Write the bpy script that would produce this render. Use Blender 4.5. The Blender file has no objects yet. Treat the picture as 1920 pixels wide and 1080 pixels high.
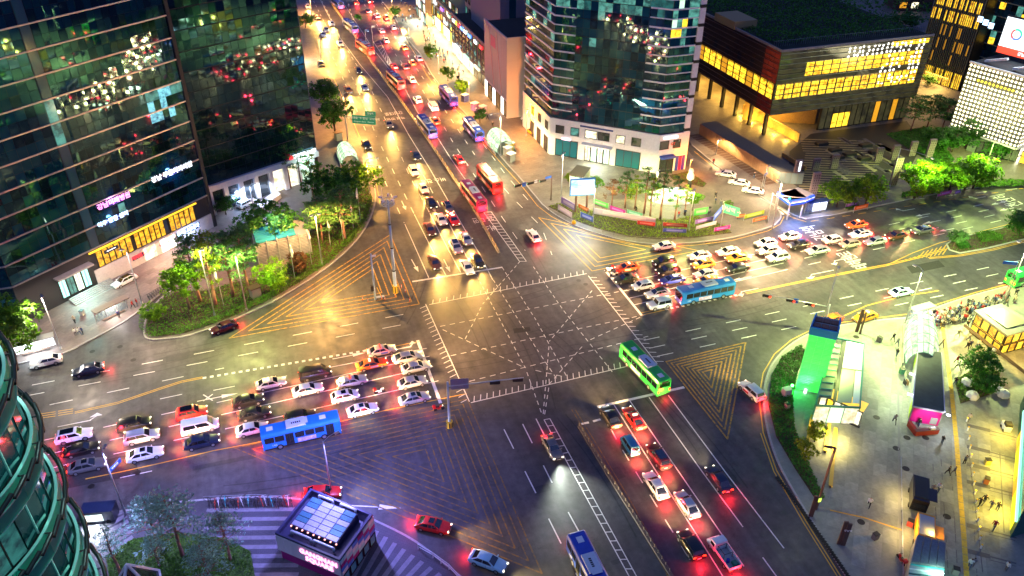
import bpy, bmesh, math, random
from mathutils import Vector, Matrix, geometry
random.seed(7)
PI = math.pi
R = math.radians
SC = bpy.context.scene
COL = SC.collection
CAM_H = 82.0
FPX = 1500.0
TH, RO, YA = R(33.34), R(0.486), R(19.03)
def _axes():
 f0 = Vector((math.sin(YA), math.cos(YA), 0)); r0 = Vector((math.cos(YA), -math.sin(YA), 0))
 f = f0 * math.cos(TH) + Vector((0, 0, -math.sin(TH)))
 u = f0 * math.sin(TH) + Vector((0, 0, math.cos(TH)))
 r = r0 * math.cos(RO) + u * math.sin(RO)
 u2 = u * math.cos(RO) - r0 * math.sin(RO)
 return r, u2, f
CR, CU, CF = _axes()
def _ray(x, y):
 return CF * FPX + CR * (x - 960) + CU * (540 - y)
_d = _ray(1000, 640)
CAM = Vector((0, 0, CAM_H)); CAM -= _d * (CAM_H / -_d.z); CAM.z = CAM_H
def G(x, y, z=0.0):
 """ground point (height z) seen at a photograph pixel"""
 d = _ray(x, y); t = (z - CAM.z) / d.z
 p = CAM + d * t; p.z = z
 return p
def PX(p):
 v = Vector(p) - CAM; c = v.dot(CF)
 if c < 0.1: return (-9999, -9999)
 return (960 + FPX * v.dot(CR) / c, 540 - FPX * v.dot(CU) / c)
def HT(bx, by, ty):
 """height of a vertical standing at ground pixel (bx,by) whose top is at picture row ty"""
 b = G(bx, by) - CAM
 k = (540 - ty) / FPX
 return (k * b.dot(CF) - b.dot(CU)) / (CU.z - k * CF.z)
cam_d = bpy.data.cameras.new('camera'); cam_d.sensor_width = 36; cam_d.lens = FPX / 1920 * 36
cam_d.clip_start = 1; cam_d.clip_end = 3000
cam_o = bpy.data.objects.new('camera', cam_d); COL.objects.link(cam_o)
cam_o.matrix_world = Matrix(((CR.x, CU.x, -CF.x, CAM.x), (CR.y, CU.y, -CF.y, CAM.y), (CR.z, CU.z, -CF.z, CAM.z), (0, 0, 0, 1)))
SC.camera = cam_o
W = bpy.data.worlds.new('World'); SC.world = W; W.use_nodes = True
nt = W.node_tree; nt.nodes.clear()
sky = nt.nodes.new('ShaderNodeTexSky'); sky.sky_type = 'NISHITA'; sky.sun_disc = False
sky.sun_elevation = R(-4.0); sky.sun_rotation = R(250)
tint = nt.nodes.new('ShaderNodeMixRGB'); tint.blend_type = 'ADD'; tint.inputs[0].default_value = 1
tint.inputs[2].default_value = (0.04, 0.075, 0.28, 1)
bg = nt.nodes.new('ShaderNodeBackground'); bg.inputs[1].default_value = 0.55
wo = nt.nodes.new('ShaderNodeOutputWorld')
nt.links.new(sky.outputs[0], tint.inputs[1]); nt.links.new(tint.outputs[0], bg.inputs[0]); nt.links.new(bg.outputs[0], wo.inputs[0])
sd = bpy.data.lights.new('moon', 'SUN'); sd.energy = 0.06; sd.angle = R(0.5); sd.color = (.75, .82, 1)
so = bpy.data.objects.new('moon', sd); COL.objects.link(so); so.rotation_euler = (R(40), 0, R(250))
SC.view_settings.view_transform = 'Standard'; SC.view_settings.look = 'None'
SC.view_settings.exposure = 1.5; SC.view_settings.gamma = 1.0
SC.view_settings.use_curve_mapping = False
SC.cycles.max_bounces = 6; SC.cycles.diffuse_bounces = 2; SC.cycles.glossy_bounces = 4
SC.cycles.transmission_bounces = 4; SC.cycles.transparent_max_bounces = 12
SC.cycles.sample_clamp_indirect = 4.0; SC.cycles.use_denoising = True
SC.cycles.caustics_reflective = False; SC.cycles.caustics_refractive = False
MATS = {}
def mat(name, col, rough=.6, metal=0., emit=0., ecol=None, stint=None, noise=0., nscale=3., spec=.5, ior=1.45, bump=0., coat=0., alpha=1., vary=0.):
 if name in MATS: return MATS[name]
 m = bpy.data.materials.new(name); m.use_nodes = True
 n = m.node_tree; b = n.nodes['Principled BSDF']; MATS[name] = m
 c4 = (*col, 1)
 b.inputs['Base Color'].default_value = c4
 b.inputs['Roughness'].default_value = rough; b.inputs['Metallic'].default_value = metal
 b.inputs['IOR'].default_value = ior; b.inputs['Specular IOR Level'].default_value = spec
 if stint: b.inputs['Specular Tint'].default_value = (*stint, 1)
 b.inputs['Coat Weight'].default_value = coat
 b.inputs['Coat Roughness'].default_value = .05
 if alpha < 1: b.inputs['Alpha'].default_value = alpha
 src = None
 if noise:
  tc = n.nodes.new('ShaderNodeTexCoord')
  tx = n.nodes.new('ShaderNodeTexNoise'); tx.inputs['Scale'].default_value = nscale; tx.inputs['Detail'].default_value = 6; tx.inputs['Roughness'].default_value = .65
  n.links.new(tc.outputs['Object'], tx.inputs['Vector'])
  mr = n.nodes.new('ShaderNodeMapRange'); mr.inputs[1].default_value = .25; mr.inputs[2].default_value = .75
  mr.inputs[3].default_value = 1 - noise; mr.inputs[4].default_value = 1 + noise
  n.links.new(tx.outputs['Fac'], mr.inputs[0])
  mx = n.nodes.new('ShaderNodeVectorMath'); mx.operation = 'SCALE'; mx.inputs[0].default_value = col
  n.links.new(mr.outputs[0], mx.inputs['Scale'])
  src = mx.outputs[0]
  if bump:
   bp = n.nodes.new('ShaderNodeBump'); bp.inputs['Strength'].default_value = bump; bp.inputs['Distance'].default_value = .02
   n.links.new(tx.outputs['Fac'], bp.inputs['Height']); n.links.new(bp.outputs[0], b.inputs['Normal'])
 if vary:
  oi = n.nodes.new('ShaderNodeObjectInfo')
  mr2 = n.nodes.new('ShaderNodeMapRange'); mr2.inputs[3].default_value = 1 - vary; mr2.inputs[4].default_value = 1 + vary
  n.links.new(oi.outputs['Random'], mr2.inputs[0])
  mx2 = n.nodes.new('ShaderNodeVectorMath'); mx2.operation = 'SCALE'
  if src: n.links.new(src, mx2.inputs[0])
  else: mx2.inputs[0].default_value = col
  n.links.new(mr2.outputs[0], mx2.inputs['Scale']); src = mx2.outputs[0]
 if src: n.links.new(src, b.inputs['Base Color'])
 if emit:
  b.inputs['Emission Color'].default_value = (*(ecol or col), 1); b.inputs['Emission Strength'].default_value = emit
  m.cycles.emission_sampling = 'NONE' if emit < 0 else 'AUTO'
 return m
EMK = .5
def emat(name, col, emit, sample=False):
 emit *= EMK
 m = mat(name, tuple(min(.8, c) for c in col), .4, emit=emit, ecol=col)
 m.cycles.emission_sampling = 'FRONT_BACK' if sample else 'NONE'
 return m
class MB:
 def __init__(s): s.v = []; s.f = []; s.mi = []
 def add(s, vs, fs, mi=0):
  o = len(s.v); s.v += [tuple(v) for v in vs]; s.f += [tuple(i + o for i in f) for f in fs]; s.mi += [mi] * len(fs); return s
 def box(s, c, d, rz=0., mi=0, M=None):
  x, y, z = d[0] / 2, d[1] / 2, d[2] / 2
  vs = [Vector((a * x, b * y, e * z)) for e in (-1, 1) for a, b in ((-1, -1), (1, -1), (1, 1), (-1, 1))]
  T = Matrix.Translation(c) @ (M if M is not None else Matrix.Rotation(rz, 4, 'Z'))
  return s.add([T @ v for v in vs], [(3, 2, 1, 0), (4, 5, 6, 7), (0, 1, 5, 4), (1, 2, 6, 5), (2, 3, 7, 6), (3, 0, 4, 7)], mi)
 def bar(s, a, b, w, h, mi=0):
  """box beam from a to b, w wide and h high"""
  a = Vector(a); b = Vector(b); d = b - a; L = d.length
  q = d.to_track_quat('X', 'Z').to_matrix().to_4x4()
  return s.box((a + b) / 2, (L, w, h), M=q, mi=mi)
 def tube(s, a, b, r0, r1=None, n=8, mi=0, cap=True):
  a = Vector(a); b = Vector(b); r1 = r0 if r1 is None else r1
  q = (b - a).to_track_quat('Z', 'Y').to_matrix()
  vs = []
  for p, r in ((a, r0), (b, r1)):
   for i in range(n):
    t = 2 * PI * i / n; vs.append(p + q @ Vector((r * math.cos(t), r * math.sin(t), 0)))
  fs = [(i, (i + 1) % n, n + (i + 1) % n, n + i) for i in range(n)]
  if cap: fs += [tuple(range(n))[::-1], tuple(range(n, 2 * n))]
  return s.add(vs, fs, mi)
 def path(s, pts, rs, n=6, mi=0):
  for i in range(len(pts) - 1):
   s.tube(pts[i], pts[i + 1], rs[i], rs[i + 1], n, mi, cap=(i == 0 or i == len(pts) - 2))
  return s
 def poly(s, pts, mi=0):
  """flat polygon, any outline"""
  pts = [Vector(p) for p in pts]
  tris = geometry.tessellate_polygon([pts])
  return s.add(pts, [tuple(t) for t in tris], mi)
 def prism(s, pts2, z0, z1, mi=0, mside=None, bottom=True):
  pts2 = [(p[0], p[1]) for p in pts2]
  a = sum(pts2[i][0] * pts2[(i + 1) % len(pts2)][1] - pts2[(i + 1) % len(pts2)][0] * pts2[i][1] for i in range(len(pts2)))
  if a < 0: pts2 = pts2[::-1]
  n = len(pts2)
  tris = geometry.tessellate_polygon([[Vector((p[0], p[1], 0)) for p in pts2]])
  lo = [(p[0], p[1], z0) for p in pts2]; hi = [(p[0], p[1], z1) for p in pts2]
  s.add(lo + hi, [(i, (i + 1) % n, n + (i + 1) % n, n + i) for i in range(n)], mi if mside is None else mside)
  def up(t):
   A, B, C = (Vector((*pts2[i], 0)) for i in t)
   return (B - A).cross(C - A).z > 0
  tt = [t if up(t) else t[::-1] for t in tris]
  s.add(hi, [tuple(t) for t in tt], mi)
  if bottom: s.add(lo, [tuple(t[::-1]) for t in tt], mi)
  return s
 def strip(s, pts, w, z, mi=0, off=0.):
  """flat ribbon along a polyline of ground points"""
  P = [Vector((p[0], p[1])) for p in pts]; L = []; Rr = []
  for i, p in enumerate(P):
   a = P[max(i - 1, 0)]; b = P[min(i + 1, len(P) - 1)]
   d = (b - a).normalized(); nn = Vector((-d.y, d.x))
   L.append((*(p + nn * (off + w / 2)), z)); Rr.append((*(p + nn * (off - w / 2)), z))
  n = len(P)
  return s.add(L + Rr, [(n + i, n + i + 1, i + 1, i) for i in range(n - 1)], mi)
 def lathe(s, prof, n=12, c=(0, 0, 0), mi=0):
  vs = [(c[0] + r * math.cos(2 * PI * i / n), c[1] + r * math.sin(2 * PI * i / n), c[2] + z) for r, z in prof for i in range(n)]
  fs = [(k * n + i, k * n + (i + 1) % n, (k + 1) * n + (i + 1) % n, (k + 1) * n + i) for k in range(len(prof) - 1) for i in range(n)]
  return s.add(vs, fs, mi)
 def mesh(s, name, mats, smooth=False):
  me = bpy.data.meshes.new(name); me.from_pydata(s.v, [], s.f)
  if not isinstance(mats, (list, tuple)): mats = [mats]
  for m in mats: me.materials.append(m)
  if any(s.mi): me.polygons.foreach_set('material_index', s.mi)
  if smooth: me.polygons.foreach_set('use_smooth', [True] * len(me.polygons))
  me.update(); return me
 def build(s, name, mats, parent=None, smooth=False, loc=None, rz=0., **k):
  return link(name, s.mesh(name, mats, smooth), parent, loc, rz, **k)
def link(name, data, parent=None, loc=None, rz=0., **k):
 o = bpy.data.objects.new(name, data); COL.objects.link(o)
 if parent is not None: o.parent = parent
 if loc is not None: o.location = loc
 if rz: o.rotation_euler = (0, 0, rz)
 for a, b in k.items(): o[a] = b
 return o
def thing(name, label, cat, loc=(0, 0, 0), rz=0., group=None):
 o = link(name, None, None, loc, rz, label=label, category=cat)
 o.empty_display_size = .3
 if group: o['group'] = group
 return o
def tag(o, label, cat, group=None):
 o['label'] = label; o['category'] = cat
 if group: o['group'] = group
 return o
def copy_tree(o, parent=None):
 c = o.copy(); COL.objects.link(c)
 if parent is not None: c.parent = parent
 for ch in o.children: copy_tree(ch, c)
 return c
def lamp(kind, name, loc, power, col, parent=None, size=.3, spot=None, blend=.6, direction=None, photometric=None):
 l = bpy.data.lights.new(name, kind); l.energy = power; l.color = col
 if kind in ('POINT', 'SPOT'): l.shadow_soft_size = size
 if kind == 'SPOT': l.spot_size = R(spot or 120); l.spot_blend = blend
 if kind == 'AREA': l.size = size
 if photometric:
  l.use_nodes = True; n = l.node_tree; em = n.nodes['Emission']; ge = n.nodes.new('ShaderNodeNewGeometry'); sx = n.nodes.new('ShaderNodeSeparateXYZ'); n.links.new(ge.outputs['Incoming'], sx.inputs[0])
  def mth(op, a, b):
   q = n.nodes.new('ShaderNodeMath'); q.operation = op
   for i, v in enumerate((a, b)):
    if isinstance(v, (int, float)): q.inputs[i].default_value = v
    elif v is not None: n.links.new(v, q.inputs[i])
   return q.outputs[0]
  z = mth('ABSOLUTE', sx.outputs[2], 0)
  if photometric == 'street': s = mth('DIVIDE', 1.0, mth('MAXIMUM', mth('POWER', z, 2.6), .06))
  else: s = mth('DIVIDE', 1.0, mth('ADD', mth('MULTIPLY', z, z), .006))
  n.links.new(s, em.inputs['Strength'])
 o = link(name, l, parent, loc)
 if direction is not None: o.rotation_euler = Vector(direction).to_track_quat('-Z', 'Y').to_euler()
 return o
def text_mesh(body, size, depth=.02, name='lettering', ax='CENTER', bold=0.):
 cu = bpy.data.curves.new(name, 'FONT'); cu.body = body; cu.size = size; cu.extrude = depth; cu.align_x = ax; cu.align_y = 'CENTER'
 cu.resolution_u = 2; cu.offset = bold
 o = bpy.data.objects.new('t', cu); COL.objects.link(o)
 dg = bpy.context.evaluated_depsgraph_get()
 me = bpy.data.meshes.new_from_object(o.evaluated_get(dg)); me.name = name
 bpy.data.objects.remove(o); bpy.data.curves.remove(cu)
 return me
def lettering(body, size, m, parent, loc, rot, name='lettering', depth=.02, bold=0., ax='CENTER'):
 me = text_mesh(body, size, depth, name, ax, bold); me.materials.clear(); me.materials.append(m)
 o = link(name, me, parent, loc); o.rotation_euler = rot; return o
def gp(pts, z=0.): return [G(x, y, z) for x, y in pts]
def xy(p): return (p[0], p[1])
def smooth_px(pts, k=6):
 """Catmull-Rom through pixel points"""
 out = []
 for i in range(len(pts) - 1):
  p0 = pts[max(i - 1, 0)]; p1 = pts[i]; p2 = pts[i + 1]; p3 = pts[min(i + 2, len(pts) - 1)]
  for j in range(k):
   t = j / k
   out.append(tuple(.5 * (2 * p1[a] + (p2[a] - p0[a]) * t + (2 * p0[a] - 5 * p1[a] + 4 * p2[a] - p3[a]) * t * t + (3 * p1[a] - p0[a] - 3 * p2[a] + p3[a]) * t ** 3) for a in (0, 1)))
 out.append(pts[-1]); return out
# ================================================================ GROUND
def asphalt_mat(name='asphalt', base=(.062, .06, .06)):
 m = bpy.data.materials.new(name); m.use_nodes = True; n = m.node_tree; b = n.nodes['Principled BSDF']; L = n.links.new
 tc = n.nodes.new('ShaderNodeTexCoord')
 def noise(sc, det, rough, vec=None):
  t = n.nodes.new('ShaderNodeTexNoise'); t.inputs['Scale'].default_value = sc; t.inputs['Detail'].default_value = det; t.inputs['Roughness'].default_value = rough
  L(vec or tc.outputs['Object'], t.inputs['Vector']); return t
 def rng(s, a, b_, c, d):
  t = n.nodes.new('ShaderNodeMapRange'); t.inputs[1].default_value = a; t.inputs[2].default_value = b_; t.inputs[3].default_value = c; t.inputs[4].default_value = d
  L(s, t.inputs[0]); return t.outputs[0]
 def mul(a, b_):
  t = n.nodes.new('ShaderNodeMath'); t.operation = 'MULTIPLY'; L(a, t.inputs[0]); L(b_, t.inputs[1]); return t.outputs[0]
 big = rng(noise(.09, 4, .6).outputs['Fac'], .3, .7, .62, 1.35)
 med = rng(noise(.9, 6, .7).outputs['Fac'], .32, .68, .7, 1.28)
 fine = rng(noise(14, 3, .8).outputs['Fac'], .25, .75, .72, 1.28)
 mp = n.nodes.new('ShaderNodeMapping'); mp.inputs['Scale'].default_value = (.9, .02, 1); L(tc.outputs['Object'], mp.inputs['Vector'])
 st = rng(noise(1, 3, .5, mp.outputs[0]).outputs['Fac'], .3, .7, .78, 1.2)
 vo = n.nodes.new('ShaderNodeTexVoronoi'); vo.feature = 'DISTANCE_TO_EDGE'; vo.inputs['Scale'].default_value = .07
 wv = n.nodes.new('ShaderNodeVectorMath'); wv.operation = 'ADD'; nz = noise(.5, 5, .7)
 sc = n.nodes.new('ShaderNodeVectorMath'); sc.operation = 'SCALE'; sc.inputs['Scale'].default_value = 5.0; L(nz.outputs['Color'], sc.inputs[0])
 L(tc.outputs['Object'], wv.inputs[0]); L(sc.outputs[0], wv.inputs[1]); L(wv.outputs[0], vo.inputs['Vector'])
 crack = rng(vo.outputs['Distance'], .0, .006, .55, 1.0)
 f = mul(mul(mul(big, med), mul(fine, st)), crack)
 cs = n.nodes.new('ShaderNodeVectorMath'); cs.operation = 'SCALE'; cs.inputs[0].default_value = base; L(f, cs.inputs['Scale']); L(cs.outputs[0], b.inputs['Base Color'])
 L(rng(noise(.4, 5, .6).outputs['Fac'], .3, .7, .42, .68), b.inputs['Roughness'])
 bp = n.nodes.new('ShaderNodeBump'); bp.inputs['Strength'].default_value = .25; bp.inputs['Distance'].default_value = .01
 L(noise(40, 2, .7).outputs['Fac'], bp.inputs['Height']); L(bp.outputs[0], b.inputs['Normal'])
 return m
def paving_mat(name, a, b_, scale=1.0, mortar=(.1, .1, .1), rough=.6, w=.5, h=.25, rot=0.):
 m = bpy.data.materials.new(name); m.use_nodes = True; n = m.node_tree; b = n.nodes['Principled BSDF']; L = n.links.new
 tc = n.nodes.new('ShaderNodeTexCoord'); br = n.nodes.new('ShaderNodeTexBrick')
 mp = n.nodes.new('ShaderNodeMapping'); mp.inputs['Rotation'].default_value = (0, 0, rot); L(tc.outputs['Object'], mp.inputs['Vector'])
 br.inputs['Color1'].default_value = (*a, 1); br.inputs['Color2'].default_value = (*b_, 1); br.inputs['Mortar'].default_value = (*mortar, 1)
 br.inputs['Scale'].default_value = scale; br.inputs['Brick Width'].default_value = w; br.inputs['Row Height'].default_value = h; br.inputs['Mortar Size'].default_value = .012
 L(mp.outputs[0], br.inputs['Vector'])
 t = n.nodes.new('ShaderNodeTexNoise'); t.inputs['Scale'].default_value = .35; t.inputs['Detail'].default_value = 8; t.inputs['Roughness'].default_value = .7; L(tc.outputs['Object'], t.inputs['Vector'])
 mr = n.nodes.new('ShaderNodeMapRange'); mr.inputs[1].default_value = .3; mr.inputs[2].default_value = .7; mr.inputs[3].default_value = .7; mr.inputs[4].default_value = 1.2; L(t.outputs['Fac'], mr.inputs[0])
 sc = n.nodes.new('ShaderNodeVectorMath'); sc.operation = 'SCALE'; L(br.outputs['Color'], sc.inputs[0]); L(mr.outputs[0], sc.inputs['Scale']); L(sc.outputs[0], b.inputs['Base Color'])
 b.inputs['Roughness'].default_value = rough
 bp = n.nodes.new('ShaderNodeBump'); bp.inputs['Strength'].default_value = .3; bp.inputs['Distance'].default_value = .01; L(br.outputs['Fac'], bp.inputs['Height']); bp.invert = True; L(bp.outputs[0], b.inputs['Normal'])
 return m
ASPH = asphalt_mat(); tyre_m = asphalt_mat('tyre_darkened_asphalt', (.036, .035, .035)); asph_d = asphalt_mat('new_asphalt', (.04, .039, .04)); asph_l = asphalt_mat('old_asphalt', (.085, .082, .078))
M_KERB = mat('granite_kerb', (.34, .33, .32), .7, noise=.25, nscale=4)
def paint_mat(name, col, wear=.5, sc=2.2):
 m = mat(name, col, .55, noise=.2, nscale=6); n = m.node_tree; L = n.links.new; b = n.nodes['Principled BSDF']; src = b.inputs['Base Color'].links[0].from_socket
 ge = n.nodes.new('ShaderNodeNewGeometry'); t = n.nodes.new('ShaderNodeTexNoise'); t.inputs['Scale'].default_value = sc; t.inputs['Detail'].default_value = 8; t.inputs['Roughness'].default_value = .8; L(ge.outputs['Position'], t.inputs['Vector'])
 mr = n.nodes.new('ShaderNodeMapRange'); mr.inputs[1].default_value = wear; mr.inputs[2].default_value = wear + .12; L(t.outputs['Fac'], mr.inputs[0])
 mx = n.nodes.new('ShaderNodeMixRGB'); L(mr.outputs[0], mx.inputs[0]); L(src, mx.inputs[1]); mx.inputs[2].default_value = (.07, .068, .066, 1); L(mx.outputs[0], b.inputs['Base Color']); return m
M_WHITE = paint_mat('white_road_paint', (.74, .73, .70), .56)
M_YEL = paint_mat('yellow_road_paint', (.66, .36, .03), .55)
M_YELW = paint_mat('worn_yellow_road_paint', (.24, .13, .02), .45, 1.5)
M_WHW = mat('worn_white_road_paint', (.42, .42, .41), .6, noise=.5, nscale=3)
M_BLUEP = mat('blue_road_paint', (.05, .2, .5), .6, noise=.3)
P_NW = paving_mat('pink_granite_paving', (.2, .155, .14), (.16, .13, .12), 1.0)
P_NE = paving_mat('warm_grey_paving', (.18, .16, .13), (.15, .135, .115), 1.0)
P_SE = paving_mat('pale_stone_paving', (.235, .245, .205), (.21, .22, .185), .5, mortar=(.2, .2, .18))
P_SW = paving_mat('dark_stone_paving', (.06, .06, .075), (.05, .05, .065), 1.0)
M_SOIL = mat('planting_soil', (.07, .05, .03), .9, noise=.5, nscale=2)
M_LAWN = mat('lawn_green', (.045, .11, .015), .9, noise=.5, nscale=1.5)
road = link('road', MB().add([(-700, -300, 0), (900, -300, 0), (900, 900, 0), (-700, 900, 0)], [(0, 1, 2, 3)]).mesh('road', ASPH), kind='structure')
def pavement(name, px, m, z=.14, z0=-.05, kerb=None):
 pts = [xy(G(*p)) for p in px]
 o = MB().prism(pts, z0, z, bottom=False).build(name, [m], kind='structure')
 if kerb:
  kp = [G(*p) for p in kerb]
  P = [Vector(p[:2]) for p in kp]; stones = MB(); n = 0
  area = sum(pts[i][0] * pts[(i + 1) % len(pts)][1] - pts[(i + 1) % len(pts)][0] * pts[i][1] for i in range(len(pts)))
  for i in range(len(P) - 1):
   d = P[i + 1] - P[i]; L = d.length; k = max(1, round(L / 2.0))
   for j in range(k):
    a = P[i] + d * (j / k + .01 / L); b = P[i] + d * ((j + 1) / k - .01 / L)
    hgt = z + .012 + random.uniform(-.004, .004)
    stones.bar((*a, hgt / 2 - .02), (*b, hgt / 2 - .02), .3, hgt + .04)
  stones.build('kerb', M_KERB, o, kind='stuff')
 return o
K_W = [(572, -8), (585, 60), (600, 112), (628, 165), (655, 222), (680, 282), (697, 330), (703, 352)]
K_E = [(690, -30), (735, 25), (767, 77), (790, 104), (809, 139), (839, 180), (867, 207), (890, 232), (912, 262), (952, 309), (985, 345), (1017, 384)]
K_NEC = smooth_px([(1017, 384), (1040, 402), (1080, 424), (1130, 441), (1180, 453), (1240, 458), (1300, 455), (1370, 446), (1440, 427), (1458, 416), (1464, 404), (1452, 388), (1425, 372)], 4)
K_SE = smooth_px([(1610, 1110), (1583, 1075), (1520, 975), (1465, 880), (1440, 810), (1432, 745), (1440, 700), (1460, 668), (1490, 642), (1530, 622), (1583, 610), (1660, 600), (1715, 594), (1765, 574), (1830, 553), (1930, 528), (2060, 500)], 4)
K_NW = smooth_px([(-30, 700), (60, 676), (116, 664), (165, 640), (235, 602), (300, 552)], 4)
K_NWI = smooth_px([(330, 540), (296, 566), (273, 602), (271, 628), (282, 637), (310, 636), (350, 630), (420, 607), (500, 572), (560, 538), (620, 497), (668, 452), (694, 410), (704, 375), (702, 350)], 4)
K_SW = smooth_px([(215, 962), (300, 948), (383, 938), (480, 933), (560, 937), (640, 950), (703, 977), (780, 1017), (863, 1082), (900, 1120)], 4)
NWI_IN = [(690, 345), (650, 340), (600, 345), (560, 380), (500, 440), (430, 480), (380, 520)]
pavement('pavement', K_NW + [(330, 540)] + [(420, 478), (520, 420), (600, 360), (702, 352)] + K_W[::-1] + [(200, -8), (-700, 300), (-700, 760)], P_NW, kerb=K_NW)
pavement('pavement', K_NWI + NWI_IN, P_NW, z=.16, kerb=K_NWI)
pavement('pavement', K_E + K_NEC + [(1300, 296), (1250, 230), (1100, -30), (900, -160), (800, -200)], P_NE, kerb=K_E + K_NEC[1:])
K_B = [(1297, 272), (1345, 312), (1440, 378), (1490, 404), (1512, 411), (1560, 404), (1700, 375), (1790, 357), (1840, 351), (1930, 346), (2100, 330)]
pavement('pavement', K_B + [(2400, 100), (2000, -200), (1300, -200), (1200, 60), (1250, 200)], P_NE, kerb=K_B)
pavement('pavement', K_SE + [(2300, 700), (2300, 1300), (1700, 1300)], P_SE, kerb=K_SE)
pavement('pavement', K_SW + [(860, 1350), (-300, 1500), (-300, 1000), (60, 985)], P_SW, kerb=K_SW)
K_MED = [(1775, 459), (1790, 447), (1850, 435), (1920, 419), (2050, 392), (2050, 420), (1920, 449), (1850, 466), (1800, 475), (1780, 469)]
pavement('traffic_island', K_MED, M_SOIL, .15, kerb=K_MED + K_MED[:1])
MEDP = [(600, -28), (619, 4), (660, 60), (704, 127), (745, 180), (782, 232), (840, 318), (884, 385), (936, 475)]
ZM = .004
def mark(name, pts, w, m=None, z=ZM):
 return MB().strip(pts, w, z).build(name, m or M_WHITE, road)
def line(name, px, w=.15, m=None, z=ZM, off=0.):
 pts = gp(px)
 if off:
  mb = MB().strip(pts, w, z, off=off); return mb.build(name, m or M_WHITE, road)
 return mark(name, pts, w, m, z)
def dashes(px, dash=3., gap=5., w=.15, m=None, name='lane_dash', start=0., z=ZM):
 """dashed line along a traced pixel path, each dash a piece of its own"""
 P = gp(px); pos = -start; seg = 0
 for i in range(len(P) - 1):
  a, b = P[i], P[i + 1]; d = (b - a); L = d.length; d.normalize()
  t = (0 if pos <= 0 else pos)
  while t < L:
   e = min(t + dash, L)
   if e - t > .3: mark(name, [a + d * t, a + d * e], w, m, z)
   t += dash + gap
  pos = t - L
def quadpx(name, px, m=None, z=ZM):
 return MB().poly([Vector((*p[:2], z)) for p in gp(px)]).build(name, m or M_WHITE, road)
def arrow(px, ang, L=5., kind='s', m=None, mirror=1):
 """road arrow; ang in degrees, world; kind s straight, l/r turn"""
 c = G(*px); mb = MB(); w = .18
 def tr(p):
  a = R(ang); return (c.x + p[0] * math.cos(a) - p[1] * math.sin(a), c.y + p[0] * math.sin(a) + p[1] * math.cos(a), ZM)
 if kind == 's':
  mb.add([tr(p) for p in ((-L / 2, -w / 2), (L * .1, -w / 2), (L * .1, w / 2), (-L / 2, w / 2))], [(0, 1, 2, 3)])
  mb.add([tr(p) for p in ((L * .1, -.45), (L / 2, 0), (L * .1, .45))], [(0, 1, 2)])
 else:
  s = 1 if kind == 'l' else -1
  f = [(0, 1, 2, 3)] if s > 0 else [(3, 2, 1, 0)]
  mb.add([tr((x, y * s)) for x, y in ((-L / 2, -w / 2), (L * .25, -w / 2), (L * .25, w / 2), (-L / 2, w / 2))], f)
  mb.add([tr((x, y * s)) for x, y in ((L * .25 - .25, w / 2), (L * .25 + .0, w / 2), (L * .4, .8), (L * .4 - .25, .8))], f)
  mb.add([tr((x, y * s)) for x, y in ((L * .2, .7), (L * .5, .7), (L * .37, 1.5))], [(0, 1, 2)] if s > 0 else [(2, 1, 0)])
 return mb.build('lane_arrow', m or M_WHITE, road)
SB1 = [(620, 60), (650, 128), (690, 220), (710, 315), (759, 420)]
line('lane_line', [(759, 420), (804, 521)])
dashes([(575, 2), (600, 60), (640, 140), (690, 255), (711, 317), (758, 418)], 3, 4)
line('lane_line', [(777, 402), (800, 448), (838, 520)])
dashes([(588, 2), (625, 75), (668, 160), (706, 256), (751, 349), (776, 400)], 3, 4, start=1)
line('lane_line', [(806, 400), (840, 467), (864, 511)])
dashes([(593, -20), (643, 80), (692, 160), (730, 240), (768, 330), (805, 398)], 3, 4, start=2)
line('lane_line', [(836, 408), (875, 481), (886, 502)])
dashes([(770, 285), (800, 340), (835, 406)], 3, 4)
line('bus_lane_line', [(592, -20), (601, 0), (637, 70), (675, 121), (727, 182), (767, 254), (805, 315), (839, 374), (872, 431), (899, 476), (924, 525)], .16)
line('stop_line', [(773, 528), (942, 501)], .45)
line('edge_line', [(603, 100), (632, 160), (660, 222), (685, 282), (705, 340), (712, 380)], .12, M_YEL)
line('bus_lane_line', [(640, 0), (700, 92), (759, 166), (784, 212), (819, 256), (845, 297), (875, 340), (905, 392)], .16)
for a, ph in (([(678, 0), (740, 100), (790, 165), (850, 268), (935, 398), (985, 470)], 0), ([(700, 10), (770, 112), (830, 200), (890, 290), (960, 370), (1015, 425), (1035, 478)], 2), ([(715, 5), (785, 112), (845, 190), (900, 262), (950, 330), (990, 375)], 4)):
 dashes(a, 3, 4.5, start=ph)
line('edge_line', [(752, 62), (775, 96), (800, 140), (830, 182), (858, 209), (880, 234), (903, 264), (944, 311), (977, 347), (1008, 386), (1034, 406), (1078, 429), (1130, 446), (1180, 458), (1240, 463), (1300, 460), (1372, 451), (1440, 433), (1463, 420), (1470, 406)], .14, M_YEL)
def ladder(L, Rr, n, m=None, w=.14):
 pl, pr = gp(L), gp(Rr)
 mark('hatch_line', pl, w, m); mark('hatch_line', pr, w, m)
 for i in range(n + 1):
  t = i / n
  a = pl[0].lerp(pl[-1], t) if len(pl) == 2 else pl[0]
  b = pr[0].lerp(pr[-1], min(1, t + .0))
  mark('hatch_bar', [a, b], w, m)
ladder([(907, 398), (974, 490)], [(921, 397), (987, 490)], 16)
ladder([(1020, 787), (1182, 1085)], [(1031, 785), (1196, 1085)], 20)
ladder([(700, 78), (757, 165)], [(712, 76), (744, 137)], 14)
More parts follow.
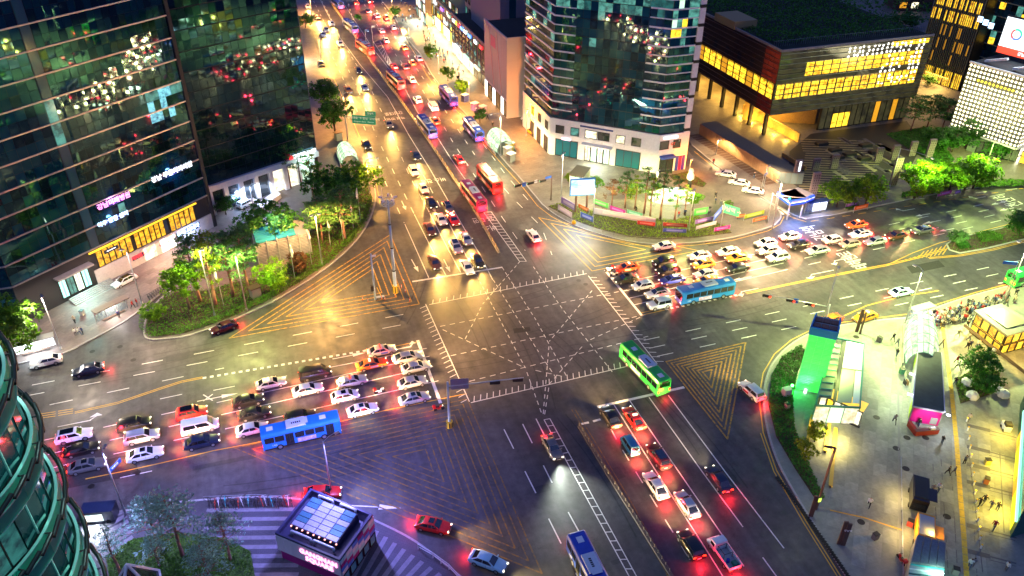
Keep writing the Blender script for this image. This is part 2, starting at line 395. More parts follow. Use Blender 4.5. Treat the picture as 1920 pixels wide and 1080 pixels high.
def ticks(px, side=1, n=22, tl=1.3):
 P = gp(px); a, b = P[0], P[-1]; mark('crossing_line', P, .16, M_WHITE)
 d = (b - a); L = d.length; d.normalize(); nn = Vector((-d.y, d.x, 0)) * side
 for i in range(n):
  p = a + d * (L * (i + .5) / n); mark('crossing_tick', [p + nn * .1, p + nn * tl + d * .45], .13, M_WHITE)
ticks([(805, 571), (1100, 513)], 1, 24)
ticks([(883, 755), (1180, 686)], 1, 26)
ticks([(798, 570), (880, 753)], -1, 22)
ticks([(1103, 517), (1232, 682)], 1, 22)
for a in ([(825, 612), (1195, 540)], [(830, 618), (985, 690), (1060, 707)], [(845, 667), (1210, 590)], [(880, 715), (1225, 628)],
   [(925, 525), (1010, 660), (1045, 712)], [(942, 502), (1005, 600), (1062, 705)], [(886, 502), (985, 690), (1018, 782)], [(1000, 500), (1055, 580), (1150, 700)],
   [(1110, 545), (1030, 640), (1018, 782)], [(975, 490), (905, 570), (870, 640)], [(1200, 595), (1100, 640), (1030, 720), (1020, 785)]):
 dashes(a, .95, .8, .13, M_WHITE, 'guide_dash')
line('stop_line', [(1134, 506), (1203, 591)], .45)
line('centre_line', [(1203, 591), (1247, 581)], .15, M_YEL); line('centre_line', [(1203, 589), (1246, 579)], .15, M_YEL, off=.35)
dashes([(1247, 580), (1398, 550)], .55, .55, .5, M_WHITE, 'block_dash')
for o in (0, .4): line('centre_line', [(1400, 551), (1500, 530), (1600, 510), (1663, 498), (1730, 482), (1775, 467)], .18, M_YEL, off=o)
line('island_line', [(1663, 497), (1712, 474), (1760, 456), (1775, 452), (1850, 431), (1925, 412)], .18, M_YEL)
for o in (0, -.4): line('island_line', [(1740, 483), (1800, 478), (1860, 467), (1925, 450)], .18, M_YEL, off=o)
for i in range(11):
 t = i / 11; quad = [(1690 + 85 * t, 490 - 14 * t), (1692 + 90 * t + 8, 481 - 26 * t + (5 if t < .3 else 0))]
 line('hatch_bar', quad, .18, M_YEL)
L0, L1 = (1143, 517), (1203, 590)
def ex(y0, y1):
 return [(1140 + (y0 - 513) * .82, y0), (1925, y1)]
for (p, q, ph) in (((1155, 533), (1925, 365), 0), ((1165, 547), (1925, 377), 0), ((1176, 560), (1925, 389), 1), ((1187, 572), (1925, 402), 2)):
 t = .36
 mid = (p[0] + (q[0] - p[0]) * t, p[1] + (q[1] - p[1]) * t)
 if ph < 3: line('lane_line', [p, mid]); dashes([mid, q], 3, 5, start=ph * 2)
dashes([(1470, 398), (1925, 352)], 3, 5, start=1)
for (p, q, ph) in (((1207, 638), (1925, 486), 0), ((1217, 653), (1925, 502), 3), ((1232, 668), (1925, 520), 1)):
 dashes([p, q], 3, 5, start=ph)
line('bay_line', [(1583, 592), (1625, 573), (1690, 556), (1760, 545)], .18, M_YEL)
line('edge_line', [(1600, 1110), (1574, 1077), (1511, 977), (1456, 882), (1431, 811), (1423, 745), (1431, 699), (1452, 664), (1484, 637), (1526, 616), (1582, 604), (1660, 594), (1710, 588), (1762, 569), (1830, 548), (1930, 522)], .16, M_YEL)
line('edge_line', [(1595, 1112), (1569, 1079), (1506, 979), (1451, 884), (1426, 812)], .14, M_YEL)
line('edge_line', [(1300, 309), (1345, 335), (1412, 380), (1440, 398)], .14, M_YEL)
line('edge_line', [(1302, 284), (1340, 315), (1436, 380), (1486, 408), (1512, 416)], .14, M_YEL)
dashes([(1520, 415), (1925, 352)], 2, 2, .15, M_YEL, 'edge_dash')
line('stop_line', [(1120, 763), (1283, 726)], .5); line('stop_line', [(1090, 795), (1104, 792)], .4); line('stop_line', [(1112, 790), (1126, 786)], .4)
for a in ([(1150, 757), (1231, 885), (1320, 1024), (1355, 1080)], [(1180, 750), (1273, 885), (1350, 997), (1395, 1062)], [(1217, 745), (1317, 885), (1393, 988)], [(1253, 741), (1360, 885), (1470, 1028)]):
 line('lane_line', a, .16)
dashes([(1126, 768), (1162, 835), (1215, 922), (1300, 1060)], 2.2, 2.2, .15)
dashes([(1430, 1045), (1470, 1100)], 4, 4, .16)
for a, ph in (([(980, 795), (1035, 905), (1090, 1005), (1130, 1080)], 0), ([(945, 805), (1005, 925), (1085, 1085)], 0), ([(1005, 785), (1020, 815)], 0)):
 dashes(a, 4.2, 4.6, .17, start=ph)
for o in (0, .5): line('centre_line', [(1072, 768), (1110, 830), (1170, 930), (1255, 1085)], .14, M_YELW, off=o)
line('stop_line', [(783, 638), (826, 756)], .5)
dashes([(380, 709), (700, 655)], .55, .55, .5, M_WHITE, 'block_dash')
line('centre_line', [(730, 651), (788, 640)], .15, M_YEL)
for o in (0, .35): line('centre_line', [(140, 775), (220, 757), (300, 730), (340, 717), (380, 709)], .15, M_YEL, off=o)
for k in range(3):
 for s in (0, 1): line('hatch_bar', [(76 + 33 * s, 784 - k * 4 - s * 5.), (104 + 33 * s, 780 - k * 4 - s * 5.5)], .14, M_YEL)
for p, q, ph in (((40, 744), (790, 602), 0), ((60, 722), (790, 583), 3), ((93, 759), (420, 690), 2), ((300, 748), (380, 731), 0)):
 dashes([p, q], 3.2, 4.8, .15, start=ph)
for p, q, sol in (((400, 732), (800, 653), 1), ((90, 852), (812, 687), 0), ((95, 878), (822, 714), 0), ((80, 826), (805, 668), 0)):
 t = .45; mid = (p[0] + (q[0] - p[0]) * t, p[1] + (q[1] - p[1]) * t)
 line('lane_line', [mid, q], .15); dashes([p, mid], 3.2, 4.8, .15)
line('edge_line', [(160, 898), (230, 884), (303, 868), (400, 845), (480, 830), (600, 800), (720, 770), (875, 738)], .17, M_YEL)
dashes([(225, 896), (285, 883)], 9, 9, .15)
arrow((778, 478 + 20), -90 + 3, 5, 's'); arrow((838, 498), -90, 5, 's'); arrow((812, 390), -90, 4.5, 's'); arrow((757, 385), -90, 4.5, 's')
arrow((408, 745), 0, 6, 's'); arrow((655, 667), 0, 5.5, 's'); arrow((760, 652), 0, 4, 'l'); arrow((150, 792), 0, 6, 'l')
arrow((1575, 487), 180, 5.5, 'l'); arrow((1535, 512), 180, 7, 'l'); arrow((1478, 392), 180, 5.5, 'r'); arrow((1700, 394), 180, 4.5, 'r'); arrow((1835, 371), 180, 4, 'r'); arrow((1730, 403), 180, 4, 's'); arrow((1872, 381), 180, 4, 's'); arrow((1748, 416), 180, 4.5, 's'); arrow((1888, 392), 180, 4, 's'); arrow((1775, 431), 180, 4, 's')
arrow((700, 950), -22, 7.5, 's'); arrow((1400, 545), 180, 5, 'l'); arrow((1392, 522), 180, 4, 's')
for d in ((1, 1), (1, -1)): line('cross_mark', [(381, 746 - d[1] * 6), (399, 745 + d[1] * 6)], .2)
def nest(tri, n, step, m, w=.22, cut=None):
 """nested triangle outlines, each inset from the one outside"""
 P = [Vector(p[:2]) for p in gp(tri)]
 a = (P[1] - P[0]).cross(P[2] - P[0])
 if a < 0: P = P[::-1]
 la, lb, lc = (P[1] - P[2]).length, (P[0] - P[2]).length, (P[0] - P[1]).length
 inc = (P[0] * la + P[1] * lb + P[2] * lc) / (la + lb + lc)
 area = abs(a) / 2; r = 2 * area / (la + lb + lc)
 for k in range(n):
  f = 1 - k * step / r
  if f <= .06: break
  Q = [inc + (p - inc) * f for p in P]
  for i in range(3):
   A, B = Q[i], Q[(i + 1) % 3]
   d = (B - A).normalized() * (w * .3)
   mark('hatch_stripe', [(*(A - d), 0), (*(B + d), 0)], w, m, ZM + .0007 * i)
M_FADED = paint_mat('faded_yellow_road_paint', (.5, .27, .03), .5)
nest([(732, 440), (786, 570), (430, 634)], 6, 1.15, M_FADED)
nest([(1010, 408), (1110, 508), (1310, 470)], 4, 1.3, M_YEL, .18)
nest([(1249, 678), (1398, 642), (1364, 823)], 11, .62, paint_mat('faded_yellow_road_paint', (.5, .27, .03), .5), .24)
nest([(440, 840), (876, 748), (1016, 1075)], 18, .95, M_YELW, .2)
M_PAINT = M_WHW
def words(px, body, size, ang, stretch=2.2, m=None):
 c = G(*px); me = text_mesh(body, size, 0, 'road_lettering'); me.materials.clear(); me.materials.append(m or M_WHITE)
 o = link('road_lettering', me, road, (c.x, c.y, ZM + .001)); o.rotation_euler = (0, 0, R(ang)); o.scale = (1, stretch, 1)
 return o
words((905, 411), '25 미만', 1.5, 180, 1.7); words((918, 427), '버스', 1.6, 180, 1.7)
words((738, 212), '강남대로', 1.4, 180, 2); words((742, 222), '역삼 방면', 1.3, 180, 1.6)
words((812, 338), '버스 전용', 1.5, 180, 1.6)
words((1530, 436), '강남역', 2.2, 90, 2.0); words((1600, 487), '테헤란로', 1.8, 90, 2.2); words((1890, 375), '천천히', 2.2, 90, 2.2)
for i in range(6):
 p = (1452 + i * 10, 391 + i * 1.2); line('crossing_bar', [(p[0] - 5, p[1] - 7 + i), (p[0] + 17, p[1] + 11 - i * .6)], .55)
for i in range(6): line('crossing_bar', [(322 + i * 6, 556 + i * 3.5), (334 + i * 6, 551 + i * 3.5)], .5, M_YEL, z=.165)
M_IRON = mat('cast_iron', (.035, .033, .03), .5, .6, noise=.4, nscale=8)
def manhole(px, z=.004, r=.45, par=None):
 c = G(*px); mb = MB(); mb.lathe([(r, 0), (r, .004), (r * .86, .004), (r * .84, .001), (0.001, .001)], 14)
 return mb.build('manhole_cover', M_IRON, par or road, loc=(c.x, c.y, z))
for p in ((173, 659), (225, 650), (250, 675), (258, 886), (171, 912), (1098, 533), (1085, 526), (612, 484), (1435, 490), (970, 620)): manhole(p)
quadpx('asphalt_patch', [(962, 616), (993, 613), (995, 621), (964, 625)], mat('dark_patch', (.03, .03, .03), .8, noise=.4))
for q in ([(1320, 455), (1352, 448), (1362, 455), (1330, 462)], [(120, 880), (250, 850), (262, 890), (130, 915)], [(1700, 500), (1760, 488), (1772, 500), (1710, 513)]):
 quadpx('asphalt_patch', q, mat('dark_patch', (.03, .03, .03), .8, noise=.4), .002)
random.seed(14)
for i in range(34):
 x, y = random.choice(((random.uniform(700, 1250), random.uniform(520, 760)), (random.uniform(60, 800), random.uniform(600, 880)), (random.uniform(1200, 1850), random.uniform(420, 640)), (random.uniform(960, 1420), random.uniform(760, 1070)), (random.uniform(700, 960), random.uniform(200, 520))))
 c = G(x, y); a = random.choice((0, PI / 2)) + random.uniform(-.03, .03); l, w = random.uniform(2, 9), random.uniform(.5, 2.2); u, v = Vector((math.cos(a), math.sin(a), 0)) * l / 2, Vector((-math.sin(a), math.cos(a), 0)) * w / 2
 MB().poly([c - u - v + Vector((0, 0, .001 + i * .00005)), c + u - v + Vector((0, 0, .001 + i * .00005)), c + u + v + Vector((0, 0, .001 + i * .00005)), c - u + v + Vector((0, 0, .001 + i * .00005))]).build('asphalt_patch', [asph_d, asph_l][i % 3 == 0], road)
for x, y, ang, l in ((860, 560, 92, 14), (885, 600, 88, 18), (930, 575, 95, 16), (1010, 690, 80, 20), (1060, 650, 100, 15), (980, 560, 5, 22), (900, 680, -6, 18), (1090, 600, 8, 20), (1150, 640, -4, 16), (700, 835, 4, 18), (560, 900, -8, 20), (1240, 770, 90, 20), (1300, 800, 91, 26), (1480, 540, 2, 24), (1380, 590, -2, 20), (430, 640, 3, 24), (300, 690, 2, 20), (780, 560, 60, 16), (1000, 480, 85, 20), (1130, 880, 90, 24)):
 c = G(x, y); a = R(ang); P = [(c.x + math.cos(a + .02 * k) * (k - 3) * l / 6, c.y + math.sin(a + .02 * k) * (k - 3) * l / 6) for k in range(7)]
 for s in (-.75, .75): MB().strip(P, .22, .0032, off=s).build('tyre_track', tyre_m, road)
M_FEN = mat('fence_yellow_grey', (.3, .2, .07), .6, noise=.3)
def median_fence():
 P = gp(MEDP[1:]); t = thing('median_fence', 'low yellowish fence running between the two bus lanes up the road', 'fence', P[0])
 o = P[0]; mb = MB()
 for i in range(len(P) - 1): mb.bar(P[i] - o + Vector((0, 0, .12)), P[i + 1] - o + Vector((0, 0, .12)), .45, .24)
 mb.build('base', mat('median_concrete', (.25, .22, .18), .8, noise=.3), t)
 rl = MB()
 for i in range(len(P) - 1):
  for h in (.5, .8): rl.bar(P[i] - o + Vector((0, 0, h)), P[i + 1] - o + Vector((0, 0, h)), .06, .06)
 rl.build('rail', M_FEN, t)
 me = MB().box((0, 0, .45), (.1, .1, .9)).mesh('post', mat('post_reflector_yellow', (.65, .4, .05), .5))
 k = 0
 for i in range(len(P) - 1):
  L = (P[i + 1] - P[i]).length; n = int(L / 2.2)
  for j in range(n): link('post', me, t, P[i].lerp(P[i + 1], j / n) - o)
median_fence()
def south_median():
 P = gp([(1086, 800), (1140, 890), (1200, 985), (1262, 1085)]); o = P[0]
 t = thing('median_fence', 'dark weathered median barrier beside the red brake lights at the bottom', 'fence', o)
 mb = MB()
 for i in range(3): mb.bar(P[i] - o + Vector((0, 0, .1)), P[i + 1] - o + Vector((0, 0, .1)), .5, .2)
 mb.build('base', mat('dark_concrete', (.1, .09, .08), .8, noise=.4), t)
 me = MB().box((0, 0, .4), (.1, .1, .8)).mesh('post', mat('dull_post', (.12, .1, .07), .6))
 rl = MB()
 for i in range(3):
  rl.bar(P[i] - o + Vector((0, 0, .6)), P[i + 1] - o + Vector((0, 0, .6)), .06, .06)
  for j in range(9): link('post', me, t, P[i].lerp(P[i + 1], j / 9) - o)
 rl.build('rail', mat('dull_rail', (.08, .07, .06), .6), t)
south_median()
M_BANDL = mat('pale_granite_band', (.2, .19, .22), .55, noise=.25, nscale=2)
sw = bpy.data.objects['pavement.005']
for i in range(12):
 y = 958 + i * 17.5
 line_pts = [(388 - i * 4, y), (560, y - 2)]
 MB().strip(gp(line_pts), .62, .146).build('paving_band', M_BANDL, sw)
for i in range(15):
 x0 = 690 + i * 17; p0 = G(x0, 985 + i * 11.5); p1 = G(x0 - 45 - i * 3, 1085 + i * 6)
 MB().strip([p0, p1], .6, .146).build('paving_band', M_BANDL, sw)
for i in range(6):
 MB().strip(gp([(180, 985 + i * 13), (235 + i * 3, 958 + i * 10)]), .7, .146).build('paving_band', M_BANDL, sw)
se = bpy.data.objects['pavement.004']
M_STRIP = mat('dark_granite_strip', (.1, .1, .1), .6, noise=.2); M_TACT = mat('yellow_tactile_tile', (.6, .4, .04), .6, noise=.25)
for y in (822, 862, 895, 928, 1010, 1058):
 MB().strip(gp([(1812, y - 24), (1856, y - 13)]), .75, .144).build('paving_band', M_STRIP, se)
 MB().strip(gp([(1856, y - 13), (1905, y)]), .25, .144).build('paving_band', M_STRIP, se)
 MB().strip(gp([(1854, y - 7), (1903, y + 5)]), .12, .144).build('paving_band', M_STRIP, se)
for a, b in (((1815, 840), (1842, 1075)), ((1874, 850), (1882, 1000))):
 MB().strip(gp([a, b]), .12, .145).build('paving_joint', M_STRIP, se)
tp = gp([(1765, 600), (1772, 650), (1783, 730), (1793, 830), (1800, 930), (1806, 1000), (1812, 1085)])
n = 0
for i in range(len(tp) - 1):
 k = int((tp[i + 1] - tp[i]).length / 1.2)
 for j in range(k):
  a = tp[i].lerp(tp[i + 1], (j + .03) / k); b = tp[i].lerp(tp[i + 1], (j + .97) / k)
  MB().bar((*a[:2], .145), (*b[:2], .145), .62, .02).build('tactile_tile', M_TACT, se)
for i in range(26):
 for x in (1748, 1764, 1782, 1818):
  if random.random() < .55:
   y = 860 + i * 9 + random.uniform(-3, 3); MB().strip(gp([(x + (y - 860) * .06, y), (x + (y + 7 - 860) * .06, y + 8)]), .09, .1445).build('paving_joint', M_STRIP, se)
MB().strip(gp([(1683, 600), (1684, 760), (1686, 900), (1688, 1085)]), .3, .1445).build('paving_joint', mat('drain_grey', (.2, .2, .19), .6), se)
for p in ((1643, 784), (1700, 822), (1698, 880), (1680, 842), (1735, 822), (1775, 970), (1614, 980), (1605, 633)): manhole(p, .143, .5, se)
MB().strip(gp([(1556, 958), (1620, 972), (1690, 995)]), .22, .147).build('speed_bump', M_YEL, se)
for i in range(40):
 t = i / 39; a = G(1452 + 138 * t ** .95, 900 + 195 * t)
 MB().box((a.x + .55, a.y + .1, .15), (.5, .5, .03), R(25)).build('drain_grate', M_IRON, se)
# ================================================================ BUILDINGS
M_GLASS = mat('dark_teal_glass', (.002, .034, .06), .03, spec=.75, ior=1.75, vary=.35, stint=(.4, .9, .85))
M_GLASS2 = mat('black_blue_glass', (.003, .012, .02), .04, spec=.75, ior=1.7, vary=.5, stint=(.4, .8, 1))
M_GLASSG = mat('green_balcony_glass', (.02, .45, .3), .4, spec=.3, ior=1.5, vary=.2)
M_WIN = mat('office_window_glass', (.02, .03, .04), .06, spec=1., ior=1.8, vary=.4)
M_FRAME = mat('dark_window_frame', (.03, .03, .03), .5, .5)
M_BAND = mat('pale_metal_band', (.7, .6, .52), .35, .6)
M_BANDW = mat('white_metal_band', (.8, .8, .78), .4, .1)
M_DARK = mat('dark_cladding', (.02, .022, .026), .5)
M_CONC = mat('grey_concrete', (.25, .24, .23), .8, noise=.25, nscale=1.2)
M_STONE = mat('white_stone_cladding', (.72, .72, .72), .6, noise=.12, nscale=2, vary=.06)
M_ROOF = mat('dark_roof_felt', (.02, .022, .025), .9, noise=.4, nscale=1)
L_WARM = emat('lit_amber_interior', (1, .55, .03), 1.3)
L_WARM2 = emat('lit_dim_amber_interior', (.8, .36, .02), .7)
L_WHITE = emat('lit_white_sign', (.85, .95, 1), 2.2)
L_CYAN = emat('lit_cyan_lobby', (.25, .95, .8), 1.0)
L_GREENW = emat('lit_green_white_interior', (.55, .9, .6), .9)
L_BLUE = emat('lit_blue_sign', (.12, .3, 1), 2.5); L_PINK = emat('lit_pink_sign', (1, .25, .75), 2.5); L_RED = emat('lit_red_sign', (1, .03, .04), 2.0)
def interior_mat(name, a, b_, strength, sc=(.55, .55, .8)):
 """lit room seen through glass: blinds, furniture and bright patches"""
 m = bpy.data.materials.new(name); m.use_nodes = True; n = m.node_tree; b = n.nodes['Principled BSDF']; L = n.links.new
 tc = n.nodes.new('ShaderNodeNewGeometry'); mp = n.nodes.new('ShaderNodeMapping'); mp.inputs['Scale'].default_value = sc; L(tc.outputs['Position'], mp.inputs['Vector'])
 t = n.nodes.new('ShaderNodeTexNoise'); t.inputs['Scale'].default_value = 1; t.inputs['Detail'].default_value = 5; t.inputs['Roughness'].default_value = .7; L(mp.outputs[0], t.inputs['Vector'])
 cr = n.nodes.new('ShaderNodeValToRGB'); e = cr.color_ramp.elements; e[0].position = .36; e[0].color = (*b_, 1); e[1].position = .58; e[1].color = (*a, 1); L(t.outputs['Fac'], cr.inputs[0])
 L(cr.outputs[0], b.inputs['Emission Color']); b.inputs['Emission Strength'].default_value = strength * EMK
 b.inputs['Base Color'].default_value = (.03, .03, .03, 1); b.inputs['Roughness'].default_value = .08
 m.cycles.emission_sampling = 'NONE'; MATS[name] = m; return m
I_GOLD = interior_mat('golden_lit_room', (1, .62, .03), (.3, .1, .003), 1.9, (.9, .9, 1.2))
I_AMBER = interior_mat('amber_lit_restaurant', (1, .5, .02), (.2, .06, .0), 1.2, (.9, .9, 1.5))
I_TEAL = interior_mat('teal_lit_room', (.15, .55, .45), (.01, .06, .06), .55)
I_DIMT = interior_mat('dim_teal_room', (.03, .22, .2), (.0, .03, .04), .5, (.8, .8, 1.2))
I_CYANB = interior_mat('cyan_reflection_glow', (.3, .9, 1), (.0, .1, .25), .8, (1.2, 1.2, 1.6))
I_PALE = interior_mat('pale_lit_shop', (1, .95, .7), (.5, .4, .2), 1.5)
_pm = {}
def pane_mesh(w, h, d, m, name='pane'):
 k = (round(w, 3), round(h, 3), d, m.name)
 if k not in _pm: _pm[k] = MB().box((0, 0, 0), (w, d, h)).mesh(name, m)
 return _pm[k]
def inview(p, mg=60):
 x, y = PX(p); return -mg < x < 1920 + mg and -mg < y < 1080 + mg
def tpx(a, b, z, x):
 """fraction along plan line a-b where height z is seen at picture column x"""
 lo, hi = -1., 2.5; a = Vector((*a[:2], z)); b = Vector((*b[:2], z))
 f = lambda t: PX(a.lerp(b, t))[0]
 inc = f(1) > f(0)
 for _ in range(40):
  mid = (lo + hi) / 2
  if (f(mid) < x) == inc: lo = mid
  else: hi = mid
 return (lo + hi) / 2
class Wall:
 """a facade plane from a to b (outside on its right hand), with pieces set on it"""
 def __init__(s, parent, a, b, org):
  s.a = Vector((a[0], a[1], 0)); s.b = Vector((b[0], b[1], 0)); s.L = (s.b - s.a).length
  s.d = (s.b - s.a) / s.L; s.n = Vector((s.d.y, -s.d.x, 0)); s.rz = math.atan2(s.d.y, s.d.x); s.p = parent; s.o = Vector(org)
 def at(s, u, z, out=0.): return s.a + s.d * u + s.n * out + Vector((0, 0, z)) - s.o
 def u(s, x, z): return tpx(s.a, s.b, z, x) * s.L
 def piece(s, name, m, u0, u1, z0, z1, out=.03, d=.06, par=None, jit=0., **k):
  me = pane_mesh(abs(u1 - u0), z1 - z0, d, m, name)
  par = par or s.p
  o = link(name, me, par, s.at((u0 + u1) / 2, (z0 + z1) / 2, out), s.rz, **k)
  if par is not s.p: o.location = o.location - par.location
  if jit: o.rotation_euler = (random.uniform(-jit, jit), random.uniform(-jit, jit) * .3, s.rz + random.uniform(-jit, jit))
  return o
 def window(s, u0, u1, z0, z1, m=None, name='window', fr=.12, mull=0, fm=None):
  f = MB()
  fm = fm or M_FRAME; w = u1 - u0; h = z1 - z0
  f.box((0, 0, h / 2 - fr / 2), (w, .16, fr)); f.box((0, 0, -h / 2 + fr / 2), (w, .2, fr))
  for q in (-1, 1): f.box((q * (w / 2 - fr / 2), 0, 0), (fr, .158, h - 2 * fr))
  for i in range(mull): f.box((-w / 2 + w * (i + 1) / (mull + 1), 0, 0), (fr * .7, .12, h - 2 * fr))
  o = f.build(name, fm, s.p, loc=s.at((u0 + u1) / 2, (z0 + z1) / 2, .06), rz=s.rz)
  link('pane', pane_mesh(w - fr, h - fr, .03, m or M_WIN), o, (0, .0, 0)); return o
 def panes(s, u0, u1, z0, z1, nx, nz, m, jit=.004, budget=None, name='pane', gap=.06, out=.04, chooser=None):
  """glass panes one by one; the largest in view are parts, the rest one joined part"""
  w = (u1 - u0) / nx; h = (z1 - z0) / nz; cells = []
  for i in range(nx):
   for j in range(nz):
    cu = u0 + (i + .5) * w; cz = z0 + (j + .5) * h
    cells.append((cu, cz, chooser(i, j) if chooser else m))
  cells = [c for c in cells if c[2] is not None]
  key = lambda c: (0 if inview(s.at(c[0], c[1]) + s.o, 10) else 1, (s.at(c[0], c[1]) + s.o - CAM).length)
  cells.sort(key=key)
  lim = len(cells) if budget is None else max(0, min(len(cells), budget[0]))
  if budget is not None: budget[0] -= lim
  for cu, cz, mm in cells[:lim]:
   s.piece(name, mm, cu - w / 2 + gap / 2, cu + w / 2 - gap / 2, cz - h / 2 + gap / 2, cz + h / 2 - gap / 2, out, .04, jit=jit)
  if cells[lim:]:
   mats = list({c[2].name: c[2] for c in cells}.values()); mb = MB()
   for cu, cz, mm in cells[lim:]:
    Mx = Matrix.Rotation(s.rz + random.uniform(-jit, jit), 4, 'Z') @ Matrix.Rotation(random.uniform(-jit, jit), 4, 'X')
    mb.box(s.at(cu, cz, out), (w - gap, .04, h - gap), M=Mx, mi=mats.index(mm))
   mb.build(name, mats, s.p, kind='stuff')
def core(parent, pts, z0, z1, org, m=M_DARK, roof=M_ROOF, name='wall'):
 pts = [(p[0] - org[0], p[1] - org[1]) for p in pts]
 o = MB().prism(pts, z0, z1, mi=1, mside=0).build(name, [m, roof], parent); return o
def sign(name, label, w, d_, z, u, h, m, L, out=.25, text=None, tm=None, back=None, size=None, cat='sign'):
 """lit sign on a wall: a thing of its own"""
 p = w.at(u, z, out) + w.o
 t = thing(name, label, cat, p, w.rz)
 MB().box((0, .0, 0), (L, .16, h)).build('sign_box', back or m, t)
 if text:
  lettering(text, size or h * .9, tm or m, t, (0, -.1, 0), (R(90), 0, 0), depth=.03, bold=.01)
 return t
def left_tower():
 bL, bM, bR = G(50, 605), None, G(402, 425)
 t = thing('glass_tower', 'tall dark glass tower at far left with thin glowing horizontal bands', 'tower', bL)
 o = bL; H = 72.
 back = [Vector((bR.x, bR.y, 0)), Vector((bR.x - 30, bR.y + 45, 0)), Vector((bL.x - 70, bL.y + 40, 0)), Vector((bL.x - 70, bL.y, 0))]
 core(t, [bL, bR, back[1], back[2], back[3]], 0, H, o)
 w = Wall(t, bL, bR, o); w2 = Wall(t, back[3], bL, o)
 zb = HT(185, 545, 516); zt = HT(185, 545, 487) + .3
 us = w.u(128, 24.)
 bud = [292]
 def ch(i, j): return random.choice([M_GLASS] * 22 + [M_GLASS2] * 8 + ([I_TEAL] if random.random() < .1 else []))
 nz = 17; z0 = zt + .5
 w.panes(0.05, us - .9, z0, z0 + nz * 4, 9, nz * 2, M_GLASS, .009, bud, chooser=ch)
 w.panes(us + .9, w.L - .05, z0, z0 + nz * 4, 18, nz * 2, M_GLASS, .009, bud, chooser=lambda i, j: random.choice([I_TEAL, I_CYANB, M_GLASS]) if 12 <= i < 18 and 9 <= j < 12 else ch(i, j))  # cyan reflection cluster put in as glowing panes
 w2.panes(w2.L - 24, w2.L - .05, 1., 1 + 17 * 4, 14, 34, M_GLASS, .008, [0], chooser=ch)
 for k in range(nz):
  zz = z0 + 4 * k
  m = [mat('stair_glass', (.03, .1, .13), .08, spec=1.), mat('stair_glass', (.03, .1, .13), .08), L_CYAN if k == 9 else None, None][k % 4] or mat('stair_glass', (.03, .1, .13), .08)
  if k in (5, 6): m = I_TEAL
  w.piece('stair_pane', m, us - .8, us + .8, zz + .12, zz + 3.88, .1, .05)
 for k in range(nz + 1):
  zz = z0 + 4 * k
  w.piece('floor_band', M_BAND, -.05, w.L, zz - .11, zz + .11, .14, .3)
  w2.piece('floor_band', M_BAND, w2.L - 40, w2.L + .05, zz - .1, zz + .1, .14, .3)
 w.piece('corner_post', M_DARK, w.L - .25, w.L + .5, 0, H, .1, .5)
 for xa, xb in ((181, 247), (252, 308), (317, 364)):
  ua, ub = w.u(xa, (zb + zt) / 2), w.u(xb, (zb + zt) / 2)
  n = 6 if xa < 300 else 5
  for i in range(n):
   a = ua + (ub - ua) * i / n; b = ua + (ub - ua) * (i + 1) / n
   w.window(a + .03, b - .03, zb, zt - .3, I_AMBER, 'restaurant_window', .09)
 w.piece('light_trough', L_WARM, w.u(165, zt), w.u(366, zt), zt - .15, zt + .1, .22, .25)
 ug = w.u(178, 2.5)
 w.piece('plinth', mat('pale_plaster', (.5, .47, .45), .7, noise=.15), ug, w.L - .3, 0, zb - .1, .1, .3)
 for x, ww, m in ((268, 2.6, I_PALE), (300, 3.2, L_WHITE), (311, 1.6, L_WARM2)):
  u = w.u(x, 2.2); w.piece('shop_front', m, u, u + ww, .3, 2.9, .3, .12)
 ue0, ue1 = w.u(112, 3), w.u(168, 3)
 for i in range(4):
  a = ue0 + (ue1 - ue0) * i / 4; w.window(a, a + (ue1 - ue0) / 4 - .05, .9, 5.2, [L_CYAN, I_TEAL, L_GREENW, L_CYAN][i], 'lobby_window', .12, 1)
 w.piece('canopy', M_CONC, ue0 - .5, ue1 + .5, 5.3, 5.6, .9, 1.6)
 for k in range(6):
  w.piece('step', M_CONC, ue0 + .5, ue1 + 3, 0, .15 * (6 - k), 1. + k * .38, .38)
 w2.piece('plinth', M_CONC, w2.L - 30, w2.L, 0, 1.3, .5, 1.)
 lamp('AREA', 'lobby_light', w.at((ue0 + ue1) / 2, 4.2, 1.2) , 450, (.5, 1, .9), t, 3, direction=w.n + Vector((0, 0, -.6)))
 lamp('AREA', 'restaurant_glow', w.at(w.L * .66, zb + .3, 1.0), 700, (1, .62, .4), t, 6, direction=w.n + Vector((0, 0, -.8)))
 def nsign(label, x0, y0, x1, m, text, h=1.1, z=None):
  lo, hi = 2., 60.
  for _ in range(40):
   zz = (lo + hi) / 2; p = w.at(w.u(x0, zz), zz) + o
   if PX(p)[1] > y0: lo = zz
   else: hi = zz
  zz = lo; ua, ub = w.u(x0, zz), w.u(x1, zz)
  tt = thing('neon_sign', label, 'sign', w.at((ua + ub) / 2, zz, .3) + o, w.rz)
  MB().box((0, .08, 0), (ub - ua, .1, h)).build('sign_back', mat('sign_back_navy', (.01, .015, .05), .5), tt)
  lettering(text, h * .95, m, tt, (0, .0, 0), (R(90), 0, 0), depth=.03, bold=.02)
  k = tt.children[-1]; sx = (ub - ua) * .92 / max(.1, k.dimensions.x); k.scale = (sx, 1, 1)
  return tt, (ub - ua)
 a, wd = nsign('pink and white neon lettering on blue glow of the left tower', 185, 388, 238, L_PINK, '강남미래병원', 1.3)
 lamp('POINT', 'sign_glow', (0, -.8, 0), 160, (.6, .3, 1), a, .5)
 a, wd = nsign('white blue neon lettering below the pink neon letters', 180, 424, 240, emat('lit_ice_blue_sign', (.45, .7, 1), 2.6), '척추 관절 센터', 1.1)
 lamp('POINT', 'sign_glow', (0, -.8, 0), 200, (.25, .45, 1), a, .5)
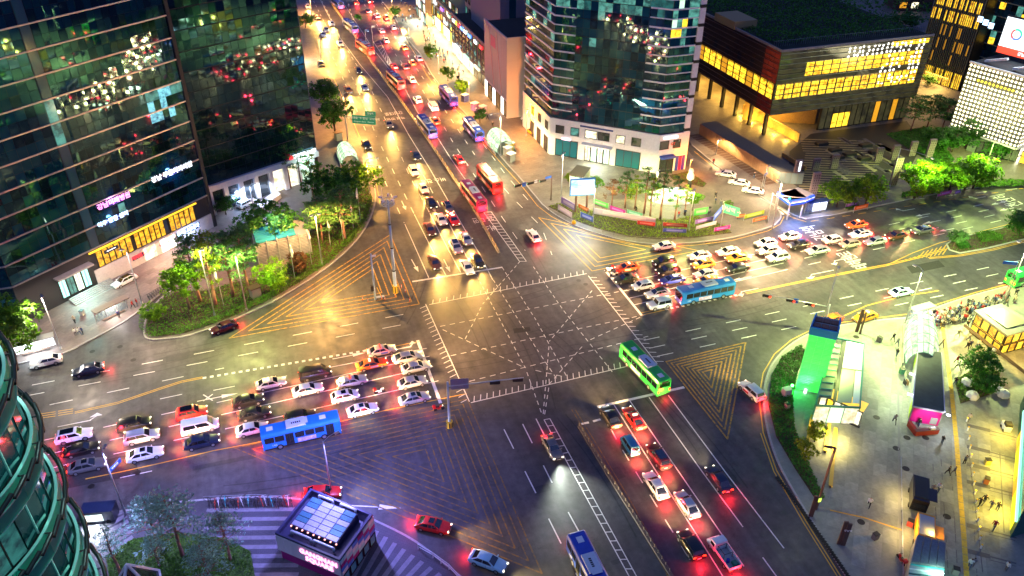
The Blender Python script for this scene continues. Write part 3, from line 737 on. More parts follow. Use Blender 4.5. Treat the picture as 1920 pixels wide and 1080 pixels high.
 a, wd = nsign('long bluish white neon bar high on the left tower', 284, 338, 357, L_WHITE, '강남 푸른치과의원', 1.3)
 lamp('POINT', 'sign_glow', (0, -.8, 0), 200, (.3, .4, 1), a, .5)
 a, wd = nsign('small red oval neon sign above the lit doorway', 300, 460, 321, L_RED, 'Outback', 1.0)
 a, wd = nsign('red and white sign by the shop front under amber windows', 245, 497, 280, L_RED, '커피빈 본점', .9)
 a, wd = nsign('short white light bar over the amber restaurant windows', 193, 474, 221, L_WHITE, 'ㅡㅡㅡ', .7)
 a, wd = nsign('bright blue white shop light strip at right end of the tower base', 327, 443, 375, emat('lit_ice_blue_sign', (.45, .7, 1), 2.6), '롯데 시네마', 1.2)
 lamp('POINT', 'sign_glow', (0, -1.2, -.5), 350, (.45, .6, 1), a, .5)
left_tower()
def second_tower():
 a, b = G(414, 420) + Vector((-3, 4, 0)), G(600, 332)
 t = thing('dark_glass_tower', 'black glass tower behind the banded one with white stone base', 'tower', a); o = a; H = 70.
 w = Wall(t, a, b, o)
 core(t, [a, b, b + w.n * -40 + w.d * -2, a - w.n * 40], 0, H, o)
 z0 = 7.
 M3 = mat('navy_reflective_glass', (.002, .012, .02), .035, spec=.7, ior=1.7, vary=.5, stint=(.4, .85, 1))
 w.panes(.1, w.L - .05, z0, 69, 18, 31, M3, .012, [290], chooser=lambda i, j: random.choice([M3] * 60 + [M_GLASS2] * 30 + ([I_TEAL] if j > 12 else [M3])))
 for k in range(16):
  w.piece('floor_band', M_DARK, 0, w.L, z0 + 4 * k - .08, z0 + 4 * k + .08, .1, .12)
 we = Wall(t, b, b - w.n * 40, o); we.piece('side_panel', mat('blue_grey_panel', (.07, .1, .14), .3, .3), 0, 12, 0, H, .05, .1)
 for k in range(8):
  u = w.L * (k + .5) / 8; w.piece('portal_column', M_STONE, u - .5, u + .5, 0, 5.6, .4, .9)
 w.piece('portal_beam', M_STONE, 0, w.L, 5.6, 6.9, .4, 1.)
 for k in range(7):
  u = w.L * (k + 1) / 8; w.piece('lobby_pane', I_PALE if k in (4, 5) else (L_GREENW if k == 6 else M_WIN), u - w.L / 18, u + w.L / 18, .2, 5.4, .1, .06)
 u = w.u(592, 6)
 s = thing('shop_sign', 'slanting white sign with red and blue dot at the dark tower corner', 'sign', w.at(w.L - 3.5, 7.2, .6) + o, w.rz)
 MB().box((0, 0, 0), (6, .2, .9)).build('sign_box', L_WHITE, s); MB().tube((-3.4, -.15, 0), (-3.4, .1, 0), .5, n=12).build('logo_disc', L_RED, s); MB().tube((-3.4, -.14, -.8), (-3.4, .1, -.8), .45, n=12).build('logo_disc', L_BLUE, s)
 lamp('POINT', 'sign_glow', (0, -1.5, -1), 300, (.7, 1, .9), s, .4)
 p = G(470, 372); s = thing('light_bar', 'glowing blue white bar over the parking ramp beside the dark tower', 'sign', p)
 q0, q1 = G(432, 374, 2.6) - p, G(463, 354, 2.6) - p
 MB().bar(q0, q1, .5, .6).build('light_tube', emat('lit_ice_blue_sign', (.45, .7, 1), 2.6), s)
 for q in (q0, q1): MB().tube((q.x, q.y, 0), q, .1).build('post', M_FRAME, s)
 lamp('POINT', 'bar_glow', (q0 + q1) / 2 + Vector((.3, -1, .2)), 260, (.35, .55, 1), s, .4)
 pl = G(545, 372); w5 = [G(482, 392), G(518, 366), G(528, 372), G(492, 400)]
 k = thing('planter_wall', 'pale stone planter wall below the dark tower', 'wall', w5[0])
 MB().prism([xy(p - w5[0]) for p in w5], 0, 1.2).build('wall', M_STONE, k)
 for i, (x, y, ty, c, nm) in enumerate(((478, 352, 272, (.45, .02, .08), 'red'), (492, 352, 285, (.6, .6, .65), 'white'), (500, 348, 300, (.6, .3, .03), 'gold'))):
  p = G(x, y); h = HT(x, y, ty); b_ = thing('banner_pole', nm + ' hanging banner on a tall pole before the dark tower', 'banner', p)
  MB().tube((0, 0, 0), (0, 0, h), .12, .09).build('pole', mat('gold_pole', (.55, .3, .05), .35, .7), b_)
  MB().tube((0, 0, h), (0, 0, h + .3), .25, .05).build('finial', mat('pale_finial', (.6, .65, .7), .3, .5), b_)
  MB().box((.6, 0, h * .45), (1.0, .05, h * .6)).build('cloth', mat(nm + '_banner_cloth', c, .8), b_)
second_tower()
def central_tower():
 A, B, C, D = G(1008, 268), G(1029, 290), G(1230, 326), G(1284, 318)
 D = Vector((D.x, C.y, 0)); A = Vector((B.x, A.y, 0))
 t = thing('glass_tower', 'rounded glass tower with white bands standing on a white stone podium', 'tower', B); o = B
 E1, E2 = Vector((D.x + 4, D.y + 24, 0)), Vector((B.x + 12, A.y + 22, 0)); E0 = A + Vector((0, 12, 0))
 HP, H = 9.8, 74.
 core(t, [E0, B, C, D, E1, E2], 0, HP, o, M_STONE, M_CONC)
 c0 = (B + C + D + E1 + E2 + E0) / 6; inset = lambda p: p + (c0 - p).normalized() * .5
 TB = [inset(p) for p in (E0, B, C, D, E1, E2)]
 core(t, TB, HP - .1, H, o, M_DARK)
 wl, wf, wr, we = Wall(t, TB[0], TB[1], o), Wall(t, TB[1], TB[2], o), Wall(t, TB[2], TB[3], o), Wall(t, TB[3], TB[4], o)
 nf = 16; fh = (H - HP) / nf
 lit = {(14, 0): 1, (14, 1): 1, (14, 2): 1, (14, 3): 1}
 def chf(i, j):
  f = j // 2
  if j in (13, 14): return random.choice([I_TEAL, I_DIMT, I_TEAL, M_GLASS])
  return random.choice([M_GLASS] * 40 + [M_GLASS2] * 15 + [I_TEAL] * (1 if f > 3 else 0))
 bud = [294]
 wf.panes(.05, wf.L - .05, HP + .2, H, 16, nf * 2, M_GLASS, .006, [200], chooser=chf)
 def chr_(i, j):
  f = j // 2
  if f in (5, 6, 7) and i < 3: return random.choice([I_GOLD, L_GREENW, M_GLASS, I_TEAL])
  if j in (13, 14): return I_TEAL
  return random.choice([M_GLASS] * 20 + [M_GLASS2] * 8 + [I_TEAL])
 wr.panes(.05, wr.L - 1.3, HP + .2, H, 5, nf * 2, M_GLASS, .006, [94], chooser=chr_)
 wl.panes(.05, wl.L - .05, HP + .2, H, 8, nf * 2, M_GLASS, .006, [0], chooser=lambda i, j: random.choice([M_GLASS2] * 6 + [I_TEAL, M_GLASS]))
 for k in range(1, nf * 2):
  z = HP + .2 + fh / 2 * k
  if k % 2 == 0 or k > 0:
   hh = .16 if k % 2 == 0 else .1
   wl.piece('floor_band', M_BANDW, 0, wl.L + .1, z - hh, z + hh, .12, .35)
   wf.piece('floor_band', M_BANDW, -.1, wf.L * .19, z - hh, z + hh, .12, .35)
   wr.piece('floor_band', M_BANDW, -.1, wr.L, z - hh, z + hh, .12, .35)
   wf.piece('floor_band', M_BANDW, wf.L * .82, wf.L + .1, z - hh, z + hh, .12, .35)
  if k % 2 == 0: wf.piece('floor_band', M_FRAME, wf.L * .19, wf.L * .82, z - .05, z + .05, .08, .1)
 wr.piece('corner_column', M_STONE, wr.L - 1.25, wr.L + .1, HP, H, .15, .6)
 for k in range(nf): wr.piece('column_joint', M_FRAME, wr.L - 1.26, wr.L + .11, HP + fh * k + .2, HP + fh * k + .9, .16, .62)
 pl, pf, pr = Wall(t, E0, B, o), Wall(t, B, C, o), Wall(t, C, D, o)
 for W_, rows in ((pf, 10), (pr, 4), (pl, 5)):
  n = max(2, int(W_.L / 2.6))
  for i in range(n):
   for z0, z1 in ((5., 5.9), (8.3, 9.8)):
    W_.piece('stone_panel', M_STONE, W_.L * i / n + .02, W_.L * (i + 1) / n - .02, z0 + .02, z1 - .02, .035, .07)
 for x0, x1, m in ((1042, 1058, M_WIN), (1070, 1086, I_TEAL), (1097, 1120, I_PALE), (1121, 1143, M_WIN), (1155, 1172, I_PALE), (1184, 1202, M_WIN)):
  pf.window(pf.u(x0, 7.2), pf.u(x1, 7.2), 6.1, 8.2, m, 'window', .14)
 for x0, x1 in ((1237, 1254), (1262, 1276)):
  pr.window(pr.u(x0, 7.2), pr.u(x1, 7.2), 6.1, 8.2, M_WIN, 'window', .14)
 for i in range(3):
  pl.window(pl.L - 3 - i * 5, pl.L - 1.2 - i * 5, 6.1, 8.2, M_WIN); pl.window(pl.L - 3.6 - i * 5, pl.L - 1. - i * 5, .3, 4.2, M_WIN)
 for x0, x1, m in ((1041, 1083, mat('teal_shop_glass', (.01, .12, .17), .06, spec=1.)), (1154, 1200, mat('teal_shop_glass', (.01, .12, .17), .06))):
  u0, u1 = pf.u(x0, 2.5), pf.u(x1, 2.5)
  pf.window(u0, u1, .25, 4.7, m, 'shop_window', .2, 2)
 u0, u1 = pf.u(1096, 2.5), pf.u(1143, 2.5)
 for i in range(4):
  pf.window(u0 + (u1 - u0) * i / 4, u0 + (u1 - u0) * (i + 1) / 4 - .05, .2, 4.3, [I_PALE, L_GREENW, I_PALE, L_GREENW][i], 'entrance_door', .14, 1)
 pf.piece('canopy', M_STONE, u0 - .6, u1 + .6, 4.6, 4.95, .8, 1.5)
 pr.window(pr.u(1236, 2.5), pr.u(1262, 2.5), .25, 4., M_WIN, 'shop_window', .2, 1)
 pr.piece('awning', mat('blue_awning', (.03, .08, .4), .6), pr.u(1236, 4), pr.u(1262, 4), 4.1, 4.6, .7, 1.3)
 for i, c in enumerate(((.03, .04, .3), (.35, .02, .12), (.08, .03, .3))):
  u = pr.u(1266 + i * 6, 2.5); pr.piece('painted_door', mat('painted_door_%s' % 'abc'[i], c, .5), u, u + .75, .2, 3.9, .08, .1)
 pf.piece('sign_strip', mat('navy_sign_strip', (.02, .05, .2), .4), pf.u(1088, 9), pf.u(1150, 9), 8.75, 9.15, .12, .1)
 s = thing('shop_sign', 'pink white lit sign on the right corner of the white podium', 'sign', pr.at(pr.L * .35, 9., .3) + o, pr.rz)
 MB().box((0, 0, 0), (3.6, .12, .5)).build('sign_box', L_WHITE, s); MB().box((-1.2, -.07, 0), (1., .04, .4)).build('logo_bar', L_PINK, s)
 s = thing('shop_sign', 'red brand lettering on the white podium wall below the pink sign', 'sign', pr.at(pr.L * .45, 7.3, .2) + o, pr.rz)
 lettering('GT', .9, mat('red_lettering', (.5, .02, .03), .5), s, (0, 0, 0), (R(90), 0, 0), bold=.03)
 s = thing('shop_sign', 'small pink lit sign over the left teal shop window', 'sign', pf.at(pf.u(1062, 4.6), 4.95, .3) + o, pf.rz)
 MB().box((0, 0, 0), (2.2, .14, .45)).build('sign_box', emat('lit_pink_white', (1, .6, .9), 2.), s)
 lamp('AREA', 'entrance_light', pf.at((u0 + u1) / 2, 4.3, 1.6), 600, (.9, 1, .8), t, 4, direction=pf.n + Vector((0, 0, -1)))
 b = G(1086, 345); k = thing('stair_enclosure', 'small lit glass enclosure with dark roof before the podium doors', 'kiosk', b, R(-42))
 MB().box((0, 0, 3.3), (3.4, 5.4, .25)).build('roof', mat('olive_roof', (.09, .08, .05), .8), k)
 for sx in (-1, 1):
  for sy in (-1, 1): MB().box((sx * 1.55, sy * 2.5, 1.6), (.14, .14, 3.2)).build('post', M_BAND, k)
  MB().box((sx * 1.55, 0, 1.5), (.04, 4.8, 2.6)).build('mesh_panel', mat('perforated_panel', (.4, .4, .3), .6), k)
 MB().box((0, -2.5, 1.5), (3., .04, 2.6)).build('mesh_panel', L_GREENW, k)
central_tower()
def golden_building():
 c = G(1434, 262); H = HT(1434, 262, 98); Z0 = HT(1434, 262, 217); o = c
 t = thing('culture_hall', 'low wide building with golden lit windows and red corner panel', 'building', o)
 xe = c.x + 70
 for _ in range(60):
  if PX((xe, c.y, H))[0] > 1752: xe -= .5
 E_ = Vector((xe, c.y, 0)); NW = Vector((c.x, c.y + 62, 0)); NE = Vector((xe, c.y + 62, 0))
 core(t, [c, E_, NE, NW], Z0, H, o, mat('bronze_cladding', (.06, .035, .022), .4, .3, noise=.3), mat('roof_garden_soil', (.012, .022, .012), .95, noise=.6, nscale=.3))
 wr, wl = Wall(t, c, E_, o), Wall(t, NW, c, o)
 zA0, zA1, zB0, zB1 = Z0 + 4.2, Z0 + 8.1, Z0 + 9.6, Z0 + 13.2
 Mg = interior_mat('olive_lit_glass', (.16, .14, .05), (.03, .03, .015), .25, (.4, .4, .6))
 wr.piece('glass_skin', Mg, .05, wr.L - .05, Z0 + .1, H - .1, .03, .04)
 n = 17
 for i in range(n):
  u0 = .5 + (wr.L - 2.5) * i / n; u1 = .5 + (wr.L - 2.5) * (i + 1) / n - .4
  wr.piece('lit_window', I_GOLD, u0, u1, zA0, zA1, .07, .03)
  if u0 > wr.L * .17: wr.piece('lit_window', I_GOLD, u0, u1, zB0, zB1, .07, .03)
 for k in range(2 * n): wr.piece('mullion', M_FRAME, .5 + (wr.L - 2.5) * k / (2 * n) - .05, .5 + (wr.L - 2.5) * k / (2 * n) + .05, zA0, zA1, .1, .04)
 for z_ in (zA0 + 1.2, zA0 + 2.6, zB0 + 1.1, zB0 + 2.4): wr.piece('shade_bar', M_FRAME, .2, wr.L - 1, z_ - .06, z_ + .06, .34, .06)
 for i in range(8):
  u0 = wr.L * .72 + i * 1.5; wr.piece('lit_window', L_WARM, u0, u0 + 1.3, H - 1.5, H - .35, .07, .03)
 z = Z0 + .4
 while z < H: wr.piece('louvre', mat('silver_louvre', (.3, .33, .32), .35, .7), 0, wr.L, z - .07, z + .07, .3, .12); z += 1.28
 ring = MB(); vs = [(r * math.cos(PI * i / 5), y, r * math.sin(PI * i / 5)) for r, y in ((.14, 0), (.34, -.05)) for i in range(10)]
 ring.add(vs, [(i, (i + 1) % 10, 10 + (i + 1) % 10, 10 + i) for i in range(10)]); RM = ring.mesh('ring_lamp_or_reflection', emat('reflected_white_ring', (1, .95, .8), 2.6)); random.seed(3)  # reflections of ring lights, put onto this facade as glowing rings
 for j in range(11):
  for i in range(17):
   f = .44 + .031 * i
   if (j < 3 and f < .85) or (j >= 3 and f > .66 and random.random() < .5) or (f > .9 and j < 9): link('ring_lamp_or_reflection', RM, t, wr.at(wr.L * f + random.uniform(-.3, .3), H - .8 - j * 1.02 + random.uniform(-.15, .15), .16), wr.rz)
 Mred = mat('red_terracotta_panel', (.4, .06, .02), .6, noise=.2, vary=.2)
 for i in range(3):
  for j in range(3): wl.piece('terracotta_panel', Mred, wl.L - 6.3 + 2.1 * i + .04, wl.L - 4.2 + 2.1 * i - .04, Z0 + 8.4 + j * 2.6, Z0 + 8.4 + j * 2.6 + 2.5, .05, .06)
 for i in range(3):
  wl.piece('terracotta_panel', mat('dark_terracotta_panel', (.16, .02, .012), .6, vary=.2), wl.L - 6.3 + 2.1 * i + .04, wl.L - 4.2 + 2.1 * i - .04, Z0 + .2, Z0 + 4.1, .05, .06)
 for i in range(20):
  u0 = wl.L - 3.1 * (i + 1); wl.piece('lit_window', I_GOLD if i % 4 != 3 else L_WARM2, u0, u0 + 2.5, zA0, zA1, .06, .03)
 for i in range(14):
  if i % 2: wl.piece('dark_opening', M_DARK, wl.L - 9 - 3 * i, wl.L - 7.4 - 3 * i, Z0 + 9.5, Z0 + 11.2, .05, .03)
 z = Z0 + .4
 while z < H: wl.piece('louvre', mat('bronze_louvre', (.3, .2, .17), .4, .6), 0, wl.L, z - .06, z + .06, .3, .12); z += 1.28
 xg = c.x + (G(1537, 248).x - c.x)
 gl = Wall(t, Vector((xg, c.y + 1.0, 0)), Vector((xe - 1, c.y + 1.0, 0)), o)
 gl.piece('lower_wall', M_DARK, 0, gl.L, 0, Z0, -.4, .4)
 k = 0
 for i in range(15):
  u0 = gl.L * i / 15; m = I_PALE if i in (2, 3, 4) else (L_WARM2 if i in (9, 12) else Mg)
  if i in (2, 3, 4): gl.window(u0 + .03, u0 + gl.L / 15 - .03, .3, 4.4, I_GOLD, 'ground_window', .1); gl.window(u0 + .03, u0 + gl.L / 15 - .03, 4.4, Z0, Mg, 'ground_window', .1)
  else: gl.window(u0 + .03, u0 + gl.L / 15 - .03, .3, Z0, m, 'ground_window', .1)
 inner = Wall(t, Vector((c.x + 2, c.y + 14, 0)), Vector((xg + 2, c.y + 5, 0)), o)
 inner.piece('undercroft_wall', mat('ochre_wall', (.4, .25, .08), .7, noise=.3), 0, inner.L, 0, Z0, 0, .3)
 for i in range(6):
  p = Vector((c.x + 1.5, c.y + 3 + i * 7, 0)) - o; MB().box((p.x, p.y, Z0 / 2), (.8, .8, Z0)).build('column', M_DARK, t)
 sw_ = Wall(t, Vector((c.x + 12, c.y + 58, 0)), Vector((c.x + 12, c.y + 14, 0)), o); sw_.piece('undercroft_wall', mat('ochre_wall', (.4, .25, .08), .7), 0, sw_.L, 0, Z0, 0, .3)
 for i in range(4):
  p = Vector((c.x + 6, c.y + 6 + i * 13, Z0 - .15)) - o
  MB().box(p, (.5, 3, .1)).build('ceiling_light', L_WARM, t); lamp('AREA', 'undercroft_light', p + Vector((0, 0, -.2)), 1100, (1, .55, .1), t, 3)
 rp = MB()
 for a, b in ((c, E_), (NW, c)): rp.bar(a - o + Vector((0, 0, H + .3)), b - o + Vector((0, 0, H + .3)), .3, .6)
 rp.build('parapet', M_CONC, t)
 MB().box((c.x + 3 - o.x, c.y + 26 - o.y, H + 1), (7, 10, 2)).build('stair_head', mat('ochre_roof_box', (.3, .22, .1), .8), t)
 rl = MB()
 for i in range(70): rl.box((i * wr.L / 70, 3.5, H + 1.), (.06, .06, 1.4))
 rl.bar((0, 3.5, H + 1.7), (wr.L, 3.5, H + 1.7), .06, .06); rl.build('roof_rail', mat('rail_blue_grey', (.12, .16, .2), .4, .5), t)
 return c, xe, H, Z0
GB = golden_building()
def golden_plaza():
 o = G(1330, 300); H = 3.
 a, b = G(1310, 252), G(1458, 345)
 t = thing('boundary_wall', 'long tan panelled wall with flat green grey top along the side street', 'wall', a)
 w = Wall(t, a, b, a)
 core(t, [a, b, b - w.n * 5 + w.d * 2.5, a - w.n * 5], 0, H, a, mat('tan_wall', (.33, .2, .11), .7, noise=.2), mat('olive_slab', (.13, .13, .1), .8, noise=.2))
 n = 40
 for i in range(n): w.piece('wall_panel', mat('tan_panel', (.36, .22, .12), .7, vary=.12), w.L * i / n + .04, w.L * (i + 1) / n - .04, .4, H - .05, .04, .06)
 b2 = b - w.n * 5 + w.d * 2.5; w2 = Wall(t, b, b2, a)
 for i in range(4): w2.piece('wall_panel', mat('teal_grey_panel', (.2, .27, .27), .6, vary=.1), w2.L * i / 4 + .03, w2.L * (i + 1) / 4 - .03, .2, H - .05, .04, .06)
 pv = bpy.data.objects['pavement.003']
 for i in range(24):
  p = a.lerp(b, (i + .3) / 24) + w.n * 1.6; MB().box((p.x, p.y, .147), (1.1, 2.9, .014), w.rz).build('paving_band', mat('brown_paving_band', (.08, .05, .035), .7, noise=.3), pv)
 r0, r1 = G(1435, 300), G(1478, 327)
 t2 = thing('ramp_wall', 'yellow lit ramp wall sunk beside the tan boundary wall', 'wall', r0)
 w3 = Wall(t2, r0, r1, r0)
 w3.piece('wall', mat('ochre_wall', (.4, .25, .08), .7), 0, w3.L, 0, 1.8, 0, .3); w3.piece('wall', mat('ochre_wall', (.4, .25, .08), .7), 0, w3.L, 0, 1.2, -5, .3)
 for i in range(3):
  p = w3.at(w3.L * (i + .5) / 3, .8, 1.2); MB().box(p, (.3, .3, .1)).build('floor_light', L_WARM, t2); lamp('POINT', 'ramp_light', p + Vector((0, 0, .4)), 180, (1, .6, .08), t2, .2)
 r0, r1 = G(1392, 212), G(1497, 268)
 t2 = thing('ramp_wall', 'long golden lit retaining wall below the raised corner', 'wall', r0)
 w3 = Wall(t2, r0, r1, r0); w3.piece('wall', mat('ochre_wall', (.4, .25, .08), .7), 0, w3.L, 0, 2.6, 0, .4)
 for i in range(5):
  p = w3.at(w3.L * (i + .5) / 5, .2, 2.2); MB().box(p, (.3, .3, .12)).build('floor_light', L_WARM, t2); lamp('POINT', 'wall_light', p + Vector((0, 0, .5)), 330, (1, .6, .08), t2, .2)
 Ml, Md = mat('olive_granite', (.34, .29, .16), .6, noise=.3), mat('dark_plaza_granite', (.03, .03, .028), .6, noise=.3)
 base = [G(1480, 285), G(1520, 252), G(1700, 228), G(1730, 268), G(1700, 330), G(1640, 362), G(1545, 385), G(1478, 340)]
 st = MB().prism([xy(p) for p in base], .1, .17, bottom=False).build('plaza_paving', [Md], kind='structure')
 for i in range(27):
  y = 262 + i * 4.4; x0 = 1512 - max(0, i - 4) * .9; x1 = 1650 - abs(i - 9) * 2.2
  if i < 6: x0 = 1500 + i
  MB().strip(gp([(x0, y), (x1, y + (x1 - x0) * .03)]), .34, .176).build('paving_band', Ml, st)
 random.seed(21)
 for i in range(30):
  x = random.uniform(1560, 1680); y = random.uniform(262, 335); p = G(x, y)
  MB().box((p.x, p.y, .18), (1.1, 4.5, .025)).build('paving_band', Ml if i % 2 else mat('violet_granite', (.1, .09, .1), .6), st)
 for i, (x, y) in enumerate(((1540, 272), (1565, 284), (1592, 292), (1620, 300), (1570, 298), (1640, 288), (1622, 275))):
  p = G(x, y); pl = thing('planter_box', ['low dark planter box nearest the golden glass doors', 'low dark planter box in the second row of the terrace', 'low dark planter box in the middle of the terrace', 'low dark planter box by the bright trees', 'low dark planter box between two stone pylons', 'low dark planter box at the lawn edge', 'low dark planter box near the upper terrace corner'][i], 'planter', p)
  MB().box((0, 0, .45), (3.2, 1.6, .6)).build('box', M_DARK, pl); MB().box((0, 0, .8), (2.9, 1.3, .12)).build('soil', M_SOIL, pl)
 Mp = mat('violet_grey_pylon', (.2, .16, .17), .6, noise=.2)
 for i, (x, y, xt, yt) in enumerate(((1490, 344, 1499, 300), (1520, 378, 1533, 323), (1528, 320, 1535, 297), (1562, 317, 1570, 290), (1645, 303, 1653, 277), (1675, 300, 1687, 272), (1673, 348, 1693, 295), (1708, 293, 1722, 265), (1740, 297, 1755, 261))):
  p = G(x, y); h = max(2.5, HT(x, y, yt))
  lab = ['violet grey stone pylon with white light strip beside the ramp', 'tall violet pylon behind the blue bus shelter roof', 'short violet pylon at the left of the terrace', 'short violet pylon in the middle left of the terrace', 'grilled pylon left of the two close together', 'grilled pylon at the end of the dark kerb', 'tallest brown pylon rising left of the bright green trees', 'pale topped pylon standing on the lawn edge', 'brown pylon furthest right on the lawn'][i]
  k = thing('stone_pylon', lab, 'pylon', p, R(-8), 'stone pylons on the dark terrace')
  MB().box((0, 0, h / 2), (1.7, .6, h)).build('slab', Mp, k)
  mb = MB()
  for q in range(int(h / .6)):
   for s in (-.5, 0, .5): mb.box((s, -.31, .5 + q * .6), (.22, .03, .36))
  mb.build('grille', mat('pylon_grille', (.07, .055, .06), .6), k, kind='stuff')
  if i == 0: MB().box((.2, -.33, h * .75), (.5, .05, h * .4)).build('light_strip', L_WHITE, k)
golden_plaza()
def ring_building():
 z0, z1 = HT(1770, 268, 235), HT(1770, 268, 117)
 a = G(1770, 268); b = G(1905, 278, z0); b = Vector((b.x, b.y, 0)); o = a
 t = thing('ring_light_building', 'box building covered with rows of glowing white ring lamps', 'building', o)
 d = (b - a).normalized(); nn = Vector((d.y, -d.x, 0)); c2 = b - nn * 25; d2 = a - nn * 25
 core(t, [a, b, c2, d2], z0, z1, o, mat('olive_grey_panel', (.09, .1, .07), .5), M_ROOF)
 core(t, [a + d * 6, b - d * 2 - nn * 3, c2 - d * 2, d2 + d * 6], 0, z0, o, mat('grey_blue_base', (.13, .16, .16), .6, noise=.15), M_ROOF)
 w = Wall(t, a, b, o); w2 = Wall(t, b, c2, o)
 me = MB()
 n = 12
 vs = [(r * math.cos(2 * PI * i / n), y, r * math.sin(2 * PI * i / n)) for r, y in ((.12, -.04), (.25, -.1), (.3, 0)) for i in range(n)]
 me.add(vs, [(k * n + i, k * n + (i + 1) % n, (k + 1) * n + (i + 1) % n, (k + 1) * n + i) for k in range(2) for i in range(n)])
 ME = me.mesh('ring_lamp_or_reflection', emat('lit_warm_white_ring', (1, .88, .55), 3.)); M2 = me.mesh('ring_lamp_or_reflection', emat('lit_yellow_ring', (1, .75, .05), 2.2))
 nx, nz = 18, 16; cnt = 0
 for W_, nx in ((w, 18), (w2, 8)):
  for j in range(nz):
   for i in range(nx):
    if W_ is w2 and cnt >= 400: continue
    L_ = W_.L if W_ is w else 9
    link('ring_lamp_or_reflection', M2 if (j == nz - 4 and 3 <= i < 13 and W_ is w) else ME, t, W_.at(L_ * (i + .5) / nx, z0 + (z1 - z0) * (j + .5) / nz, .06), W_.rz); cnt += 1
 for W_ in (w, w2):
  W_.piece('edge_beam', M_STONE, 0, W_.L, z0 - .3, z0, .1, .5); W_.piece('edge_beam', M_STONE, 0, W_.L, z1, z1 + .4, .1, .5)
 for q in (.2, .6, .95): lamp('POINT', 'facade_glow', w.at(w.L * q, (z0 + z1) / 2, 5), 700, (1, .88, .5), t, 3)
 lb = Wall(t, b - d * 2 - nn * 3, c2 - d * 2, o)
 for i in range(4): lb.window(1 + i * 3, 3.6 + i * 3, .2, 3.6, I_PALE, 'shop_window', .15, 1)
 ll = Wall(t, a + d * 6, b - d * 2 - nn * 3, o)
 for i in range(3): ll.window(2 + i * 5, 6.4 + i * 5, .2, 3.4, I_GOLD if i == 2 else M_WIN, 'shop_window', .15, 2)
 lamp('AREA', 'shop_glow', lb.at(5, 3, 1.5), 900, (1, .95, .6), t, 4, direction=lb.n + Vector((0, 0, -1)))
 for i in range(3):
  p = a + d * (2 + 7 * i) - nn * 3 - o; MB().bar(p + Vector((0, 0, z1 + .4)), p + d * 5 + Vector((0, 0, z1 + 2.2)), .8, .5).build('roof_truss', M_STONE, t)
 zs = z1 + 1.5
 p0 = G(1867, 97, zs); h = 8.6
 s = thing('led_screen', 'bright white led billboard with red bottom bar and ring emblem', 'billboard', (p0.x, p0.y, zs), w.rz)
 MB().box((8, .5, h / 2), (16.4, .6, h + .6)).build('frame', M_DARK, s)
 MB().box((8, .15, h / 2 + .8), (16, .1, h - 1.7)).build('screen_panel', emat('lit_screen_white', (.8, .97, 1), 1.5), s)
 MB().box((8, .15, .8), (16, .1, 1.6)).build('screen_panel', emat('lit_screen_red', (1, .06, .03), 1.4), s)
 for q, cc in enumerate(((.05, .5, .3), (.9, .1, .1), (.1, .2, .7))):
  mb = MB(); ns = 8
  for i in range(ns):
   a0 = 2 * PI * (q + i / ns) / 3; a1 = 2 * PI * (q + (i + 1) / ns) / 3
   mb.add([(3.4 + r * math.cos(an), .06, 5 + r * math.sin(an)) for r, an in ((.9, a0), (1.4, a0), (1.4, a1), (.9, a1))], [(0, 1, 2, 3)])
  mb.build('ring_emblem', emat('emblem_%d' % q, cc, 1.2), s)
 lettering('한국 경제', 1.6, mat('screen_grey_text', (.2, .3, .4), .5), s, (8.8, .06, 5), (R(90), 0, 0))
 lettering('강남역 사거리', 1.0, emat('lit_screen_white', (.8, .97, 1), 1.5), s, (8, .06, .8), (R(90), 0, 0))
 for q in (2, 14): MB().tube((q, .9, -zs + 0), (q, .9, 1), .3).build('mast', M_FRAME, s)
 lamp('AREA', 'screen_glow', (8, -1, 4), 900, (.8, .95, 1), s, 10, direction=(0, -1, -.5))
 return a, b
RB = ring_building()
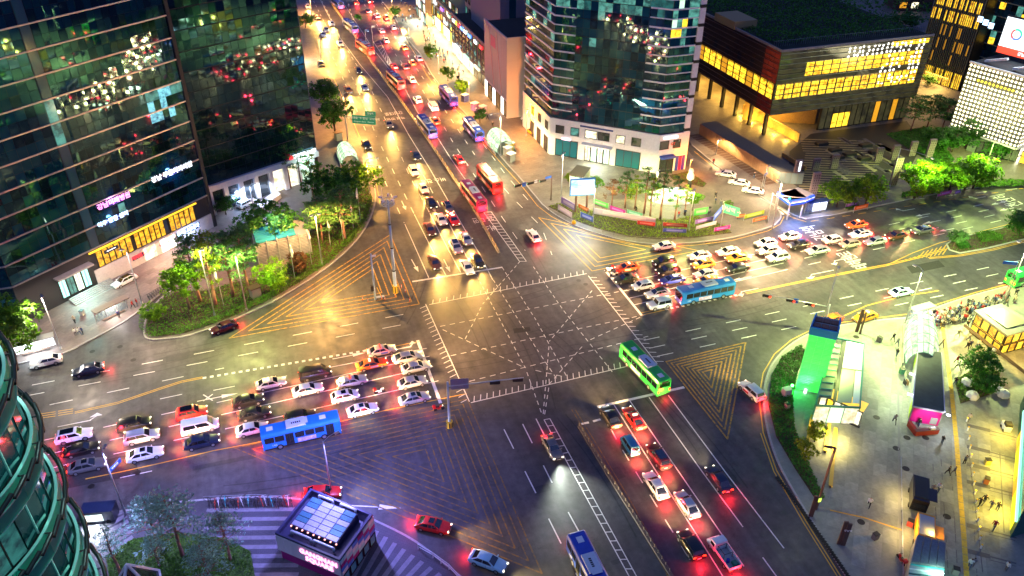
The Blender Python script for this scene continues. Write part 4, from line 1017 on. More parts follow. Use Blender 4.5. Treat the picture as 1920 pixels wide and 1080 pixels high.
def back_towers():
 a, b = G(1712, 143), G(1798, 172)
 t = thing('finned_tower', 'dark tower with thin gold vertical fins and lit lobby at the back right', 'tower', a); o = a; H = 60.
 w = Wall(t, a, b, o); core(t, [a, b, b - w.n * 30, a - w.n * 30], 0, H, o, mat('brown_black_cladding', (.03, .026, .015), .4))
 n = 26
 fin = pane_mesh(.18, H, .5, mat('gold_fin', (.45, .4, .22), .4, .5), 'fin')
 for i in range(n): link('fin', fin, t, w.at(w.L * (i + .5) / n, H / 2, .25), w.rz)
 random.seed(5)
 for j in range(14):
  for i in range(n - 1):
   z = 6 + j * 4
   m = M_WIN
   if j in (3, 4): m = I_GOLD if random.random() < .75 else M_WIN
   elif j == 1: m = L_WARM2 if random.random() < .3 else M_WIN
   elif random.random() < .1: m = L_WARM2
   w.piece('window', m, w.L * (i + .58) / n, w.L * (i + 1.42) / n, z + .4, z + 3.4, .03, .04)
 for i in range(5): w.window(w.L * i / 5 + .2, w.L * (i + 1) / 5 - .2, .2, 5, I_GOLD, 'lobby_window', .2, 2)
 lamp('AREA', 'lobby_glow', w.at(w.L / 2, 4, 1.5), 2500, (1, .6, .15), t, 8, direction=w.n + Vector((0, 0, -1)))
 a = G(1812, 165); b = G(1960, 215)
 t = thing('teal_tower', 'dark teal banded tower behind the led billboard', 'tower', a); o = a
 w = Wall(t, a, b, o); core(t, [a, b, b - w.n * 30, a - w.n * 30], 0, 62, o)
 w.panes(.1, w.L - .1, 2, 62, 14, 30, M_GLASS, .006, [200], chooser=lambda i, j: random.choice([M_GLASS] * 9 + [I_TEAL, I_GOLD, M_GLASS2]))
 for k in range(16): w.piece('floor_band', mat('olive_band', (.3, .35, .25), .4, .4), 0, w.L, 2 + 4 * k - .12, 2 + 4 * k + .12, .15, .3)
 s = thing('shop_sign', 'blue white lit lettering on the finned tower side', 'sign', G(1838, 36, 30)); s.rotation_euler = (0, 0, w.rz)
 for i in range(3): MB().box((i * 1.6, 0, -i * .4), (1.2, .2, 1.3)).build('letter_box', emat('lit_ice_blue_sign', (.45, .7, 1), 2.6), s)
 p = G(1712, 22); t = thing('lit_house', 'small house with orange lit windows beyond the roof garden', 'building', p, R(-20))
 MB().box((0, 6, 4.5), (14, 12, 9)).build('wall', mat('brown_brick', (.1, .06, .04), .8, noise=.3), t)
 for i in range(3):
  for j in range(2): MB().box((-4.5 + i * 4.5, -.03, 2.5 + j * 4), (2.6, .1, 2.2)).build('window', [L_WARM2, I_PALE, M_WIN][(i + j) % 3], t)
 MB().box((0, 6, 9.3), (14.6, 12.6, .5)).build('roof', M_ROOF, t)
 p = G(1758, 138); t = thing('lit_terrace', 'orange lit outdoor terrace between the golden hall and the finned tower', 'terrace', p)
 MB().box((0, 0, .5), (9, 7, .5)).build('deck', mat('terracotta_deck', (.3, .1, .04), .7, noise=.3), t)
 for i in range(4):
  q = (-3 + 2 * i, 1 - i % 2, 2.2); MB().tube((q[0], q[1], .6), q, .06).build('lamp_post', M_FRAME, t); MB().lathe([(.02, .4), (.3, .1), (.02, -.1)], 8, q).build('lantern', L_WARM, t)
  lamp('POINT', 'lantern_light', (q[0], q[1], 2.8), 350, (1, .45, .08), t, .3)
back_towers()
def street_block(name, label, px, ex, ey, top, wall, roof=M_ROOF, cat='building', z=None):
 """axis aligned block: nearest corner seen at px, running ex along the cross road and ey up the main road"""
 c = G(*px); H = z or HT(px[0], px[1], top); t = thing(name, label, cat, c)
 core(t, [c, c + Vector((ex, 0, 0)), c + Vector((ex, ey, 0)), c + Vector((0, ey, 0))], 0, H, c, wall, roof)
 wl = Wall(t, c + Vector((0, ey, 0)), c, c); wf = Wall(t, c, c + Vector((ex, 0, 0)), c)
 rp = MB()
 rp.bar((0, 0, H + .35), (ex, 0, H + .35), .3, .7); rp.bar((0, 0.15, H + .351), (0, ey, H + .351), .3, .7); rp.build('parapet', wall, t)
 return t, wl, wf, H, c
def street_side():
 t, wl, wf, H, c = street_block('blank_wall_building', 'black roofed block with grey blue side and orange lit blank wall', (950, 223), 18, 20, 76, mat('pale_render', (.5, .45, .43), .7, noise=.1, nscale=.5))
 for i in range(6):
  for j in range(4):
   if (i + j) % 1 == 0: wf.piece('render_panel', mat('pale_render_panel', (.5, .44, .41), .7, vary=.05), wf.L * i / 6 + .02, wf.L * (i + 1) / 6 - .02, H * j / 4 + .02, H * (j + 1) / 4 - .02, .03, .05)
 for i in range(8):
  wl.piece('metal_panel', mat('grey_blue_panel', (.25, .28, .36), .5, .2, vary=.08), wl.L * i / 8 + .03, wl.L * (i + 1) / 8 - .03, 5.5, H - .1, .04, .06)
  wl.piece('shop_front', M_WIN if i % 3 else L_WHITE, wl.L * i / 8 + .2, wl.L * (i + 1) / 8 - .2, .3, 4.8, .05, .08)
 for i in range(2):
  mb = MB(); a = wl.at(wl.L * (.45 + .35 * i), 5.8, .1); b = wl.at(wl.L * (.2 + .35 * i), H - .3, .1); mb.bar(a, b, .12, .3); mb.build('diagonal_strip', mat('pink_strip', (.5, .3, .32), .5), t)
 wl.piece('magenta_panel', mat('magenta_panel', (.4, .05, .2), .5), wl.L * .3, wl.L * .52, H - 5, H - 2, .09, .05)
 t, wl, wf, H, c = street_block('shop_building', 'three storey tan shop building with blue and white signs', (911, 168), 22, 38, 88, mat('tan_stone', (.3, .26, .22), .7, noise=.2))
 n = 9
 for j in range(4):
  for i in range(n): wl.window(wl.L * i / n + .7, wl.L * (i + 1) / n - .5, 4.8 + j * (H - 5.5) / 4, 4.8 + j * (H - 5.5) / 4 + 2.5, I_TEAL if (i + j) % 7 == 0 else M_WIN, 'window', .2)
 for i in range(n): wl.piece('shop_front', I_PALE if i < 6 else M_WIN, wl.L * i / n + .3, wl.L * (i + 1) / n - .3, .3, 3.8, .05, .06)
 for i, (m, u) in enumerate(((L_WHITE, .1), (emat('lit_yellow_sign', (1, .8, .05), 2), .18), (L_RED, .25), (L_BLUE, .35), (L_WHITE, .45), (L_BLUE, .58), (L_WHITE, .75), (L_RED, .9))):
  s = thing('shop_sign', ['white', 'yellow', 'red', 'blue', 'white', 'blue', 'white', 'red'][i] + ' lit shop sign high on the tan shop row, number %s from its far end' % ['first', 'second', 'third', 'fourth', 'fifth', 'sixth', 'seventh', 'eighth'][i], 'sign', wl.at(wl.L * u, H - 1.2, .3) + c, wl.rz)
  MB().box((0, 0, 0), (2.6, .2, .9)).build('sign_box', m, s)
 for u in (.2, .5, .8):
  s = thing('shop_sign', ['bright white', 'green white', 'pale yellow'][int(u * 3)] + ' awning sign above the tan shop row doors', 'sign', wl.at(wl.L * u, 4.3, .5) + c, wl.rz)
  MB().box((0, 0, 0), (5, .5, .7)).build('sign_box', [L_WHITE, L_GREENW, I_PALE][int(u * 3)], s)
 for u in (.15, .4, .65): lamp('AREA', 'shop_glow', wl.at(wl.L * u, 3.5, 1.2), 900, (1, .85, .45), t, 5, direction=wl.n + Vector((0, 0, -1)))
 t, wl, wf, H, c = street_block('office_block', 'pink grey office block with square windows behind the shop row', (922, 128), 24, 30, 50, mat('pink_grey_stone', (.3, .25, .25), .7, noise=.15), z=34)
 for W_, n in ((wl, 8), (wf, 6)):
  for j in range(8):
   for i in range(n): W_.window(W_.L * i / n + .8, W_.L * (i + 1) / n - .8, 2 + j * 4, 4.6 + j * 4, M_WIN if random.random() < .85 else I_TEAL, 'window', .15)
 t, wl, wf, H, c = street_block('office_tower', 'blue grey tower with dark vertical strips behind the blank wall', (938, 165), 34, 30, 40, mat('blue_grey_stone', (.16, .18, .24), .7, noise=.12), z=60)
 for j in range(14):
  for u in (.32, .58): wf.window(wf.L * u, wf.L * u + 4, 3 + j * 4, 5.4 + j * 4, M_WIN, 'window', .15)
 for u in (.08, .5, .85): wf.piece('glass_strip', M_GLASS, wf.L * u, wf.L * u + 2, 2, H - 1, .05, .06)
 t, wl, wf, H, c = street_block('shop_building', 'dark roofed shop block with yellow signs beyond the tan shop row', (862, 98), 22, 34, 42, mat('grey_plaster', (.3, .27, .22), .7, noise=.2), roof=mat('teal_dark_roof', (.02, .05, .06), .6))
 n = 8
 for j in range(3):
  for i in range(n): wl.window(wl.L * i / n + .6, wl.L * (i + 1) / n - .4, 4.6 + j * 3.6, 7 + j * 3.6, [M_WIN, I_PALE, M_WIN, I_TEAL][(i * 3 + j) % 4], 'window', .2)
 for i in range(n): wl.piece('shop_front', [I_PALE, L_WHITE, I_GOLD][i % 3], wl.L * i / n + .2, wl.L * (i + 1) / n - .2, .3, 3.8, .05, .06)
 for i in range(7):
  s = thing('shop_sign', ['white', 'gold', 'violet', 'white', 'green', 'yellow', 'white'][i] + ' lit sign in the upper sign row of the dark roofed block, ' + ['furthest', 'second furthest', 'third', 'middle', 'fifth', 'sixth', 'nearest'][i] + ' one', 'sign', wl.at(wl.L * (.08 + i * .14), H - 1 - (i % 2) * 3.5, .3) + c, wl.rz)
  MB().box((0, 0, 0), (3.4, .2, .9)).build('sign_box', [L_WHITE, L_WARM, emat('lit_violet_sign', (.4, .15, 1), 2), L_WHITE, L_GREENW, emat('lit_yellow_sign', (1, .8, .05), 2), L_WHITE][i], s)
 p = wf.at(1., 3.2, 1.) + c; s = thing('shop_sign', 'yellow boxed shop corner with glowing letters at the tan row end', 'sign', p)
 MB().box((2, 0, 0), (5, 1.2, 1.2)).build('sign_box', emat('lit_yellow_sign', (1, .8, .05), 2), s); MB().box((2, .3, -1.9), (4.4, .8, 2.6)).build('shop_front', I_GOLD, s)
 for u in (.1, .35, .6, .85): lamp('AREA', 'shop_glow', wl.at(wl.L * u, 3.5, 1.5), 1100, (1, .8, .35), t, 5, direction=wl.n + Vector((0, 0, -1)))
 t, wl, wf, H, c = street_block('glass_shop', 'green lit glass shop with an orange pillar at the top of the street', (800, 50), 14, 16, -6, mat('orange_pillar_stone', (.5, .27, .12), .7), z=16)
 for i in range(5):
  for j in range(4): wf.window(wf.L * i / 5 + 2.2 * (i == 0), wf.L * (i + 1) / 5, .4 + j * 3.8, 3.9 + j * 3.8, [L_GREENW, I_GOLD, I_PALE][(i + j) % 3], 'window', .2)
 for i in range(4):
  for j in range(4): wl.window(wl.L * i / 4 + .2, wl.L * (i + 1) / 4 - .2, .4 + j * 3.8, 3.9 + j * 3.8, [I_TEAL, I_PALE, L_WHITE][(i + j) % 3], 'window', .2)
 lamp('AREA', 'shop_glow', wl.at(wl.L * .5, 3.5, 1.5), 1300, (.9, .95, .7), t, 5, direction=wl.n + Vector((0, 0, -1)))
 t = thing('shop_building', 'low pale green lit shop at the left kerb past the dark tower', 'building', G(566, 132))
 MB().box((-6, 8, 2.5), (10, 16, 5)).build('wall', mat('pale_green_wall', (.35, .45, .36), .7), t); MB().box((-6, 8, 5.1), (10.4, 16.4, .3)).build('roof', M_CONC, t)
 for i in range(4): MB().box((-.95, 2 + i * 4, 1.9), (.1, 3, 2.8)).build('shop_front', I_PALE if i % 2 else L_GREENW, t)
 MB().box((-5.9, -.1, 3.9), (6, .2, 1)).build('sign_box', L_RED, t)
 lamp('AREA', 'shop_glow', (0.6, 8, 3), 700, (.9, 1, .7), t, 5, direction=(1, 0, -1))
street_side()
def round_tower():
 RR = 8.2; z = 46.; p = G(128, 900, z); d = (p - CAM); d.z = 0; d.normalize()
 side = Vector((-d.y, d.x, 0)); c = p + side * (RR + .35); o = Vector((c.x, c.y, 0))
 t = thing('round_tower', 'curved green glass tower with ringed balconies at lower left corner', 'tower', o)
 MB().lathe([(RR - .8, 0), (RR - .8, 82.)], 72).build('core_wall', M_DARK, t)
 Mg = M_GLASSG; nn_ = Mg.node_tree; tl = nn_.nodes.new('ShaderNodeBsdfTranslucent'); tl.inputs[0].default_value = (.02, .5, .33, 1); mx = nn_.nodes.new('ShaderNodeMixShader'); mx.inputs[0].default_value = .5; nn_.links.new(nn_.nodes['Principled BSDF'].outputs[0], mx.inputs[1]); nn_.links.new(tl.outputs[0], mx.inputs[2]); nn_.links.new(mx.outputs[0], nn_.nodes['Material Output'].inputs[0])
 Mf = mat('balcony_slab_green', (.03, .2, .16), .45); Mr = mat('dark_railing', (.012, .014, .016), .35, .5); Mp = mat('pale_teal_rail', (.16, .36, .33), .3, .3)
 Md = mat('deep_teal_window', (.004, .03, .035), .04, spec=1., ior=1.7, vary=.6, stint=(.5, 1, .95)); n = 44; seg = 2 * PI / n
 a_cam = math.atan2(CAM.y - o.y, CAM.x - o.x)
 for k in range(9):
  zz = z + (k - 6) * 4.35
  MB().lathe([(RR - .8, -.2), (RR - .2, -.2), (RR - .2, .0), (RR - .8, .0)], 72, (0, 0, zz)).build('floor_edge', Mf, t)
  for i in range(n):
   an = i * seg; c, s = math.cos(an), math.sin(an)
   if not inview(o + Vector((c * RR, s * RR, zz)), 90) or abs((an - a_cam + PI) % (2 * PI) - PI) > 1.9: continue
   if i % 2: link('spandrel_pane', pane_mesh(2 * RR * seg - .05, 1.7, .05, Mg, 'spandrel_pane'), t, (c * (RR - .17), s * (RR - .17), zz + .35), an + PI / 2)
   else:
    w = link('window_pane', pane_mesh(2 * (RR - .4) * seg - .1, 2.3, .05, [Md, Md, I_DIMT, Md, I_DIMT, Md, Md][(i // 2 * 3 + k * 2) % 7], 'window_pane'), t, (c * (RR - .45), s * (RR - .45), zz + 2.4), an + PI / 2); w.rotation_euler[0] = random.uniform(-.01, .01)  # dim teal rooms added behind some panes to brighten the tower
    MB().box((c * (RR - .4), s * (RR - .4), zz + 2.4), (.08, .08, 2.4), an + seg).build('mullion', Mp if i % 4 else Mr, t)
   if i % 3 == 0: lamp('AREA', 'added_band_fill', (c * (RR + 1.1), s * (RR + 1.1), zz + 3.2), 20, (.6, 1, .85), t, .6, direction=(-c * .7, -s * .7, -1))  # fill lights added outside the rail to brighten the green bands
  mb = MB()
  for i in range(n):
   a0, a1 = seg * i, seg * (i + 1); r1 = RR + .28
   mb.tube((math.cos(a0) * r1, math.sin(a0) * r1, zz + .9), (math.cos(a1) * r1, math.sin(a1) * r1, zz + 1.2), .14, n=6, cap=False)
   if i % 2 == 0: mb.bar((math.cos(a0) * (RR - .2), math.sin(a0) * (RR - .2), zz + 1.2), (math.cos(a0) * r1, math.sin(a0) * r1, zz + 1.2), .07, .07)
  mb.build('ring_railing', Mr, t, smooth=True)
  for h in (1.2, .3, -.55): MB().lathe([(RR - .25, h), (RR - .08, h), (RR - .08, h + .06), (RR - .25, h + .06)], 72, (0, 0, zz)).build('trim_line', Mp, t)
round_tower()
def pavilion():
 h = HT(704, 1014, 968)
 P = [G(516, 1002, h), G(637, 1053, h), G(699, 967, h), G(583, 918, h)]
 o = Vector((P[0].x, P[0].y, 0)); t = thing('event_pavilion', 'white and magenta pavilion with glowing pink lettering and gridded roof', 'building', o)
 q = [Vector((p.x - o.x, p.y - o.y)) for p in P]; cen = sum(q, Vector((0, 0))) / 4
 ins = lambda f: [cen + (v - cen) * f for v in q]
 Mm = mat('magenta_panel_wall', (.3, .01, .16), .5); Mw = mat('white_panel_wall', (.62, .62, .66), .5)
 MB().prism([tuple(v) for v in ins(.96)], 0, h * .45, mside=0).build('base_wall', Mm, t)
 zb = h * .42
 MB().prism([tuple(v) for v in ins(.985)], zb, h - .35).build('wall', mat('navy_core', (.02, .02, .06), .5), t)
 rim = MB(); out, inn = ins(1.0), ins(.93)
 for i in range(4):
  j = (i + 1) % 4
  rim.add([(*out[i], h - .3), (*out[j], h - .3), (*out[j], h + .3), (*out[i], h + .3), (*inn[i], h - .3), (*inn[j], h - .3), (*inn[j], h + .3), (*inn[i], h + .3)], [(0, 1, 2, 3), (5, 4, 7, 6), (3, 2, 6, 7), (1, 0, 4, 5)])
 rim.build('parapet', mat('navy_parapet', (.03, .03, .08), .4), t)
 wf = Wall(t, P[0], P[1], o); wr = Wall(t, P[1], P[2], o); wb = Wall(t, P[2], P[3], o); wl = Wall(t, P[3], P[0], o)
 for i in range(8): wf.piece('wall_panel', Mw, wf.L * i / 8 + .02, wf.L * (i + 1) / 8 - .02, zb, h - .02, .05, .08)
 cols = [Mw, Mw, mat('pale_aqua_panel', (.3, .6, .6), .4), mat('blue_panel', (.05, .18, .6), .4), Mm, mat('pale_aqua_panel', (.3, .6, .6), .4), Mm, Mw]
 n = 12
 for i in range(n):
  for j in range(4):
   wr.piece('wall_panel', [Mw, cols[3], Mm, cols[2]][((i + j * 2) // 2) % 4], wr.L * i / n + .015, wr.L * (i + 1) / n - .015, zb + (h - zb) * j / 4 + .015, zb + (h - zb) * (j + 1) / 4 - .015, .05, .08)
 for i in range(5): wr.window(wr.L * i / 5 + .1, wr.L * (i + 1) / 5 - .1, .2, zb - .1, mat('aqua_glass', (.1, .35, .4), .1), 'window', .1)
 zl = h - .85
 for k, (txt) in enumerate(('GANGNAM', 'SQUARE')):
  p = wf.at(wf.L * .67, zl - k * 1.05, .16); lettering(txt, 1.05, emat('lit_pink_letters', (1, .3, .55), 2.2), t, p, (R(90), 0, wf.rz), 'sign_letters', .05, .015)
 lamp('AREA', 'letter_glow', wf.at(wf.L * .6, h * .75, 1.2), 240, (1, .62, .9), t, 3, direction=wf.n)
 ru = (q[1] - q[0]); rv = (q[3] - q[0]); nu, nv = 4, 6
 Mp = [mat('roof_panel_lilac', (.3, .32, .42), .35, .3, noise=.25, nscale=6), mat('roof_panel_teal', (.06, .17, .24), .3, .3, noise=.25, nscale=6)]
 MB().prism([tuple(q[0] + ru * a + rv * b) for a, b in ((.14, .2), (.86, .2), (.86, .82), (.14, .82))], h - .35, h + .75).build('roof_box', mat('navy_core', (.02, .02, .06), .5), t)
 for i in range(nu):
  for j in range(nv):
   a0, a1 = .145 + .71 * i / nu, .145 + .71 * (i + 1) / nu; b0, b1 = .205 + .61 * j / nv, .205 + .61 * (j + 1) / nv
   Q = [q[0] + ru * (a + .006 * s) + rv * (b + .006 * s2) for a, b, s, s2 in ((a0, b0, 1, 1), (a1, b0, -1, 1), (a1, b1, -1, -1), (a0, b1, 1, -1))]
   MB().prism([tuple(v) for v in Q], h + .76, h + .83).build('roof_panel', Mp[0 if 0 < i < 3 or (i + j) % 3 == 0 else 1], t)
 for (a, b, a2, b2) in ((.2, .12, .5, .12), (.55, .12, .85, .12), (.2, .9, .42, .9), (.55, .9, .78, .9)):
  A = q[0] + ru * a + rv * b; Bq = q[0] + ru * a2 + rv * b2
  MB().path([(*A, h - .1), (*A, h + .55), (*Bq, h + .55), (*Bq, h - .1)], [.16] * 4, 8).build('roof_duct', mat('pale_duct', (.45, .5, .6), .35, .4), t, smooth=True)
 for i in range(9):
  A = q[0] + ru * (.16 + .7 * i / 8) + rv * .185
  MB().box((*A, h + .72), (.16, .16, .12), wf.rz).build('roof_lamp', emat('lit_coral_lamp', (1, .35, .25), 2.2), t)
 lamp('AREA', 'added_roof_fill', (cen.x, cen.y, h + 5.5), 330, (.45, .4, 1), t, 5)  # unseen violet fill added above the roof, also brightens the pines
pavilion()
def small_left():
 p = G(262, 1120); t = thing('glass_pyramid', 'white framed pointed glass roof at the bottom edge under the pines', 'skylight', p, R(10))
 top = Vector((0, 0, HT(262, 1120, 1058))); b = [Vector((x, y, .3)) for x, y in ((-2.6, -2.6), (2.6, -2.6), (2.6, 2.6), (-2.6, 2.6))]
 f = MB()
 for i in range(4): f.bar(b[i], b[(i + 1) % 4], .25, .25); f.bar(b[i], top, .25, .25)
 f.build('frame', M_STONE, t)
 for i in range(4):
  MB().add([b[i] * .96, b[(i + 1) % 4] * .96, top * .96], [(0, 1, 2)]).build('pane', M_WIN, t)
small_left()
# ================================================================ VEHICLES
M_TYRE = mat('tyre_rubber', (.012, .012, .012), .8); M_RIM = mat('alloy_rim', (.45, .46, .48), .3, .8)
M_CGLASS = mat('car_glass', (.006, .008, .01), .04, spec=1., ior=1.7)
M_TRIM = mat('black_trim', (.015, .015, .016), .5)
M_PLATE = mat('number_plate_white', (.6, .6, .6), .5)
E_HEAD = emat('lit_headlight', (1, .85, .6), 2.2); E_TAIL = emat('lit_tail_light', (1, .03, .01), 4.)
E_TAXI = emat('lit_taxi_sign', (1, .85, .5), 2.)
def paint(name, c, metal=0.0, rough=.34): return mat('paint_' + name, c, rough, metal, coat=.45, noise=.12, nscale=1.3)
PAINTS = dict(white=paint('white', (.72, .72, .72)), silver=paint('silver', (.5, .52, .54), .5), black=paint('black', (.006, .006, .007)), grey=paint('grey', (.14, .145, .15), .4),
 orange=paint('orange', (.72, .13, .008)), yellow=paint('yellow', (.75, .3, .01)), red=paint('red', (.55, .015, .012)), blue=paint('blue', (.01, .03, .32), .2), navy=paint('navy', (.012, .02, .05), .2),
 olive=paint('olive', (.035, .035, .02), .3), beige=paint('beige', (.5, .4, .33), .2), brown=paint('brown', (.13, .05, .025), .3), sky=paint('pale_blue', (.5, .62, .68), .1), maroon=paint('maroon', (.07, .008, .02), .3),
 busblue=paint('bus_blue', (.02, .2, .58)), busred=paint('bus_red', (.6, .02, .015)), busmag=paint('bus_magenta', (.4, .01, .1)), busgreen=paint('bus_green', (.02, .5, .06)), busdeep=paint('bus_deep_blue', (.02, .06, .42)), teal=paint('van_teal', (.03, .22, .36)), pale=paint('light_blue', (.42, .66, .75)))
PROTO = {}
def loft(stations, W, name, m, parent, zb=.22):
 """car shell: stations = (x, ztop, width factor)"""
 mb = MB(); rows = []
 for x, zt, wf, zl in stations:
  w = W / 2 * wf; zm = zl + (zt - zl) * .5
  half = [(w * .80, zl), (w * .96, zl + .10), (w, zm), (w * .975, zt - .14), (w * .90, zt - .03), (w * .70, zt + .01), (0, zt + .03)]
  rows.append([(x, y, z) for y, z in half] + [(x, -y, z) for y, z in half[-2::-1]])
 n = len(rows[0]); vs = [v for r in rows for v in r]; fs = []
 for i in range(len(rows) - 1):
  for j in range(n - 1): fs.append((i * n + j, i * n + j + 1, (i + 1) * n + j + 1, (i + 1) * n + j))
 fs.append(tuple(range(n))[::-1]); k = (len(rows) - 1) * n; fs.append(tuple(range(k, k + n)))
 mb.add(vs, [f[::-1] for f in fs])
 return mb
def make_car(kind, L, W, belt, H, hood, xr0, xr1, xf1, xf0, trunk=None, r=.33, boxy=0., wb=None):
 t = link(kind, None)
 h = L / 2; trunk = trunk or belt
 st = [(-h, .62, .86, .34), (-h + .06, trunk - .1, .92, .28), (-h + .35, trunk, .97, .24), (xr0 - .1, belt - .0 if trunk == belt else trunk + .01, 1., .22), (xr0 + .5, belt, 1., .22), (0, belt, 1., .21), (xf0 - .1, belt, 1., .22), (xf0 + .15, hood + .04, .99, .22), (h - .75, hood - .02, .97, .23), (h - .28, hood - .11, .93, .26), (h - .05, hood - .24, .86, .3), (h, .5, .8, .36)]
 mb = loft(st, W, 'body', None, t)
 b0, r0 = W / 2 * (.9 + .04 * boxy), W / 2 * (.70 + .16 * boxy)
 zr = H - .03
 ring0 = [(xr0, b0, belt - .02), (xr0, -b0, belt - .02), (xf0, -b0, belt - .02), (xf0, b0, belt - .02)]
 ring1 = [(xr1, r0, zr - .03), (xr1, -r0, zr - .03), (xf1, -r0, zr - .04), (xf1, r0, zr - .04)]
 xm = (xr1 + xf1) / 2
 top = [(xr1 + .1, r0 * .8, zr + .02), (xr1 + .1, -r0 * .8, zr + .02), (xf1 - .1, -r0 * .8, zr + .01), (xf1 - .1, r0 * .8, zr + .01), (xm, 0, H + .02)]
 V = ring0 + ring1 + top
 F = [(0, 4, 5, 1), (1, 5, 6, 2), (2, 6, 7, 3), (3, 7, 4, 0), (4, 8, 9, 5), (5, 9, 10, 6), (6, 10, 11, 7), (7, 11, 8, 4), (8, 12, 9), (9, 12, 10), (10, 12, 11), (11, 12, 8)]
 mb.add(V, [f[::-1] for f in F][::1])
 body = mb.build('body', PAINTS['white'], t, smooth=True)
 bm = bmesh.new(); bm.from_mesh(body.data); bmesh.ops.recalc_face_normals(bm, faces=bm.faces)
 for e in bm.edges:
  if len(e.link_faces) == 2 and e.calc_face_angle(0) > .6: e.smooth = False
 bm.to_mesh(body.data); bm.free()
 def glass(name, quad, par=t):
  q = [Vector(p) for p in quad]; nn = (q[1] - q[0]).cross(q[3] - q[0]).normalized(); c = sum(q, Vector()) / 4
  if nn.dot(c - Vector((xm, 0, belt - .3))) < 0: nn = -nn
  q = [c + (p - c) * .97 for p in q]; g = MB(); a = [p + nn * .012 for p in q]; b = [p - nn * .03 for p in q]
  g.add(a + b, [(0, 1, 2, 3), (7, 6, 5, 4), (0, 4, 5, 1), (1, 5, 6, 2), (2, 6, 7, 3), (3, 7, 4, 0)])
  o = g.build(name, M_CGLASS, par)
  bm = bmesh.new(); bm.from_mesh(o.data); bmesh.ops.recalc_face_normals(bm, faces=bm.faces); bm.to_mesh(o.data); bm.free(); return o
 R0, R1 = [Vector(p) for p in ring0], [Vector(p) for p in ring1]
 def face(a, b, c, d, s0, s1, t0, t1):
  f = lambda s_, t_: (a.lerp(b, s_)).lerp(d.lerp(c, s_), t_)
  return [f(s0, t0), f(s1, t0), f(s1, t1), f(s0, t1)]
 glass('windscreen', face(R0[2], R0[3], R1[3], R1[2], .06, .94, .08, .95))
 glass('rear_window', face(R0[1], R0[0], R1[0], R1[1], .08, .92, .22 if boxy else .1, .92))
 for sgn, (a, b, c, d) in ((1, (R0[0], R0[3], R1[3], R1[0])), (-1, (R0[1], R0[2], R1[2], R1[1]))):
  glass('side_window', face(a, b, c, d, .07, .485, .1, .92)); glass('side_window', face(a, b, c, d, .5, .93, .1, .92))
 wm = MB(); wm.tube((0, -.11, 0), (0, .11, 0), r, n=14); tm = wm.mesh('wheel', M_TYRE)
 rm = MB().tube((0, -.117, 0), (0, .117, 0), r * .62, n=10).mesh('rim', M_RIM)
 wb = wb or L * .29
 for x in (-wb, wb + .02):
  for s in (-1, 1):
   o = link('wheel', tm, t, (x, s * (W / 2 - .10), r)); link('rim', rm, o)
 for s in (-1, 1): MB().box((0, 0, 0), (L * .46, .05, .14)).build('sill', M_TRIM, t, loc=(0, s * (W / 2 - .03), .27)); MB().box((0, 0, 0), (.02, .012, .5)).build('door_seam', M_TRIM, t, loc=((xr1 + xf0) / 2 + .1, s * W / 2, .68))
 for x in (-h + .02, h - .02): MB().box((0, 0, 0), (.1, W * .7, .12)).build('bumper', M_TRIM, t, loc=(x, 0, .36))
 hz = hood - .2
 hl = MB().box((0, 0, 0), (.2, .3, .1)).mesh('headlight', E_HEAD); tl = MB().box((0, 0, 0), (.14, .4, .15)).mesh('tail_light', E_TAIL)
 for s in (-1, 1):
  o = link('headlight', hl, t, (h - .12, s * W * .33, hz)); o.rotation_euler = (0, 0, -s * .5)
  o = link('tail_light', tl, t, (-h + .04, s * W * .34, trunk - .16)); o.rotation_euler = (0, 0, s * .25)
  o = MB().box((0, 0, 0), (.12, .2, .13)).build('wing_mirror', PAINTS['white'], t, loc=(xf0 - .25, s * (W / 2 + .06), belt + .06))
 MB().box((0, 0, 0), (.03, .5, .11)).build('number_plate', M_PLATE, t, loc=(-h - .005, 0, .58)); MB().box((0, 0, 0), (.04, .5, .11)).build('number_plate', M_PLATE, t, loc=(h - .005, 0, .45))
 MB().box((0, 0, 0), (.06, W * .5, .14)).build('grille', M_TRIM, t, loc=(h - .03, 0, .58))
 PROTO[kind] = dict(root=t, L=L, H=H, W=W, rx=xm, hood=hood); return t
make_car('sedan', 4.85, 1.86, .92, 1.46, .86, -2.0, -1.15, .35, 1.15, trunk=.95)
make_car('suv', 4.6, 1.9, 1.05, 1.68, .98, -2.2, -1.85, .45, 1.1, r=.37, boxy=.45)
make_car('hatchback', 4.1, 1.8, .96, 1.5, .9, -1.95, -1.35, .5, 1.2, boxy=.25)
make_car('van', 5.1, 1.94, 1.1, 1.94, 1.05, -2.5, -2.38, 1.15, 1.85, r=.34, boxy=.8)
make_car('jeep', 4.5, 1.86, 1.12, 1.9, 1.08, -2.18, -2.1, .55, .85, r=.4, boxy=.85)
make_car('microvan', 3.5, 1.45, 1.0, 1.82, .95, -1.7, -1.55, 1.0, 1.5, r=.27, boxy=.8)
M_SIGNW_ = mat('sign_white', (.75, .75, .75), .5)
